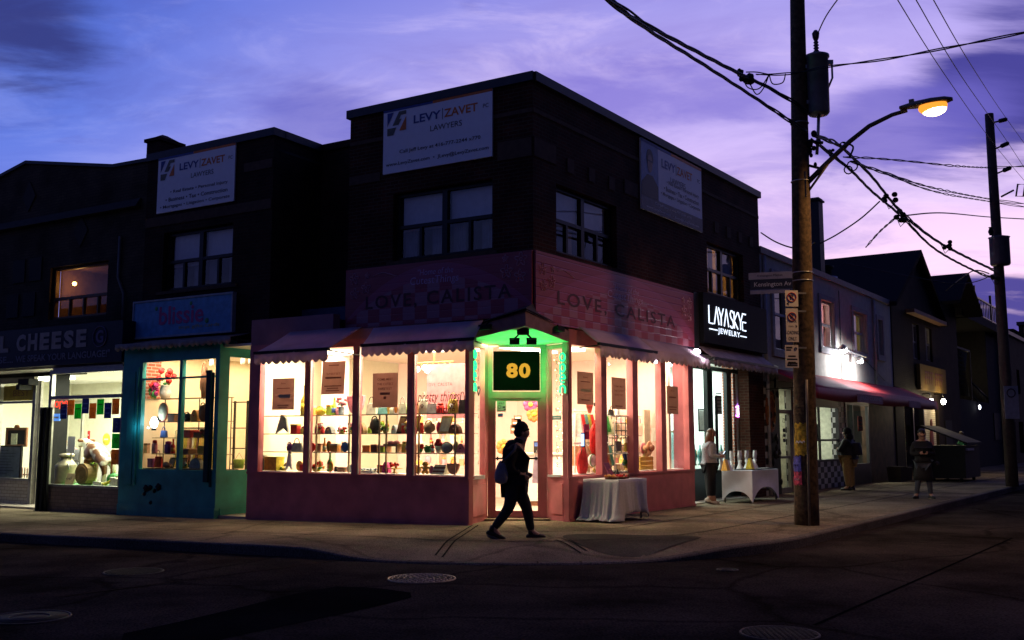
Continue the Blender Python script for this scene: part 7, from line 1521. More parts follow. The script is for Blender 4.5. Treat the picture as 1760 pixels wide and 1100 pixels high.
def figure(fr, label, over, top, legs, shoe, hair=hair_d, s=1.0, toprad=1.28, legrad=1.22, hem=None, hat=None, z0=0., longhair=False, handdir={}, skinmat=None):
    P = {k: list(v) for k, v in BASE.items()}
    for k, v in over.items(): P[k] = list(v) if len(v) == 4 else list(v) + [P[k][3]]
    J = {k: (v[0] * s, v[1] * s, z0 + v[2] * s, v[3] * s) for k, v in P.items()}
    t = thing('person', label, 'person', fr, (0, 0, z0))
    order = ['pelvis'] + [k for k in J if k != 'pelvis']; B = {k: J[k] for k in order}; ED = SPINE + ARM('L') + ARM('R') + LEG('L') + LEG('R')
    for sd_ in 'LR':                                              # palm, four bent fingers of different lengths and a thumb
        w_ = Vector(B['wr' + sd_][:3]); e_ = Vector(B['el' + sd_][:3]); d = handdir.get(sd_) or tuple((w_ - e_).normalized()); d = Vector(d).normalized()
        side = d.cross(Vector((0, 1, 0))); side = side.normalized() if side.length > .2 else Vector((1, 0, 0)); cur = side.cross(d).normalized() * (1 if sd_ == 'R' else -1)
        pl = w_ + d * .075 * s; B['palm' + sd_] = (*pl, .03 * s); ED.append(('wr' + sd_, 'palm' + sd_))
        for i, (off, ln) in enumerate(((.028, .075), (.010, .085), (-.010, .08), (-.027, .062))):
            a = pl + side * off * s + d * .03 * s; b = a + (d * .55 + cur * .3) * ln * s; c = b + (d * .25 + cur * .6) * ln * .7 * s
            for nm, q, r in (('a', a, .0095), ('b', b, .009), ('c', c, .008)): B['f%d%s%s' % (i, nm, sd_)] = (*q, r * s)
            ED += [('palm' + sd_, 'f%da%s' % (i, sd_)), ('f%da%s' % (i, sd_), 'f%db%s' % (i, sd_)), ('f%db%s' % (i, sd_), 'f%dc%s' % (i, sd_))]
        a = w_ + d * .04 * s + side * .035 * s; b = a + (d * .5 + side * .4 + cur * .3) * .05 * s
        B['t0' + sd_] = (*a, .011 * s); B['t1' + sd_] = (*b, .009 * s); ED += [('wr' + sd_, 't0' + sd_), ('t0' + sd_, 't1' + sd_)]
    skin(fr, 'body', B, ED, skinmat or skin_t, t)
    K = {k: (J[k][0], J[k][1], J[k][2], J[k][3] * (toprad if k not in ('wrL', 'wrR') else toprad * 1.1)) for k in ('spine', 'pelvis', 'chest', 'uch', 'shL', 'elL', 'wrL', 'shR', 'elR', 'wrR')}
    K['collar'] = (J['neck'][0], J['neck'][1], (J['neck'][2] * .6 + J['uch'][2] * .4), J['neck'][3] * 1.25)
    E_ = [('spine', 'pelvis'), ('spine', 'chest'), ('chest', 'uch'), ('uch', 'collar')] + ARM('L') + ARM('R')
    if hem: K['hem'] = hem if hem[3] > .0 else None; K['hem'] = (hem[0] * s, hem[1] * s, z0 + hem[2] * s, hem[3] * s); E_.append(('pelvis', 'hem'))
    skin(fr, 'jacket', K, E_, top, t)
    K = {k: (J[k][0], J[k][1], J[k][2], J[k][3] * legrad) for k in ('pelvis', 'hipL', 'knL', 'anL', 'hipR', 'knR', 'anR')}
    skin(fr, 'trousers', K, [('pelvis', 'hipL'), ('hipL', 'knL'), ('knL', 'anL'), ('pelvis', 'hipR'), ('hipR', 'knR'), ('knR', 'anR')], legs, t)
    for sd_ in 'LR':
        a = Vector(J['an' + sd_][:3]); b = Vector(J['to' + sd_][:3]); v = (b - a); h = Vector((v.x, v.y, 0)).normalized() * .05 * s
        heel = P.get('heel' + sd_); heel = Vector((heel[0] * s, heel[1] * s, z0 + heel[2] * s)) if heel else Vector((a.x - h.x, a.y - h.y, max(z0 + .04 * s, a.z - .055 * s)))
        d = (b - heel).normalized(); up = Vector((0, 0, 1)); mb = MB(fr)
        pts = [heel - d * .035 * s, heel - d * .02 * s, heel + d * .03 * s, heel * .55 + b * .45 + up * .012 * s, b * .85 + heel * .15 + up * .002 * s, b + d * .055 * s - up * .004 * s, b + d * .085 * s - up * .01 * s]
        mb.tube([tuple(p) for p in pts], [q * s for q in (.02, .038, .048, .05, .046, .034, .014)], 12); mb.tube([(a.x, a.y, a.z + .05 * s), tuple(heel * .75 + b * .25 + up * .03 * s)], [.048 * s, .05 * s], 12); mb.build('shoe', shoe, t)
        mb = MB(fr); mb.tube([tuple(p - up * .036 * s) for p in pts[1:]], [q * s for q in (.03, .038, .042, .040, .03, .012)], 8); mb.build('shoe_sole', M('grey_sole', (.16, .15, .14), .6), t)
    hm = Vector(J['hm'][:3]); ht = Vector(J['ht'][:3]); fx = .09 * s
    mb = MB(fr)
    for sy in (-1, 1): mb.ball((hm.x + .082 * s, hm.y + sy * .033 * s, hm.z + .005 * s), .012 * s, None, None, 8, 6)
    mb.build('eye', M('eye_dark', (.03, .02, .02), .2), t)
    mb = MB(fr); mb.box(hm.x + .083 * s, hm.x + .097 * s, hm.y - .024 * s, hm.y + .024 * s, hm.z - .062 * s, hm.z - .052 * s); mb.build('mouth', M('lips', (.28, .09, .08), .5), t)
    mb = MB(fr)
    for sy in (-1, 1): mb.ball((hm.x - .01 * s, hm.y + sy * .092 * s, hm.z - .01 * s), .02 * s, .012 * s, .032 * s, 8, 6)
    mb.build('ear', skinmat or skin_t, t)
    if hair:
        mb = MB(fr); q = s; mb.ball((hm.x - .022 * q, hm.y, hm.z + .035 * q), .105 * q, .098 * q, .10 * q, 16, 10, .03, 3); mb.ball((hm.x - .05 * q, hm.y, hm.z - .03 * q), .075 * q, .085 * q, .10 * q, 14, 9, .03, 4)
        if longhair:
            mb.tube([(hm.x - .045 * q, hm.y, hm.z + .02 * q), (hm.x - .075 * q, hm.y - .01, hm.z - .12 * q), (hm.x - .085 * q, hm.y - .015, hm.z - .24 * q), (hm.x - .07 * q, hm.y - .02, hm.z - .36 * q)], [.09 * q, .10 * q, .095 * q, .03 * q], 12)
            for sy in (-1, 1): mb.tube([(hm.x + .03 * q, hm.y + sy * .07 * q, hm.z + .07 * q), (hm.x + .0 * q, hm.y + sy * .092 * q, hm.z - .03 * q), (hm.x - .01 * q, hm.y + sy * .10 * q, hm.z - .16 * q), (hm.x + .0 * q, hm.y + sy * .10 * q, hm.z - .30 * q)], [.03 * q, .035 * q, .04 * q, .012 * q], 8)
        mb.build('hair', hair, t)
    return t, J
black_cloth = M('black_cloth', (.014, .013, .015), .85, bump=.2, scale=30); dk_den = M('dark_denim', (.018, .018, .024), .85, bump=.15, scale=40)
# ---- the walker
wx, wy = G(887, 927, -.02); fr = Fr((wx, wy), 0.0); wz = -.03
t, J = figure(fr, 'person in dark jacket and knit hat walking past the lit shop door', dict(
    pelvis=(-.03, 0, .90, .125), spine=(-.02, 0, 1.06, .13), chest=(.0, 0, 1.24, .135), uch=(-.01, 0, 1.37, .11), neck=(.055, 0, 1.47, .055), hb=(.09, 0, 1.545, .07), hm=(.115, 0, 1.635, .088), ht=(.095, 0, 1.715, .075), nose=(.212, 0, 1.62, .014), chin=(.165, 0, 1.545, .03),
    shL=(-.02, .17, 1.37, .062), elL=(-.06, .22, 1.10, .05), wrL=(.12, .15, 1.02, .03), shR=(-.03, -.17, 1.37, .062), elR=(-.11, -.23, 1.10, .05), wrR=(.07, -.18, 1.00, .03),
    hipL=(-.01, .085, .86, .092), knL=(.165, .09, .49, .060), anL=(.235, .09, .115, .042), toL=(.37, .10, .045, .035),
    hipR=(-.04, -.085, .86, .092), knR=(-.10, -.09, .50, .062), anR=(-.345, -.09, .175, .042), toR=(-.235, -.10, .05, .034), heelR=(-.42, -.09, .12, 0), heelL=(.19, .09, .045, 0)),
    black_cloth, dk_den, M('dark_shoe', (.02, .018, .018), .5), None, 1.0, 1.37, 1.27, (-.03, 0, .82, .16), z0=wz)
sk = lambda nm, Jn, Ed, m_: skin(fr, nm, {k: (v[0], v[1], v[2] + wz, v[3]) for k, v in Jn.items()}, Ed, m_, t)
mb = MB(fr); kn = M('dark_knit', (.03, .02, .022), .95, bump=.4, scale=60)
mb.ball((.082, 0, 1.69 + wz), .112, .104, .125, 18, 12, .02, 2); mb.ball((.06, 0, 1.64 + wz), .098, .100, .09, 16, 10, .02, 4); mb.tube([(.092 + .102 * math.cos(i * .3927), .098 * math.sin(i * .3927), 1.672 + wz + .016 * math.cos(i * .3927)) for i in range(16)], .016, 8, True); mb.build('knit_hat', kn, t)
mb = MB(fr); mb.ball((.05, 0, 1.808 + wz), .038, None, None, 14, 10, .10, 3); mb.build('hat_bobble', kn, t)
mb = MB(fr); mb.ball((-.06, 0, 1.43 + wz), .115, .14, .10, 16, 10, .04, 5); mb.ball((.05, 0, 1.50 + wz), .092, .09, .075, 16, 10, .04, 7); mb.ball((-.14, 0, 1.33 + wz), .075, .13, .12, 14, 9, .04, 6); mb.build('hood', black_cloth, t)
tb_ = thing('shoulder_bag', 'pale grey tote bag hanging behind the walking person', 'bag', fr, (-.22, -.26, .85))
mb = MB(fr); mb.lathe(-.225, -.27, [(.03, .86 + wz), (.085, .88 + wz), (.105, .95 + wz), (.10, 1.02 + wz), (.075, 1.11 + wz), (.045, 1.18 + wz), (.02, 1.21 + wz)], 14, 1, .5); mb.build('bag_body', M('pale_tote_cloth', (.22, .21, .24), .85, bump=.3, scale=12), tb_)
mb = MB(fr); mb.tube([(-.225, -.28, 1.18 + wz), (-.12, -.29, 1.27 + wz), (-.02, -.26, 1.37 + wz), (.0, -.18, 1.45 + wz)], [.018, .024, .024, .018], 7); mb.build('strap', M('dark_strap', (.07, .07, .08), .85), tb_)
# ---- woman with a phone
gx, gy = G(1221, 866); fr = Fr((gx, gy), .12)
t, J = figure(fr, 'person with long brown hair in white sweater looking at a phone by the jewelry window', dict(
    hb=(.05, 0, 1.555, .066), hm=(.075, 0, 1.64, .085), ht=(.05, 0, 1.715, .07), nose=(.168, 0, 1.61, .013), chin=(.125, 0, 1.55, .026),
    shL=(0, .16, 1.39, .055), shR=(0, -.16, 1.39, .055), elR=(-.02, -.21, 1.13, .045), wrR=(.21, -.14, 1.12, .028), elL=(.0, .20, 1.13, .045), wrL=(.22, .04, 1.13, .028), pelvis=(.0, 0, .95, .125),
    hipL=(.0, .08, .88, .10), knL=(.03, .09, .48, .095), anL=(.06, .09, .12, .09), toL=(.17, .09, .035, .035), hipR=(0, -.08, .88, .10), knR=(.0, -.09, .48, .095), anR=(.0, -.08, .14, .085), toR=(.05, -.10, .04, .035), heelR=(-.12, -.07, .10, 0)),
    M('white_sweater', (.36, .35, .36), .9, bump=.3, scale=30), black_cloth, M('white_shoe', (.62, .58, .50), .6), hair_b, .985, 1.30, 1.12, longhair=True)
tp = thing('mobile_phone', 'dark phone held by the person in the white sweater', 'phone', fr, (.34, -.05, 1.12)); mb = MB(fr); mb.hull([(.30, -.09, 1.11), (.33, -.09, 1.10), (.33, -.02, 1.10), (.30, -.02, 1.11)], [(.37, -.09, 1.22), (.385, -.09, 1.215), (.385, -.02, 1.215), (.37, -.02, 1.22)]); mb.build('case', black, tp); mb = MB(fr); mb.hull([(.303, -.085, 1.125), (.304, -.085, 1.125), (.304, -.025, 1.125), (.303, -.025, 1.125)], [(.365, -.085, 1.213), (.366, -.085, 1.213), (.366, -.025, 1.213), (.365, -.025, 1.213)]); mb.build('screen', E('phone_screen', (.6, .7, 1), 1.2), tp)
# ---- man at the cash window
gx, gy = G(1461, 843); fr = Fr((gx, gy), R.a + math.pi / 2 - .15)
t, J = figure(fr, 'person in black jacket and khaki trousers facing the takeaway window', dict(
    elL=(.10, .26, 1.14, .048), wrL=(.26, .10, 1.16, .03), elR=(.06, -.27, 1.13, .048), wrR=(.24, -.12, 1.12, .03), hipL=(0, .10, .88, .10), knL=(.0, .15, .48, .068), anL=(-.05, .17, .10, .05), toL=(.10, .2, .035, .035), knR=(.02, -.14, .48, .068), anR=(0, -.17, .10, .05), toR=(.16, -.22, .035, .035)),
    M('navy_puffer', (.016, .018, .026), .6, bump=.3, scale=10), M('khaki_cloth', (.30, .20, .08), .85, bump=.2, scale=20), M('dark_shoe', (.02, .018, .018)), hair_d, 1.02, 1.55, 1.35, (0, 0, .86, .165))
mb = MB(fr); mb.ball((.01, 0, 1.70), .125, .12, .13, 16, 10, .03, 2); mb.ball((-.03, 0, 1.56), .115, .13, .12, 16, 10, .03, 3); mb.build('hood', black_cloth, t)
tb_ = thing('backpack', 'black backpack on the person at the takeaway window', 'backpack', fr, (-.25, 0, 1.0)); skin(fr, 'bag_body', dict(a=(-.24, 0, 1.20, (.16, .12)), b=(-.24, 0, 1.02, (.17, .13)), c=(-.22, 0, 1.38, (.13, .10))), [('a', 'b'), ('a', 'c')], M('backpack_cloth', (.02, .02, .028), .7), tb_)
mb = MB(fr)
for sy in (-.12, .12): mb.tube([(-.16, sy, 1.42), (.0, sy, 1.52), (.13, sy, 1.38)], .022, 6)
mb.build('strap', black_cloth, tb_)
# ---- person in a long dark coat
gx, gy = G(1589, 857); fr = Fr((gx, gy), -math.pi / 2 - .25)
t, J = figure(fr, 'person in long dark coat standing on the sidewalk looking at a phone', dict(hm=(.075, 0, 1.64, .086), hb=(.055, 0, 1.555, .066), ht=(.05, 0, 1.715, .07), nose=(.165, 0, 1.60, .013), chin=(.13, 0, 1.545, .026),
    elL=(.02, .25, 1.12, .048), wrL=(.24, .06, 1.15, .03), elR=(.02, -.25, 1.12, .048), wrR=(.24, -.06, 1.15, .03), anL=(-.02, .16, .09, .042), knL=(0, .13, .48, .06), anR=(.04, -.19, .09, .042), knR=(.04, -.13, .48, .06), toL=(.12, .2, .035, .034), toR=(.16, -.26, .035, .034)),
    M('long_coat_cloth', (.014, .012, .013), .85), M('blue_grey_denim', (.05, .055, .075), .8), M('dark_shoe', (.02, .018, .018)), hair_d, .99, 1.4, 1.15, None)
mb = MB(fr); mb.lathe(0, 0, [(.155, 1.12), (.165, .98), (.185, .80), (.205, .60), (.215, .46), (.19, .455)], 18, .8, 1.1); mb.build('coat_skirt', MC['long_coat_cloth'], t)
tp = thing('mobile_phone', 'phone in the hands of the person in the long coat', 'phone', fr, (.33, 0, 1.15)); mb = MB(fr); mb.hull([(.32, -.04, 1.14), (.33, -.04, 1.13), (.33, .04, 1.13), (.32, .04, 1.14)], [(.37, -.04, 1.27), (.38, -.04, 1.265), (.38, .04, 1.265), (.37, .04, 1.27)]); mb.build('case', black, tp); mb = MB(fr); mb.quad((.318, -.035, 1.15), (.318, .035, 1.15), (.366, .035, 1.265), (.366, -.035, 1.265)); mb.build('screen', E('phone_dim', (.5, .5, .8), .25), tp)
tb_ = thing('handbag', 'black handbag at the hip of the person in the long coat', 'bag', fr, (0, .32, .8)); skin(fr, 'bag_body', dict(a=(0, .33, .95, (.10, .05)), b=(0, .34, .78, (.12, .06))), [('a', 'b')], black_cloth, tb_); mb = MB(fr); mb.tube([(0, .30, .98), (0, .24, 1.2), (.02, .14, 1.42)], .014, 5); mb.build('strap', black_cloth, tb_)
# ---- far person in green
gx, gy = G(1657, 816); fr = Fr((gx, gy), math.pi - .4)
figure(fr, 'distant person in striped green jacket and blue jeans by the dark stall', dict(elL=(.02, .24, 1.14, .045), wrL=(.2, .2, 1.02, .03)), M('green_jacket', (.012, .11, .05), .8), M('blue_jeans', (.06, .10, .20), .8), M('dark_shoe', (.02, .018, .018)), hair_d, 1.0, 1.4, 1.2, (0, 0, .88, .15))
# ---- two customers in the cheese shop
for px, yy, a, topm, lab, s_ in ((104, 1.95, -.5, M('white_shirt', (.6, .6, .58), .8), 'dark haired person in white shirt behind the cheese window', 1.0), (124, 2.15, 2.4, M('charcoal_top', (.05, .05, .055), .85), 'person in charcoal top behind the white sheet in the cheese window', .94)):
    x = L.P(px, 780, yy)[0]; w3 = L.W(x, yy, 0); fr = Fr((w3[0], w3[1]), a)
    figure(fr, lab, dict(hm=(.09, 0, 1.63, .09), hb=(.06, 0, 1.555, .068), ht=(.06, 0, 1.71, .07), nose=(.18, 0, 1.59, .014), chin=(.145, 0, 1.54, .028), elL=(.05, .22, 1.13, .045), wrL=(.24, .12, 1.05, .03), elR=(.05, -.22, 1.13, .045), wrR=(.24, -.12, 1.05, .03)), topm, dk_den, M('dark_shoe', (.02, .018, .018)), hair_d, s_, 1.3, 1.2, z0=-.16)
# ---- cow statue
m, n, l, b = nt('cow_paint'); tc = n.new('ShaderNodeTexCoord'); no = n.new('ShaderNodeTexNoise'); no.inputs['Scale'].default_value = 2.6; no.inputs['Detail'].default_value = 2; l.new(tc.outputs['Object'], no.inputs['Vector'])
r = n.new('ShaderNodeValToRGB'); r.color_ramp.elements[0].position = .50; r.color_ramp.elements[1].position = .54; r.color_ramp.elements[0].color = (.17, .07, .025, 1); r.color_ramp.elements[1].color = (.72, .68, .55, 1); l.new(no.outputs['Fac'], r.inputs['Fac']); l.new(r.outputs['Color'], b.inputs['Base Color']); b.inputs['Roughness'].default_value = .3
xh = L.P(146, 775, .25)[0]; cw = L.W(xh, .28, 0); fr = Fr((cw[0], cw[1]), L.a + math.pi - .12); t = thing('cow_statue', 'glossy brown and white cow statue in the cheese shop window', 'statue', fr, (-.4, 0, .42))
cz = .42; c_ = dict(chest=(-.30, 0, .72, (.15, .19)), mid=(-.60, 0, .72, (.155, .19)), rump=(-.95, 0, .75, (.14, .17)), neck=(-.10, 0, .86, (.085, .12)), poll=(.04, 0, .97, .085), face=(.14, 0, .94, .07), muz=(.25, 0, .88, .05), nose=(.31, 0, .865, .045),
          fL=(-.27, .11, .45, .075), fkL=(-.27, .11, .24, .045), ffL=(-.26, .11, .03, .048), fR=(-.27, -.11, .45, .075), fkR=(-.27, -.11, .24, .045), ffR=(-.26, -.11, .03, .048),
          hL=(-1.0, .12, .50, .10), hkL=(-1.08, .12, .29, .05), hfL=(-1.03, .12, .03, .045), hR=(-1.0, -.12, .50, .10), hkR=(-1.08, -.12, .29, .05), hfR=(-1.03, -.12, .03, .045))
skin(fr, 'body', {k: (v[0], v[1], v[2] * 1.05 + cz, v[3]) for k, v in c_.items()}, [('chest', 'mid'), ('mid', 'rump'), ('chest', 'neck'), ('neck', 'poll'), ('poll', 'face'), ('face', 'muz'), ('muz', 'nose'), ('chest', 'fL'), ('fL', 'fkL'), ('fkL', 'ffL'), ('chest', 'fR'), ('fR', 'fkR'), ('fkR', 'ffR'), ('rump', 'hL'), ('hL', 'hkL'), ('hkL', 'hfL'), ('rump', 'hR'), ('hR', 'hkR'), ('hkR', 'hfR')], m, t)
for sy in (-1, 1):
    mb = MB(fr); mb.ball((.0, sy * .15, .99 * 1.05 + cz), .03, .08, .045, 10, 7); mb.build('ear', M('cow_ear', (.2, .08, .03), .4), t)
    mb = MB(fr); mb.ball((.10, sy * .085, .98 * 1.05 + cz), .016, None, None, 8, 6); mb.build('eye', black, t)
mb = MB(fr); mb.tube([(-1.12, 0, .75 * 1.05 + cz), (-1.18, 0, .5 + cz), (-1.16, 0, .25 + cz)], [.025, .018, .03], 6); mb.build('tail', M('cow_ear', (.2, .08, .03)), t)
mb = MB(fr); mb.ball((-.20, -.005, .88 * 1.05 + cz), .08, .125, .09, 12, 8); mb.build('collar_patch', M('cow_ear', (.2, .08, .03)), t)

# ================================================================== street tables
wcl = M('white_cotton', (.55, .53, .54), .9, bump=.15, scale=25, var=.08)
TX0, TX1, TY0, TY1, TZ = 1.50, 2.55, -.86, -.10, .76
q0, z0 = R.P(1000, 823, -.80); 
T1 = R.sub(0, 0)
t = thing('folding_table', 'folding table under the draped cloth by the shop doorway', 'table', R, (2.0, -.5, 0)); mb = MB(R); mb.box(TX0 + .02, TX1 - .02, TY0 + .02, TY1 - .02, TZ - .05, TZ - .012); mb.build('tabletop', wood, t)
for x in (TX0 + .08, TX1 - .08):
    for y in (TY0 + .08, TY1 - .08): mb = MB(R); mb.tube([(x, y, 0), (x, y, TZ - .05)], .018, 6); mb.build('leg', greym, t)
# draped cloth: perimeter skirt with folds
mb = MB(R); per = []; cnr = [(TX0, TY1), (TX0, TY0), (TX1, TY0), (TX1, TY1)]; NS = 34
for (a, b) in zip(cnr, cnr[1:] + cnr[:1]):
    for i in range(NS): per.append((a[0] + (b[0] - a[0]) * i / NS, a[1] + (b[1] - a[1]) * i / NS))
cxm, cym = (TX0 + TX1) / 2, (TY0 + TY1) / 2; rows = 10; vs = []; rg = random.Random(5)
for j in range(rows + 1):
    q = j / rows
    for i, (x, y) in enumerate(per):
        side_ = i // NS; u = (i % NS) / NS; corner = min(u, 1 - u) * NS
        nx_, ny_ = [(-1, 0), (0, -1), (1, 0), (0, 1)][side_]
        fold = .030 * q * math.sin(i * .62 + .8 * math.sin(i * .21)) + .022 * q * math.sin(i * 1.55)
        drop = [.74, .60, .64, .72][side_]
        if side_ == 1: drop = .60 + .13 * math.exp(-((u - .0) / .12) ** 2) + .13 * math.exp(-((u - 1) / .10) ** 2)
        if side_ == 0: drop = .74 + .03 * math.sin(u * 9) - (.0 if u < .8 else .02)
        fl = .012 + .07 * q * (1.7 if side_ == 0 else .5) + (.03 * q if corner < 4 else 0)
        z = TZ - drop * q; z = max(z, .018 + .02 * abs(math.sin(i * .9)))
        spread = .10 if (z < .05 and side_ == 0) else 0
        vs.append((x + nx_ * (fl * (q ** .8) + fold + spread), y + ny_ * (fl * (q ** .8) + fold + spread), z))
n_ = len(per)
fs = [(j * n_ + i, j * n_ + (i + 1) % n_, (j + 1) * n_ + (i + 1) % n_, (j + 1) * n_ + i) for j in range(rows) for i in range(n_)]
mb.add(vs + [(cxm, cym, TZ + .003)], fs + [(i, n_ * (rows + 1), (i + 1) % n_) for i in range(n_)], True)
o = mb.build('tablecloth', wcl); tag(o, 'white draped tablecloth with folds pooling on the pavement between the door and the cloth table', 'tablecloth'); o.modifiers.new('s', 'SOLIDIFY').thickness = .006
# things on it
for i, (fx_, fy_, c, lab) in enumerate(((.16, .34, 'orange', 'open basket of orange and red trinkets at the doorway end of the cloth table'), (.42, .30, 'red', 'low dark tray of red trinkets at the middle of the cloth table'), (.66, .40, 'brown', 'dark brown tray of trinkets toward the jewelry end of the cloth table'), (.86, .55, 'tan', 'small tan tray at the jewelry end of the cloth table'))):
    x = TX0 + (TX1 - TX0) * fx_; y = TY0 + (TY1 - TY0) * fy_; t = thing('trinket_tray', lab, 'tray', R, (x, y, TZ)); mb = MB(R); mb.lathe(x, y, [(.11, TZ + .003), (.14, TZ + .05), (.135, TZ + .05), (.11, TZ + .015)], 14); mb.build('basket', gm('brown'), t); mb = MB(R); rg = random.Random(i)
    for k in range(14): mb.ball((x + rg.uniform(-.1, .1), y + rg.uniform(-.1, .1), TZ + rg.uniform(.04, .075)), rg.uniform(.018, .03), None, None, 6, 4)
    mb.build('trinket', gm(c), t)
x, y = TX0 + .46, -.42; t = thing('leaning_card', 'tall magenta price card leaning on the cloth table', 'card', R, (x, y, TZ)); mb = MB(R); mb.hull([(x - .09, y - .05, TZ + .01), (x + .10, y - .05, TZ + .01), (x + .10, y - .035, TZ + .01), (x - .09, y - .035, TZ + .01)], [(x - .14, y + .06, TZ + .30), (x + .05, y + .06, TZ + .30), (x + .05, y + .075, TZ + .30), (x - .14, y + .075, TZ + .30)]); mb.build('card', M('plum_card', (.28, .07, .14), .6), t); mb = MB(R); mb.box(x - .06, x + .04, y - .002, y + .0, TZ + .17, TZ + .19); mb.build('print', gm('pink'), t)
x, y = TX0 + .78, -.30; t = thing('wire_stand', 'thin wire jewelry stand on the cloth table', 'stand', R, (x, y, TZ)); mb = MB(R)
for k in (-.12, .12): mb.tube([(x + k, y, TZ), (x + k, y, TZ + .24)], .006, 5)
for zz_ in (.14, .24): mb.tube([(x - .12, y, TZ + zz_), (x + .12, y, TZ + zz_)], .006, 5)
mb.build('wire', greym, t); mb = MB(R)
for k in range(6): mb.ball((x - .1 + .04 * k, y, TZ + .10), .012, .01, .035, 6, 5)
mb.build('earring', gm('black'), t)
t = thing('bottle', 'small dark bottle standing on the cloth table', 'bottle', R, (TX0 + .62, -.38, TZ)); mb = MB(R); mb.lathe(TX0 + .66, -.45, [(.045, TZ), (.05, TZ + .09), (.02, TZ + .13), (.02, TZ + .17)], 10); mb.build('glass_body', gm('black'), t); mb = MB(R); mb.lathe(TX0 + .66, -.45, [(.051, TZ + .03), (.051, TZ + .06)], 10); mb.build('paper_label', gm('white'), t)
# ---- white stretch-cover table before the jewelry shop
SX0, SX1, SY0, SY1, SZ = 8.35, 9.95, -.80, -.05, .76
a = R.L(*G(1293, 866)); SX0 = a[0] + .03; SX1 = SX0 + 1.7; SY0 = a[1]; SY1 = SY0 + .75
t = thing('stretch_table', 'table under the white stretch cover before the jewelry shop', 'table', R, ((SX0 + SX1) / 2, (SY0 + SY1) / 2, 0)); mb = MB(R); mb.box(SX0 + .03, SX1 - .03, SY0 + .03, SY1 - .03, SZ - .05, SZ - .012); mb.build('tabletop', wood, t)
for x in (SX0 + .05, SX1 - .05):
    for y in (SY0 + .05, SY1 - .05): mb = MB(R); mb.tube([(x, y, 0), (x, y, SZ - .05)], .02, 6); mb.build('leg', greym, t)
per = []; cnr = [(SX0, SY1), (SX0, SY0), (SX1, SY0), (SX1, SY1)]; mb = MB(R); vs = []; rows = 10; NS = 26
for (a, b) in zip(cnr, cnr[1:] + cnr[:1]):
    for i in range(NS): per.append((a[0] + (b[0] - a[0]) * i / NS, a[1] + (b[1] - a[1]) * i / NS))
for j in range(rows + 1):
    q = j / rows
    for i, (x, y) in enumerate(per):
        sd2 = i // NS; u = (i % NS) / NS; arch = (.34 if sd2 in (1, 3) else .26) * max(0., 1 - abs(2 * u - 1) ** 2.6); bot = .015 + arch; z = SZ + (bot - SZ) * q
        pinch = .05 * math.sin(math.pi * u) * math.sin(math.pi * q); nx_, ny_ = [(1, 0), (0, 1), (-1, 0), (0, -1)][sd2]
        vs.append((x + nx_ * pinch, y + ny_ * pinch, z))
n_ = len(per); mb.add(vs + [((SX0 + SX1) / 2, (SY0 + SY1) / 2, SZ + .002)], [(j * n_ + i, j * n_ + (i + 1) % n_, (j + 1) * n_ + (i + 1) % n_, (j + 1) * n_ + i) for j in range(rows) for i in range(n_)] + [(i, n_ * (rows + 1), (i + 1) % n_) for i in range(n_)], False)
o = mb.build('stretch_cover', M('white_stretch_cloth', (.62, .62, .68), .7, var=.05)); tag(o, 'white stretch cover with arched hems before the jewelry shop', 'tablecloth'); o.modifiers.new('s', 'SOLIDIFY').thickness = .004
o = MB(R); o.box(SX0 + .25, SX1 - .05, SY0 + .06, SY1 - .2, SZ + .003, SZ + .022); t = tag(o.build('display_mat', M('dark_mat', (.02, .02, .024), .7), None), 'thin dark display mat on the white stretch table', 'mat')
for i, (px, lab) in enumerate(((1239, 'first'), (1257, 'second'), (1271, 'third'), (1283, 'fourth'), (1297, 'fifth'))):
    y = SY1 - .10; x, z = R.P(px, 775, y); t = thing('earring_stand', 'white curved earring stand, %s counted from the long haired person' % lab, 'display stand', R, (x, y, SZ), 'white earring stands on the stretch table'); mb = MB(R)
    pr = [(-.06, SZ + .45), (.08, SZ + .45), (.10, SZ + .36), (.05, SZ + .26), (.02, SZ + .22), (-.04, SZ + .22), (-.09, SZ + .30)]; mb.pxz([(x + a, b) for a, b in pr], y - .02, y + .02); mb.build('panel', white, t); mb = MB(R); mb.lathe(x, y, [(.09, SZ + .005), (.08, SZ + .03), (.03, SZ + .14), (.05, SZ + .225)], 12); mb.build('base', white, t)
for px, c, lab in ((1247, 'gold', 'amber folded card beside the long haired person'), (1289, 'yellow', 'yellow folded card beyond the white earring stands')):
    y = SY0 + .22; x, z = R.P(px, 800, y); t = thing('folded_card', lab, 'card', R, (x, y, SZ)); mb = MB(R); mb.hull([(x - .08, y - .08, SZ + .024), (x + .08, y - .08, SZ + .024), (x + .08, y + .08, SZ + .024), (x - .08, y + .08, SZ + .024)], [(x - .07, y - .01, SZ + .28), (x + .07, y - .01, SZ + .28), (x + .07, y + .01, SZ + .28), (x - .07, y + .01, SZ + .28)]); mb.build('card', gm(c), t); mb = MB(R); mb.hull([(x + .13, y - .06, SZ + .024), (x + .28, y - .06, SZ + .024), (x + .28, y + .06, SZ + .024), (x + .13, y + .06, SZ + .024)], [(x + .10, y + .02, SZ + .25), (x + .24, y + .02, SZ + .25), (x + .24, y + .03, SZ + .25), (x + .10, y + .03, SZ + .25)]); mb.build('pale_card', gm('white'), t)
for i, (fx_, lab) in enumerate(((.45, 'flat pale card at the front of the stretch table'), (.62, 'flat pale card past the middle of the stretch table'), (.82, 'flat pale card at the pole end of the stretch table'))):
    x = SX0 + (SX1 - SX0) * fx_; mb = MB(R); mb.box(x - .10, x + .10, SY0 + .12, SY0 + .28, SZ + .024, SZ + .034); tag(mb.build('flat_card', M('pale_card', (.5, .5, .48), .6)), lab, 'card')
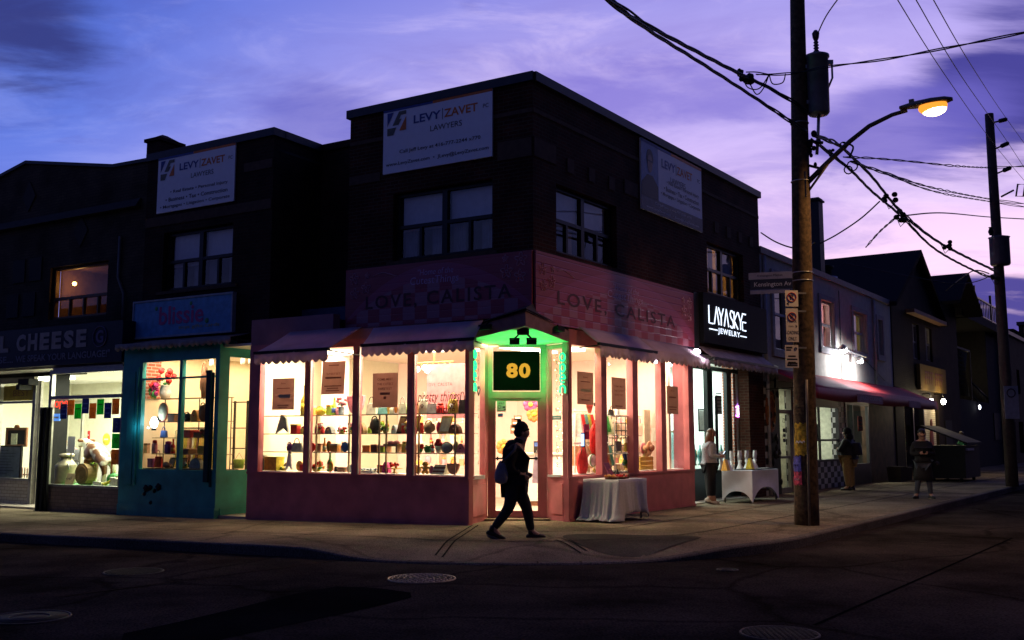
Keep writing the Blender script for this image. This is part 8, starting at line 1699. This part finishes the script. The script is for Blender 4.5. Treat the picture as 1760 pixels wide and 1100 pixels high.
x = SX0 + .62; y = SY0 + .3; t = thing('black_ornament', 'small black round ornament on the stretch table', 'ornament', R, (x, y, SZ)); mb = MB(R); mb.ball((x, y, SZ + .12), .05, .02, .05, 10, 7); mb.build('disc', black, t); mb = MB(R); mb.lathe(x, y, [(.04, SZ + .024), (.01, SZ + .04), (.01, SZ + .08)], 8); mb.build('stem', black, t)
# ================================================================== utility pole, signs, street lamp
pw = M('pole_wood', (.066, .040, .021), .85, var=.6, scale=14, bump=.5)
PX, PY = G(1387, 902); pf = Fr((PX, PY), R.a)                    # x along the street, y toward the shops
lean = lambda z: (.012 * z, 0)
def pole_at(z): return (PX + .016 * z, PY)
t = thing('utility_pole', 'tall weathered wooden utility pole at the kerb with lamp arm', 'utility pole', WF, (PX, PY, 0)); UP = t
mb = MB(); zs = [0, .4, 1, 2, 3, 4, 5, 6, 7, 8, 9, 10, 10.6]
mb.tube([(*pole_at(z), z) for z in zs], [.215 - .0085 * z for z in zs], 20); mb.build('shaft', pw, t)
mb = MB(); mb.tube([(PX - .02 + .016 * z, PY - .225 + .0085 * z, z) for z in (0.0, 1, 2, 2.55)], .025, 8); mb.tube([(PX + .17 + .006 * z, PY - .06, z) for z in (2.5, 4, 5, 6, 7)], .03, 8); mb.build('conduit', M('conduit_grey', (.16, .14, .12), .5, .3), t)
mb = MB()
for z in (4.35, 4.5, 6.2, 7.3): mb.tube([(pole_at(z)[0] + (.222 - .0085 * z) * math.cos(i * .3927), PY + (.222 - .0085 * z) * math.sin(i * .3927), z) for i in range(16)], .012, 5, True)
mb.build('steel_band', greym, t)
# posters stapled to the pole
def wrap(z0, z1, a0, a1, m_, nm):
    mb = MB(); v = []; k = 8
    for j in range(5):
        z = z0 + (z1 - z0) * j / 4; r = .222 - .0085 * z + .008 * ((j * 7) % 3)
        for i in range(k + 1): a = a0 + (a1 - a0) * i / k; v.append((pole_at(z)[0] + r * math.cos(a), PY + r * math.sin(a), z + .015 * ((i * 5) % 3 - 1)))
    mb.add(v, [(j * (k + 1) + i, j * (k + 1) + i + 1, (j + 1) * (k + 1) + i + 1, (j + 1) * (k + 1) + i) for j in range(4) for i in range(k)])
    return mb
for z0, z1, a0, a1, c, lab in ((1.22, 1.78, R_(195), R_(262), (.50, .32, .03), 'torn yellow flyer stapled to the utility pole'), (.93, 1.20, R_(180), R_(232), (.10, .10, .45), 'blue flyer below the yellow one on the utility pole'), (.70, .93, R_(182), R_(235), (.50, .06, .12), 'red and white flyer lowest on the utility pole'), (1.95, 2.2, R_(200), R_(250), (.10, .06, .03), 'dark weathered flyer scrap high on the utility pole')):
    m_ = M('flyer_%d' % int(z0 * 100), c, .8, var=.7, scale=16); ft = thing('flyer', lab, 'flyer', WF, (PX, PY - .2, z0)); wrap(z0, z1, a0, a1, m_, 'sheet').build('sheet', m_, ft); mb = wrap(z0 + (z1 - z0) * .35, z0 + (z1 - z0) * .5, a0 + .2, a1 - .2, m_, 'p'); mb.v = [(p[0] * 1.0 + (p[0] - PX) * .02, p[1] + (p[1] - PY) * .02, p[2]) for p in mb.v]; mb.build('print', black if c[0] < .3 else white, ft)
# street lamp arm
t = thing('street_lamp', 'glowing amber cobra head street lamp on a curved arm', 'street lamp', pf, (.1, -.2, 6.2)); mb = MB(pf)
def lp(u, z): return (.05, -u, z)
arm = [(.16, 6.12), (.55, 6.45), (1.0, 6.80), (1.35, 7.02), (1.75, 7.15), (2.0, 7.18)]
mb.tube([lp(u, z) for u, z in arm], [.05, .045, .042, .04, .036, .034], 10); mb.tube([lp(.18, 5.95), lp(.62, 6.48)], .022, 6); mb.box(-.06, .16, -.22, -.14, 5.88, 6.35); mb.build('arm', M('lamp_arm_metal', (.20, .16, .14), .45, .6), t)
k = 10; vs = []
prof = [(1.88, .055, .05), (2.02, .08, .07), (2.15, .12, .085), (2.4, .155, .09), (2.62, .13, .075), (2.74, .05, .04)]
for u, wd, hh in prof:
    for i in range(k): a = 2 * math.pi * i / k; vs.append((.05 + wd * math.cos(a), -u, 7.22 + hh * max(-.25, math.sin(a)) + .01))
mb.add(vs, [(j * k + i, j * k + (i + 1) % k, (j + 1) * k + (i + 1) % k, (j + 1) * k + i) for j in range(len(prof) - 1) for i in range(k)] + [tuple(range(k)), tuple(range((len(prof) - 1) * k, len(prof) * k))], True)
mb.box(.02, .08, -2.12, -2.04, 7.3, 7.36); mb.build('lamp_housing', M('lamp_body', (.16, .13, .10), .5, .4), t)
mb = MB(pf); mb.ball((.05, -2.42, 7.16), .13, .24, .13, 16, 10); mb.build('lens', E('sodium_glow', (1, .33, .03), 1.35), t); mb = MB(pf); mb.ball((.05, -2.44, 7.115), .118, .205, .12, 16, 10); mb.build('bulb', E('sodium_bulb', (1, .72, .32), 9), t)
lw = pf.W(.05, -2.42, 6.93); spot('sodium_light', lw, (lw[0], lw[1], 0), 520, (1, .55, .20), 165, .5, .18)
# transformer
t = thing('transformer', 'grey pole transformer can with a ribbed bushing on top', 'transformer', pf, (.36, -.10, 7.0)); tx, ty = .30, -.32
cxy = lambda z: (.30, -.33)
X_, Y_ = PX + .46, PY - .05; zt0, zt1 = 7.45, 8.58
mb = MB(); mb.lathe(X_, Y_, [(.17, zt0), (.20, zt0 + .04), (.205, zt1 - .05), (.23, zt1 - .04), (.23, zt1), (.12, zt1 + .05)], 22); mb.build('tank', M('transformer_grey', (.16, .16, .19), .45, .3), t)
mb = MB(); mb.lathe(X_ + .0, Y_, [(r, zt1 + .04 + .028 * i) for i, r in enumerate((.05, .03, .055, .03, .055, .03, .055, .03, .05, .03, .045))] + [(.06, zt1 + .36), (.07, zt1 + .44), (.03, zt1 + .50)], 12); mb.build('bushing', M('brown_porcelain', (.05, .03, .025), .25), t)
mb = MB(); mb.box(PX + .18, X_ - .15, Y_ - .05, Y_ + .05, zt1 - .25, zt1 - .18); mb.box(PX + .18, X_ - .15, Y_ - .05, Y_ + .05, zt0 + .2, zt0 + .27); mb.tube([(X_ + .21, Y_, zt1 - .12), (X_ + .28, Y_, zt1 - .16), (X_ + .28, Y_, zt1 - .42), (X_ + .2, Y_, zt1 - .6)], .02, 6); mb.box(X_ + .16, X_ + .3, Y_ - .03, Y_ + .03, zt1 - .16, zt1 - .08); mb.tube([(X_, Y_, zt0), (X_ - .02, Y_, zt0 - .3), (X_ - .06, Y_, zt0 - .75)], .03, 6); mb.build('bracket', greym, t)
t = thing('insulator_cluster', 'cluster of dark insulators and clamps below the pole transformer', 'insulators', WF, (PX + .3, PY, 6.4)); mb = MB(); rg = random.Random(4)
for i in range(9): mb.ball((PX + .24 + rg.uniform(-.05, .22), PY - .1 + rg.uniform(-.1, .1), 6.35 + rg.uniform(0, .75)), rg.uniform(.03, .06), None, rg.uniform(.04, .09), 8, 6)
mb.build('insulator', black, t); mb = MB(); mb.tube([(PX + .15, PY - .1, 6.95), (PX + .5, PY - .12, 6.9)], .03, 6); mb.tube([(PX + .15, PY - .1, 6.5), (PX + .42, PY - .12, 6.42)], .025, 6); mb.build('cross_arm', blackm, t)
# parking signs: flat plates on the left of the pole facing the camera
SF = Fr((PX + .06, PY - .235), .10); signm = M('sign_white', (.62, .55, .48), .5, var=.06); rp = M('sign_red', (.42, .03, .02), .5); bp = M('sign_black', (.03, .025, .025), .5)
def plate(px0, px1, py0, py1, label, fn, name='parking_sign'):
    (x0, z1), (x1, z0) = SF.P(px0, py0), SF.P(px1, py1); t = thing(name, label, 'sign', SF, ((x0 + x1) / 2, 0, z0)); mb = MB(SF); mb.box(x0, x1, -.006, 0, z0, z1); mb.build('plate', signm, t)
    r_ = MB(SF); b_ = MB(SF); fn(r_, b_, x0, x1, z0, z1); r_.f and r_.build('red_marking', rp, t); b_.f and b_.build('black_marking', bp, t)
    mb = MB(SF); mb.box(x1, x1 + .16, .01, .03, z1 - .06, z1 - .03); mb.box((x0 + x1) / 2, x1, .001, .03, z1 - .06, z1 - .03); mb.build('bracket', greym, t)
def noP(r_, b_, cx, cz, r):
    b_.text('P', cx, cz, -.0085, h=r * 1.15, w=r * .8, bold=.03); r_.ringxz(cx, -.011, cz, r, r * .10, 24); r_.tube([(cx - r * .7, -.012, cz + r * .7), (cx + r * .7, -.012, cz - r * .7)], r * .09, 6)
def s1(r_, b_, x0, x1, z0, z1):
    noP(r_, b_, (x0 + x1) / 2, z1 - (z1 - z0) * .42, (x1 - x0) * .34); b_.pxz([(x0 + .02, z0 + .05), (x0 + .06, z0 + .09), (x0 + .06, z0 + .02)], -.009, -.006)
def s2(r_, b_, x0, x1, z0, z1):
    noP(r_, b_, (x0 + x1) / 2, z1 - .15, (x1 - x0) * .33); cx = (x0 + x1) / 2
    b_.text('1 HOUR', cx, z0 + .37, -.008, h=.045, w=.17); b_.text('MAX', cx - .02, z0 + .28, -.008, h=.03, w=.09); b_.pxz([(x1 - .05, z0 + .25), (x1 - .02, z0 + .28), (x1 - .05, z0 + .31)], -.009, -.006)
    b_.text('LOADING', cx, z0 + .17, -.008, h=.065, w=.24, bold=.01); b_.text('ONLY', cx, z0 + .06, -.008, h=.065, w=.15, bold=.01)
def s3(r_, b_, x0, x1, z0, z1):
    w_ = x1 - x0; b_.box(x0 + .02, x0 + w_ * .55, -.008, -.006, z1 - .06, z1 - .03); b_.box(x0 + .02, x0 + w_ * .45, -.008, -.006, z1 - .10, z1 - .075); b_.ringxz(x1 - .05, -.009, z1 - .065, .022, .006, 12)
    for k in range(4): b_.box(x0 + w_ * (.22 if k % 2 == 0 else .12), x1 - w_ * (.22 if k % 2 == 0 else .10), -.008, -.006, z1 - .21 - .055 * k, z1 - .185 - .055 * k)
    b_.box(x0 + w_ * .2, x1 - w_ * .1, -.008, -.006, z0 + .06, z0 + .09); b_.ringxz(x0 + w_ * .3, -.008, z0 + .075, .03, .006, 8)
plate(1349, 1372, 499, 527, 'square no parking sign at the top of the pole stack', s1); plate(1350, 1373, 530, 588, 'tall no parking sign reading LOADING ONLY on the pole', s2); plate(1349, 1373, 593, 632, 'pale plain text sign lowest on the pole stack', s3, 'notice_sign')
# street name blade
(x0, z1), (x1, z0) = SF.P(1290, 470), SF.P(1362, 500); t = thing('street_name_sign', 'dark street name blade reading Kensington Av on the pole', 'street sign', SF, ((x0 + x1) / 2, 0, z0)); NF = Fr((PX - .12, PY - .2), -.28)
(xa, za), (xb, zb) = NF.P(1290, 488), NF.P(1362, 480)
mb = MB(NF); mb.box(xa, xb, -.012, .012, za - .11, za + .07); mb.build('blade', M('navy_blade', (.015, .017, .035), .4), t)
mb = MB(NF); mb.box(xa - .03, xb, -.01, .01, za + .075, za + .20); mb.box(xa - .01, xb - .05, -.009, .009, za - .19, za - .115); mb.build('pale_tab', M('pale_blade', (.22, .22, .32), .5), t)
mb = MB(NF); mb.text('Kensington Av', (xa + xb) / 2 + .02, za - .03, -.014, h=.105, w=(xb - xa) * .88, bold=.01); mb.build('lettering', M('blade_letters', (.42, .42, .48), .5), t)
mb = MB(NF); mb.text('Kensington Market', (xa + xb) / 2 - .02, za + .137, -.012, h=.05, w=(xb - xa) * .6); mb.build('small_lettering', black, t)

# ================================================================== second pole
QX, QY = G(1740, 836); t = thing('utility_pole', 'farther dark utility pole with three pin insulators and a small transformer', 'utility pole', WF, (QX, QY, 0))
def ztop(px, py):
    d = ray(px, py); k = QY / d[1]; return CH + d[2] * k
def onq(px, py, dy=0): d = ray(px, py); k = (QY + dy) / d[1]; return (d[0] * k, QY + dy, CH + d[2] * k)
H2 = ztop(1700, 196); tx2 = onq(1700, 196)[0]
mb = MB(); mb.tube([(QX + (tx2 - QX) * q, QY, H2 * q) for q in (0, .25, .5, .75, 1)], [.19, .175, .16, .15, .135], 16); mb.build('shaft', M('dark_pole_wood', (.05, .035, .03), .9, var=.3), t)
mb = MB()
for a, b in (((1706, 211), (1730, 205)), ((1710, 256), (1733, 246)), ((1714, 298), (1737, 288))):
    p, q = onq(*a), onq(*b); mb.tube([p, q], .03, 6)
    for k in range(4): f_ = .55 + .12 * k; mb.ball(tuple(p[i] + (q[i] - p[i]) * f_ for i in range(3)), .075, None, .075, 8, 6)
mb.build('insulator', blackm, t)
mb = MB(); p, q = onq(1721, 338), onq(1742, 327); mb.tube([p, q], .035, 6); c = onq(1752, 327); mb.tube([(c[0] - .12, QY, c[2] - .2), (c[0] + .12, QY, c[2] - .2), (c[0] + .2, QY, c[2] + .2), (c[0] - .04, QY, c[2] + .2)], .03, 6, True); mb.build('cutout_switch', blackm, t)
t2 = thing('transformer', 'dark transformer can on the farther utility pole', 'transformer', WF, onq(1718, 455, -.4)); a = onq(1717, 408, -.4); b = onq(1717, 456, -.4); mb = MB(); mb.lathe(a[0], a[1], [(.27, b[2]), (.3, b[2] + .05), (.3, a[2] - .04), (.33, a[2]), (.1, a[2] + .06)], 16); mb.build('tank', M('dark_tank', (.05, .05, .07), .5), t2); mb = MB(); c = onq(1703, 398, -.4); mb.lathe(c[0], c[1], [(.05, c[2] - .12), (.09, c[2]), (.05, c[2] + .1), (.07, c[2] + .14)], 8); mb.build('bushing', black, t2)
mb = MB(); mb.box(QX - .2, QX + .25, QY - .22, QY - .2, ztop(1735, 720), ztop(1735, 664)); o = thing('parking_sign', 'small white parking sign on the farther utility pole', 'sign', WF, (QX, QY - .2, ztop(1735, 720))); mb.build('plate', M('dim_sign_white', (.25, .25, .3), .5), o); mb = MB(); zc_ = ztop(1735, 676); mb.ringxz(QX + .02, QY - .225, zc_, .13, .02, 16); mb.build('marking', bp, o)

# ================================================================== overhead cables
wm = M('cable_black', (.010, .009, .010), .6)
def pt(px, py, Y): d = ray(px, py); k = Y / d[1]; return (d[0] * k, Y, CH + d[2] * k)
def smooth(P, n_=10):
    out = []
    for i in range(len(P) - 1):
        p0 = P[max(i - 1, 0)]; p1 = P[i]; p2 = P[i + 1]; p3 = P[min(i + 2, len(P) - 1)]
        for j in range(n_):
            q = j / n_; out.append(tuple(.5 * ((2 * p1[k]) + (-p0[k] + p2[k]) * q + (2 * p0[k] - 5 * p1[k] + 4 * p2[k] - p3[k]) * q * q + (-p0[k] + 3 * p1[k] - 3 * p2[k] + p3[k]) * q ** 3) for k in range(3)))
    return out + [P[-1]]
def cable(pts, r, label, twist=0, group=None):
    P = smooth([pt(*p) for p in pts], 14); mb = MB()
    if twist:
        t = thing('overhead_cable', label, 'cable', WF, P[0], group); L_ = [0]
        for a, b in zip(P, P[1:]): L_.append(L_[-1] + (Vector(b) - Vector(a)).length)
        F_ = []
        nn = max(60, int(L_[-1] / .10)); j = 0
        for i in range(nn + 1):
            s_ = L_[-1] * i / nn
            while j < len(L_) - 2 and L_[j + 1] < s_: j += 1
            q = (s_ - L_[j]) / max(1e-6, L_[j + 1] - L_[j]); F_.append((tuple(P[j][k] + (P[j + 1][k] - P[j][k]) * q for k in range(3)), s_))
        for st in range(twist):
            pp = []
            for p, s_ in F_:
                w_ = r * 1.0 * (1 + .8 * max(0, math.sin(s_ * .9 + 1.3 * math.sin(s_ * .33))) ** 6); a = s_ * 2 * math.pi / 2.3 + st * 2 * math.pi / twist
                pp.append((p[0] + w_ * math.cos(a) * .7, p[1] + w_ * math.cos(a) * .7, p[2] + w_ * math.sin(a)))
            mb = MB(); mb.tube(pp, r * .8, 5); mb.build('strand', wm, t)
        return t
    mb.tube(P, r, 5); return tag(mb.build('overhead_cable', wm), label, 'cable', group)
Y0 = PY - .25
cable([(1000, -40, 11.5), (1100, 35, 12.8), (1200, 90, 14.6), (1276, 129, 16.2), (1320, 150, 17), (1368, 178, Y0), (1388, 192, Y0)], .021, 'upper twisted cable bundle running from the lamp pole over the brick corner', 3)
cable([(1000, -42, 10.6), (1048, 2, 11.3), (1120, 55, 12.6), (1200, 105, 14.2), (1290, 163, 16), (1340, 196, 17), (1385, 225, Y0)], .019, 'lower twisted cable bundle running from the lamp pole over the brick corner', 3)
cable([(1300, 128, 16.9), (1336, 128, 17.2), (1378, 124, Y0), (1420, 115, 17.2), (1520, 102, 16.2), (1640, 80, 15), (1800, 48, 13.6)], .014, 'twisted service cable crossing from the lamp pole over the transformer', 2)
t = thing('splice_connector', 'three dark splice blocks with looped leads on the upper bundle beside the lamp pole', 'splice', WF, pt(1285, 135, 16.4)); mb = MB()
for px, py, r in ((1272, 125, .07), (1277, 134, .065), (1288, 136, .10)): c = pt(px, py, 16.5); mb.ball(c, r, None, None, 7, 5, .2, int(px))
mb.build('block', black, t); mb = MB()
for q in (((1276, 130), (1285, 150), (1305, 152), (1322, 128)), ((1288, 142), (1300, 162), (1312, 152), (1322, 128)), ((1282, 124), (1300, 124), (1322, 128)), ((1322, 128), (1328, 144), (1345, 142), (1350, 127))): mb.tube(smooth([pt(*p, 16.7) for p in q], 8), .011, 5)
mb.build('lead', wm, t)
cable([(1404, 66, 17.85), (1408, 52, 17.6), (1422, 24, 16.6), (1450, -15, 15)], .012, 'thin lead rising from the transformer bushing')
Y2 = QY
lines = [([(1398, 232, Y0), (1440, 248, 19), (1463, 268, 20), (1500, 305, 21.5), (1550, 365, 24), (1620, 420, 26.5), (1720, 470, Y2)], .024, 3, 'thick twisted bundle sagging from the near pole to the far pole'),
         ([(1395, 240, Y0), (1425, 262, 18.5), (1465, 295, 19.6), (1500, 330, 21.5), (1550, 372, 24), (1610, 430, 26.5), (1690, 472, Y2 - .5), (1722, 478, Y2)], .021, 3, 'second twisted bundle sagging below the thick one between the poles'),
         ([(1450, 270, 18.8), (1500, 272, 20.5), (1560, 277, 22.5), (1640, 285, 25), (1705, 288, Y2), (1790, 284, 30)], .015, 2, 'long level cable from the bundle knot to the far pole'),
         ([(1462, 278, 19), (1520, 296, 21), (1600, 322, 24), (1700, 342, Y2), (1790, 354, 31)], .016, 2, 'sagging pair of cables between the two poles'),
         ([(1475, 282, 19), (1530, 302, 21), (1610, 330, 24), (1705, 347, Y2), (1790, 360, 31)], .014, 2, 'lower sagging cable just under the sagging pair between the poles'),
         ([(1560, 370, 24.5), (1620, 366, 26), (1700, 373, Y2 + 1), (1790, 378, 32)], .018, 0, 'thin level cable from the cable clamps past the far pole'),
         ([(1410, 418, 22), (1440, 402, 22.5), (1480, 375, 23), (1512, 346, 23.2)], .018, 0, 'drop cable from the clamps down to the stucco roof'),
         ([(1488, 425, 30), (1510, 400, 27.5), (1530, 382, 25), (1545, 370, 24)], .018, 2, 'paired drop cable down to the gabled roof'),
         ([(1308, 400, 25.5), (1330, 414, 24), (1355, 424, 22), (1375, 426, 20), (1400, 418, 19)], .018, 0, 'cable from the brick building corner to the near pole'),
         ([(1625, 500, 40), (1650, 480, 36), (1675, 465, 32), (1700, 470, Y2)], .02, 0, 'drop cable from the far pole to the roof terrace'),
         ([(1450, 452, 33), (1640, 487, 34), (1712, 470, Y2)], .016, 0, 'low thin cable over the gabled houses')]
for pts, r, tw, lab in lines: cable(pts, r, lab, tw)
for (a, m_, b, c), lab in ((((1538, -8, 13), (1625, 130, 19), (1712, 252, Y2), (1790, 345, 40)), 'lowest of the three high wires on the far pole insulators'), (((1570, -8, 13), (1655, 135, 19), (1733, 246, Y2), (1800, 350, 40)), 'middle of the three high wires on the far pole insulators'), (((1600, -8, 13), (1668, 110, 19), (1730, 204, Y2), (1800, 300, 40)), 'topmost of the three high wires on the far pole insulators')):
    cable([a, m_, b, c], .008, lab)
for px, py, Y, r, lab in ((1530, 341, 22.6, .14, 'dark cable clamp on the thick bundle'), (1550, 371, 24, .15, 'dark cable clamp on the second bundle'), (1626, 421, 26.6, .13, 'dark cable clamp beside the far pole on the thick bundle'), (1432, 263, 18.6, .07, 'small round cable clamp under the lamp arm'), (1712, 478, QY - .2, .14, 'dark clamp where the bundles meet the far pole')):
    t = thing('cable_clamp', lab, 'clamp', WF, pt(px, py, Y), 'clamps on the overhead bundles'); mb = MB(); c = pt(px, py, Y); rg = random.Random(int(px))
    for k in range(5): mb.ball((c[0] + rg.uniform(-r, r), c[1], c[2] + rg.uniform(-r, r) * .8), r * .5, None, r * .45, 7, 5)
    mb.build('body', black, t); mb = MB(); mb.tube([(c[0] - r, c[1], c[2]), (c[0] - r * .3, c[1], c[2] - r * 1.8), (c[0] + r, c[1], c[2] - r * .5)], .012, 4); mb.build('lead', wm, t)
t = thing('cable_knot', 'coiled knot of cable ends by the lamp arm', 'cable coil', WF, pt(1455, 258, 18.9)); mb = MB()
for cx, cy, r in ((1450, 250, .07), (1458, 292, .08), (1465, 285, .10)):
    c = pt(cx, cy, 19); mb.tube([(c[0] + r * math.cos(i * .6), c[1], c[2] + r * math.sin(i * .6)) for i in range(11)], .014, 5, True)
mb.build('coil', wm, t); mb = MB(); mb.tube(smooth([pt(1449, 245, 19), pt(1466, 252, 19), pt(1460, 270, 19)], 6), .02, 5); mb.build('tail', wm, t)
# wall bracket at the brick corner
t = thing('wall_bracket', 'small insulator bracket where the grey stucco meets the brick corner building', 'bracket', R, (10.97, .1, 6.4)); mb = MB(R); c = R.P(1310, 398, .3); mb.lathe(11.15, .3, [(.03, 6.75), (.07, 6.82), (.07, 7.0), (.04, 7.06)], 8); mb.build('insulator', black, t); mb = MB(R); mb.tube([(10.97, .3, 7.08), (11.15, .3, 7.06)], .02, 5); mb.build('arm', blackm, t)
# small bulb lamp between the awnings, jewelry awning lamp
t = thing('awning_lamp', 'bright white lamp between the mauve and jewelry awnings', 'lamp', R, (6.75, -.35, 3.3)); x, z = R.P(1198, 604, -.30); mb = MB(R); mb.ball((x, -.30, z), .15, .06, .06, 12, 8); mb.build('bulb', E('awning_bulb', (1, .92, .98), 14), t); mb = MB(R); mb.tube([(x, -.01, z + .1), (x, -.25, z + .07)], .015, 5); mb.build('bracket', blackm, t)
point('awning_bulb_light', R.W(x, -.50, z - .12), 4, (1, .86, .92), .05)
t = thing('awning_lamp', 'tiny white lamp at the gap between the two awnings over the cloth table', 'lamp', R, (3.84, -.5, 3.1)); x, z = R.P(1127, 622, -.5); mb = MB(R); mb.ball((x, -.5, z), .035); mb.build('bulb', E('awning_bulb', (1, .92, .98), 14), t); mb = MB(R); mb.tube([(x, -.5, z + .03), (x, -.47, z + .2)], .008, 4); mb.build('wire', blackm, t)
# green floods under the corner canopy
t = thing('canopy_floodlight', 'black twin floodlight hanging under the green-lit corner canopy', 'floodlight', D, (.55, -1.0, 3.2)); hub = None
mx_, my_ = AP[0] - .04, AP[1] + .28
mb = MB(); mb.lathe(mx_, my_, [(.10, 3.33), (.11, 3.36), (.11, 3.45)], 12); mb.build('junction_box', black, t)
gp = []
for sgn in (-1, 1):
    hx, hy = mx_ + .15 * sgn, my_ - .02; mb = MB(); mb.tube([(mx_ + .05 * sgn, my_, 3.36), (hx, hy, 3.26)], .015, 5); mb.hull([(hx - .09, hy + .02, 3.16), (hx + .09, hy + .02, 3.16), (hx + .09, hy + .10, 3.20), (hx - .09, hy + .10, 3.20)], [(hx - .09, hy - .03, 3.24), (hx + .09, hy - .03, 3.24), (hx + .09, hy + .05, 3.28), (hx - .09, hy + .05, 3.28)]); h = mb.build('lamp_head', black, t)
    mb = MB(); mb.quad((hx - .07, hy + .105, 3.195), (hx + .07, hy + .105, 3.195), (hx + .07, hy + .06, 3.265), (hx - .07, hy + .06, 3.265)); mb.build('lens', E('green_flood', (.05, 1, .18), 8), h)
for sgn in (-1, 1): spot('green_flood_light', (mx_ + .38 * sgn, my_ + .40, 2.70), (mx_ + .32 * sgn, my_ + .50, 3.4), 40, (.004, 1, .13), 120, .7, .05)
for sgn in (-1, 1): spot('green_flood_light', (mx_ - .10 + .34 * sgn, my_ + .75, 2.72), (mx_ - .10 + .40 * sgn, my_ + 1.6, 3.08), 75, (.004, 1, .13), 135, .6, .05)
for fr_, px, py, yy, lab in ((L, 835, 563, -.48, 'small dark camera on the canopy fascia on the bay window side'), (R, 960, 566, -.08, 'small dark camera on the canopy fascia on the cloth table side')):
    x, z = fr_.P(px, py, yy); t = thing('security_camera', lab, 'camera', fr_, (x, yy, z - .05)); mb = MB(fr_); mb.box(x - .12, x + .12, yy - .06, yy + .02, z - .04, z + .05); mb.build('case', black, t); mb = MB(fr_); mb.tube([(x, yy, z + .04), (x + .04, yy + .06, z + .12)], .015, 5); mb.build('bracket', black, t)
# ================================================================== dark stall and bits up the street
x0, y0 = R.L(*G(1672, 829)); t = thing('street_stall', 'dark street stall with slanted lid beside the person in green', 'stall', R, (x0 + 1, y0 + .5, 0)); mb = MB(R); mb.box(x0, x0 + 2.6, y0 + .2, y0 + 1.5, .12, 1.25); mb.build('bin', black, t); mb = MB(R); mb.hull([(x0 - .1, y0 + .1, 1.3), (x0 + 2.7, y0 + .1, 1.3), (x0 + 2.7, y0 + 1.6, 1.9), (x0 - .1, y0 + 1.6, 1.9)], [(x0 - .1, y0 + .1, 1.36), (x0 + 2.7, y0 + .1, 1.36), (x0 + 2.7, y0 + 1.6, 1.96), (x0 - .1, y0 + 1.6, 1.96)]); mb.build('slanted_lid', M('matte_lid', (.02, .02, .022), .8, spec=.1), t)
for x in (x0 + .2, x0 + 2.4):
    for y in (y0 + .4, y0 + 1.3): mb = MB(R); mb.lathe(x, y, [(.06, 0), (.06, .12)], 8); mb.build('foot', blackm, t)
mb = MB(R); mb.box(x0 + .1, x0 + 1.2, y0 + .12, y0 + .19, 1.08, 1.16); mb.build('pale_tray', M('lilac_tray', (.2, .2, .3), .5), t)
xx, zz = R.P(1673, 700, .4); t = thing('porch_lamp', 'small distant white lamp over the dark doorways up the street', 'lamp', R, (xx, .1, zz)); mb = MB(R); mb.ball((xx, .1, zz), .06, .06, .12, 8, 6); mb.build('globe', E('porch_glow', (.85, .88, 1), 8), t); mb = MB(R); mb.tube([(xx, .28, zz + .3), (xx, .1, zz + .2)], .02, 5); mb.build('bracket', blackm, t)
t = thing('bicycle', 'dark bicycle leaning on the white brick shopfront', 'bicycle', R, (31, -.25, 0)); bx = 30.3
for x in (bx, bx + 1.05):
    mb = MB(R); mb.ringxz(x, -.2, .34, .33, .022, 20); wh = mb.build('wheel', black, t); mb = MB(R)
    for k in range(6): a = k * math.pi / 6; mb.tube([(x + .32 * math.cos(a), -.2, .34 + .32 * math.sin(a)), (x - .32 * math.cos(a), -.2, .34 - .32 * math.sin(a))], .004, 4)
    mb.build('spokes', greym, wh)
mb = MB(R)
for a, b in (((0, .34), (.42, .34)), ((.42, .34), (.3, .82)), ((0, .34), (.33, .75)), ((.42, .34), (.85, .78)), ((.33, .75), (.85, .78)), ((.85, .9), (1.05, .34))): mb.tube([(bx + a[0], -.2, a[1]), (bx + b[0], -.2, b[1])], .018, 6)
mb.build('frame', blackm, t); mb = MB(R); mb.ball((bx + .28, -.2, .86), .12, .06, .03, 8, 5); mb.build('saddle', black, t); mb = MB(R); mb.tube([(bx + .85, -.45, .98), (bx + .83, -.2, .95), (bx + .85, .05, .98)], .014, 5); mb.build('handlebar', blackm, t)
for i, (x, y, s_, lab) in enumerate(((22.2, -.5, 1, 'low dark planter box nearer the takeaway window'), (23.2, -.45, .9, 'low dark planter box nearer the gabled house'))):
    t = thing('planter_box', lab, 'planter', R, (x, y, 0)); mb = MB(R); mb.hull([(x - .4, y - .2, 0), (x + .4, y - .2, 0), (x + .4, y + .2, 0), (x - .4, y + .2, 0)], [(x - .46, y - .24, .5 * s_), (x + .46, y - .24, .5 * s_), (x + .46, y + .24, .5 * s_), (x - .46, y + .24, .5 * s_)]); mb.build('box', M('dark_wood_box', (.03, .02, .015), .8), t); mb = MB(R); mb.box(x - .42, x + .42, y - .2, y + .2, .5 * s_, .52 * s_); mb.build('soil', M('soil', (.02, .015, .01), .9), t)

# ================================================================== the rows across both streets: they shade the low sky from the shop fronts
def row(fr, x0, x1, y0, z, label):
    mb = MB(fr); ops = []
    x = x0 + 2
    while x + 1.6 < x1: ops += [(x, x + 1.5, 4.6, 6.2), (x - .6, x + 2.0, .6, 2.8)]; x += 4.2
    ops = [o for o in ops if o[0] > x0 + .3 and o[1] < x1 - .3]
    mb.wall(x0, x1, -.3, z, ops, y0, y0 + .3); mb.box(x0, x1, y0 - .5 - 7, y0 - .5, -.3, z); struct(mb.build('building_wall', brick_b), label)
row(R, -6.5, 120, -17.2, 9.0, 'brick shop row across the side street, beyond the frame')
row(L, -70, 5.0, -20.5, 9.0, 'brick shop row across the main street, behind the viewer')
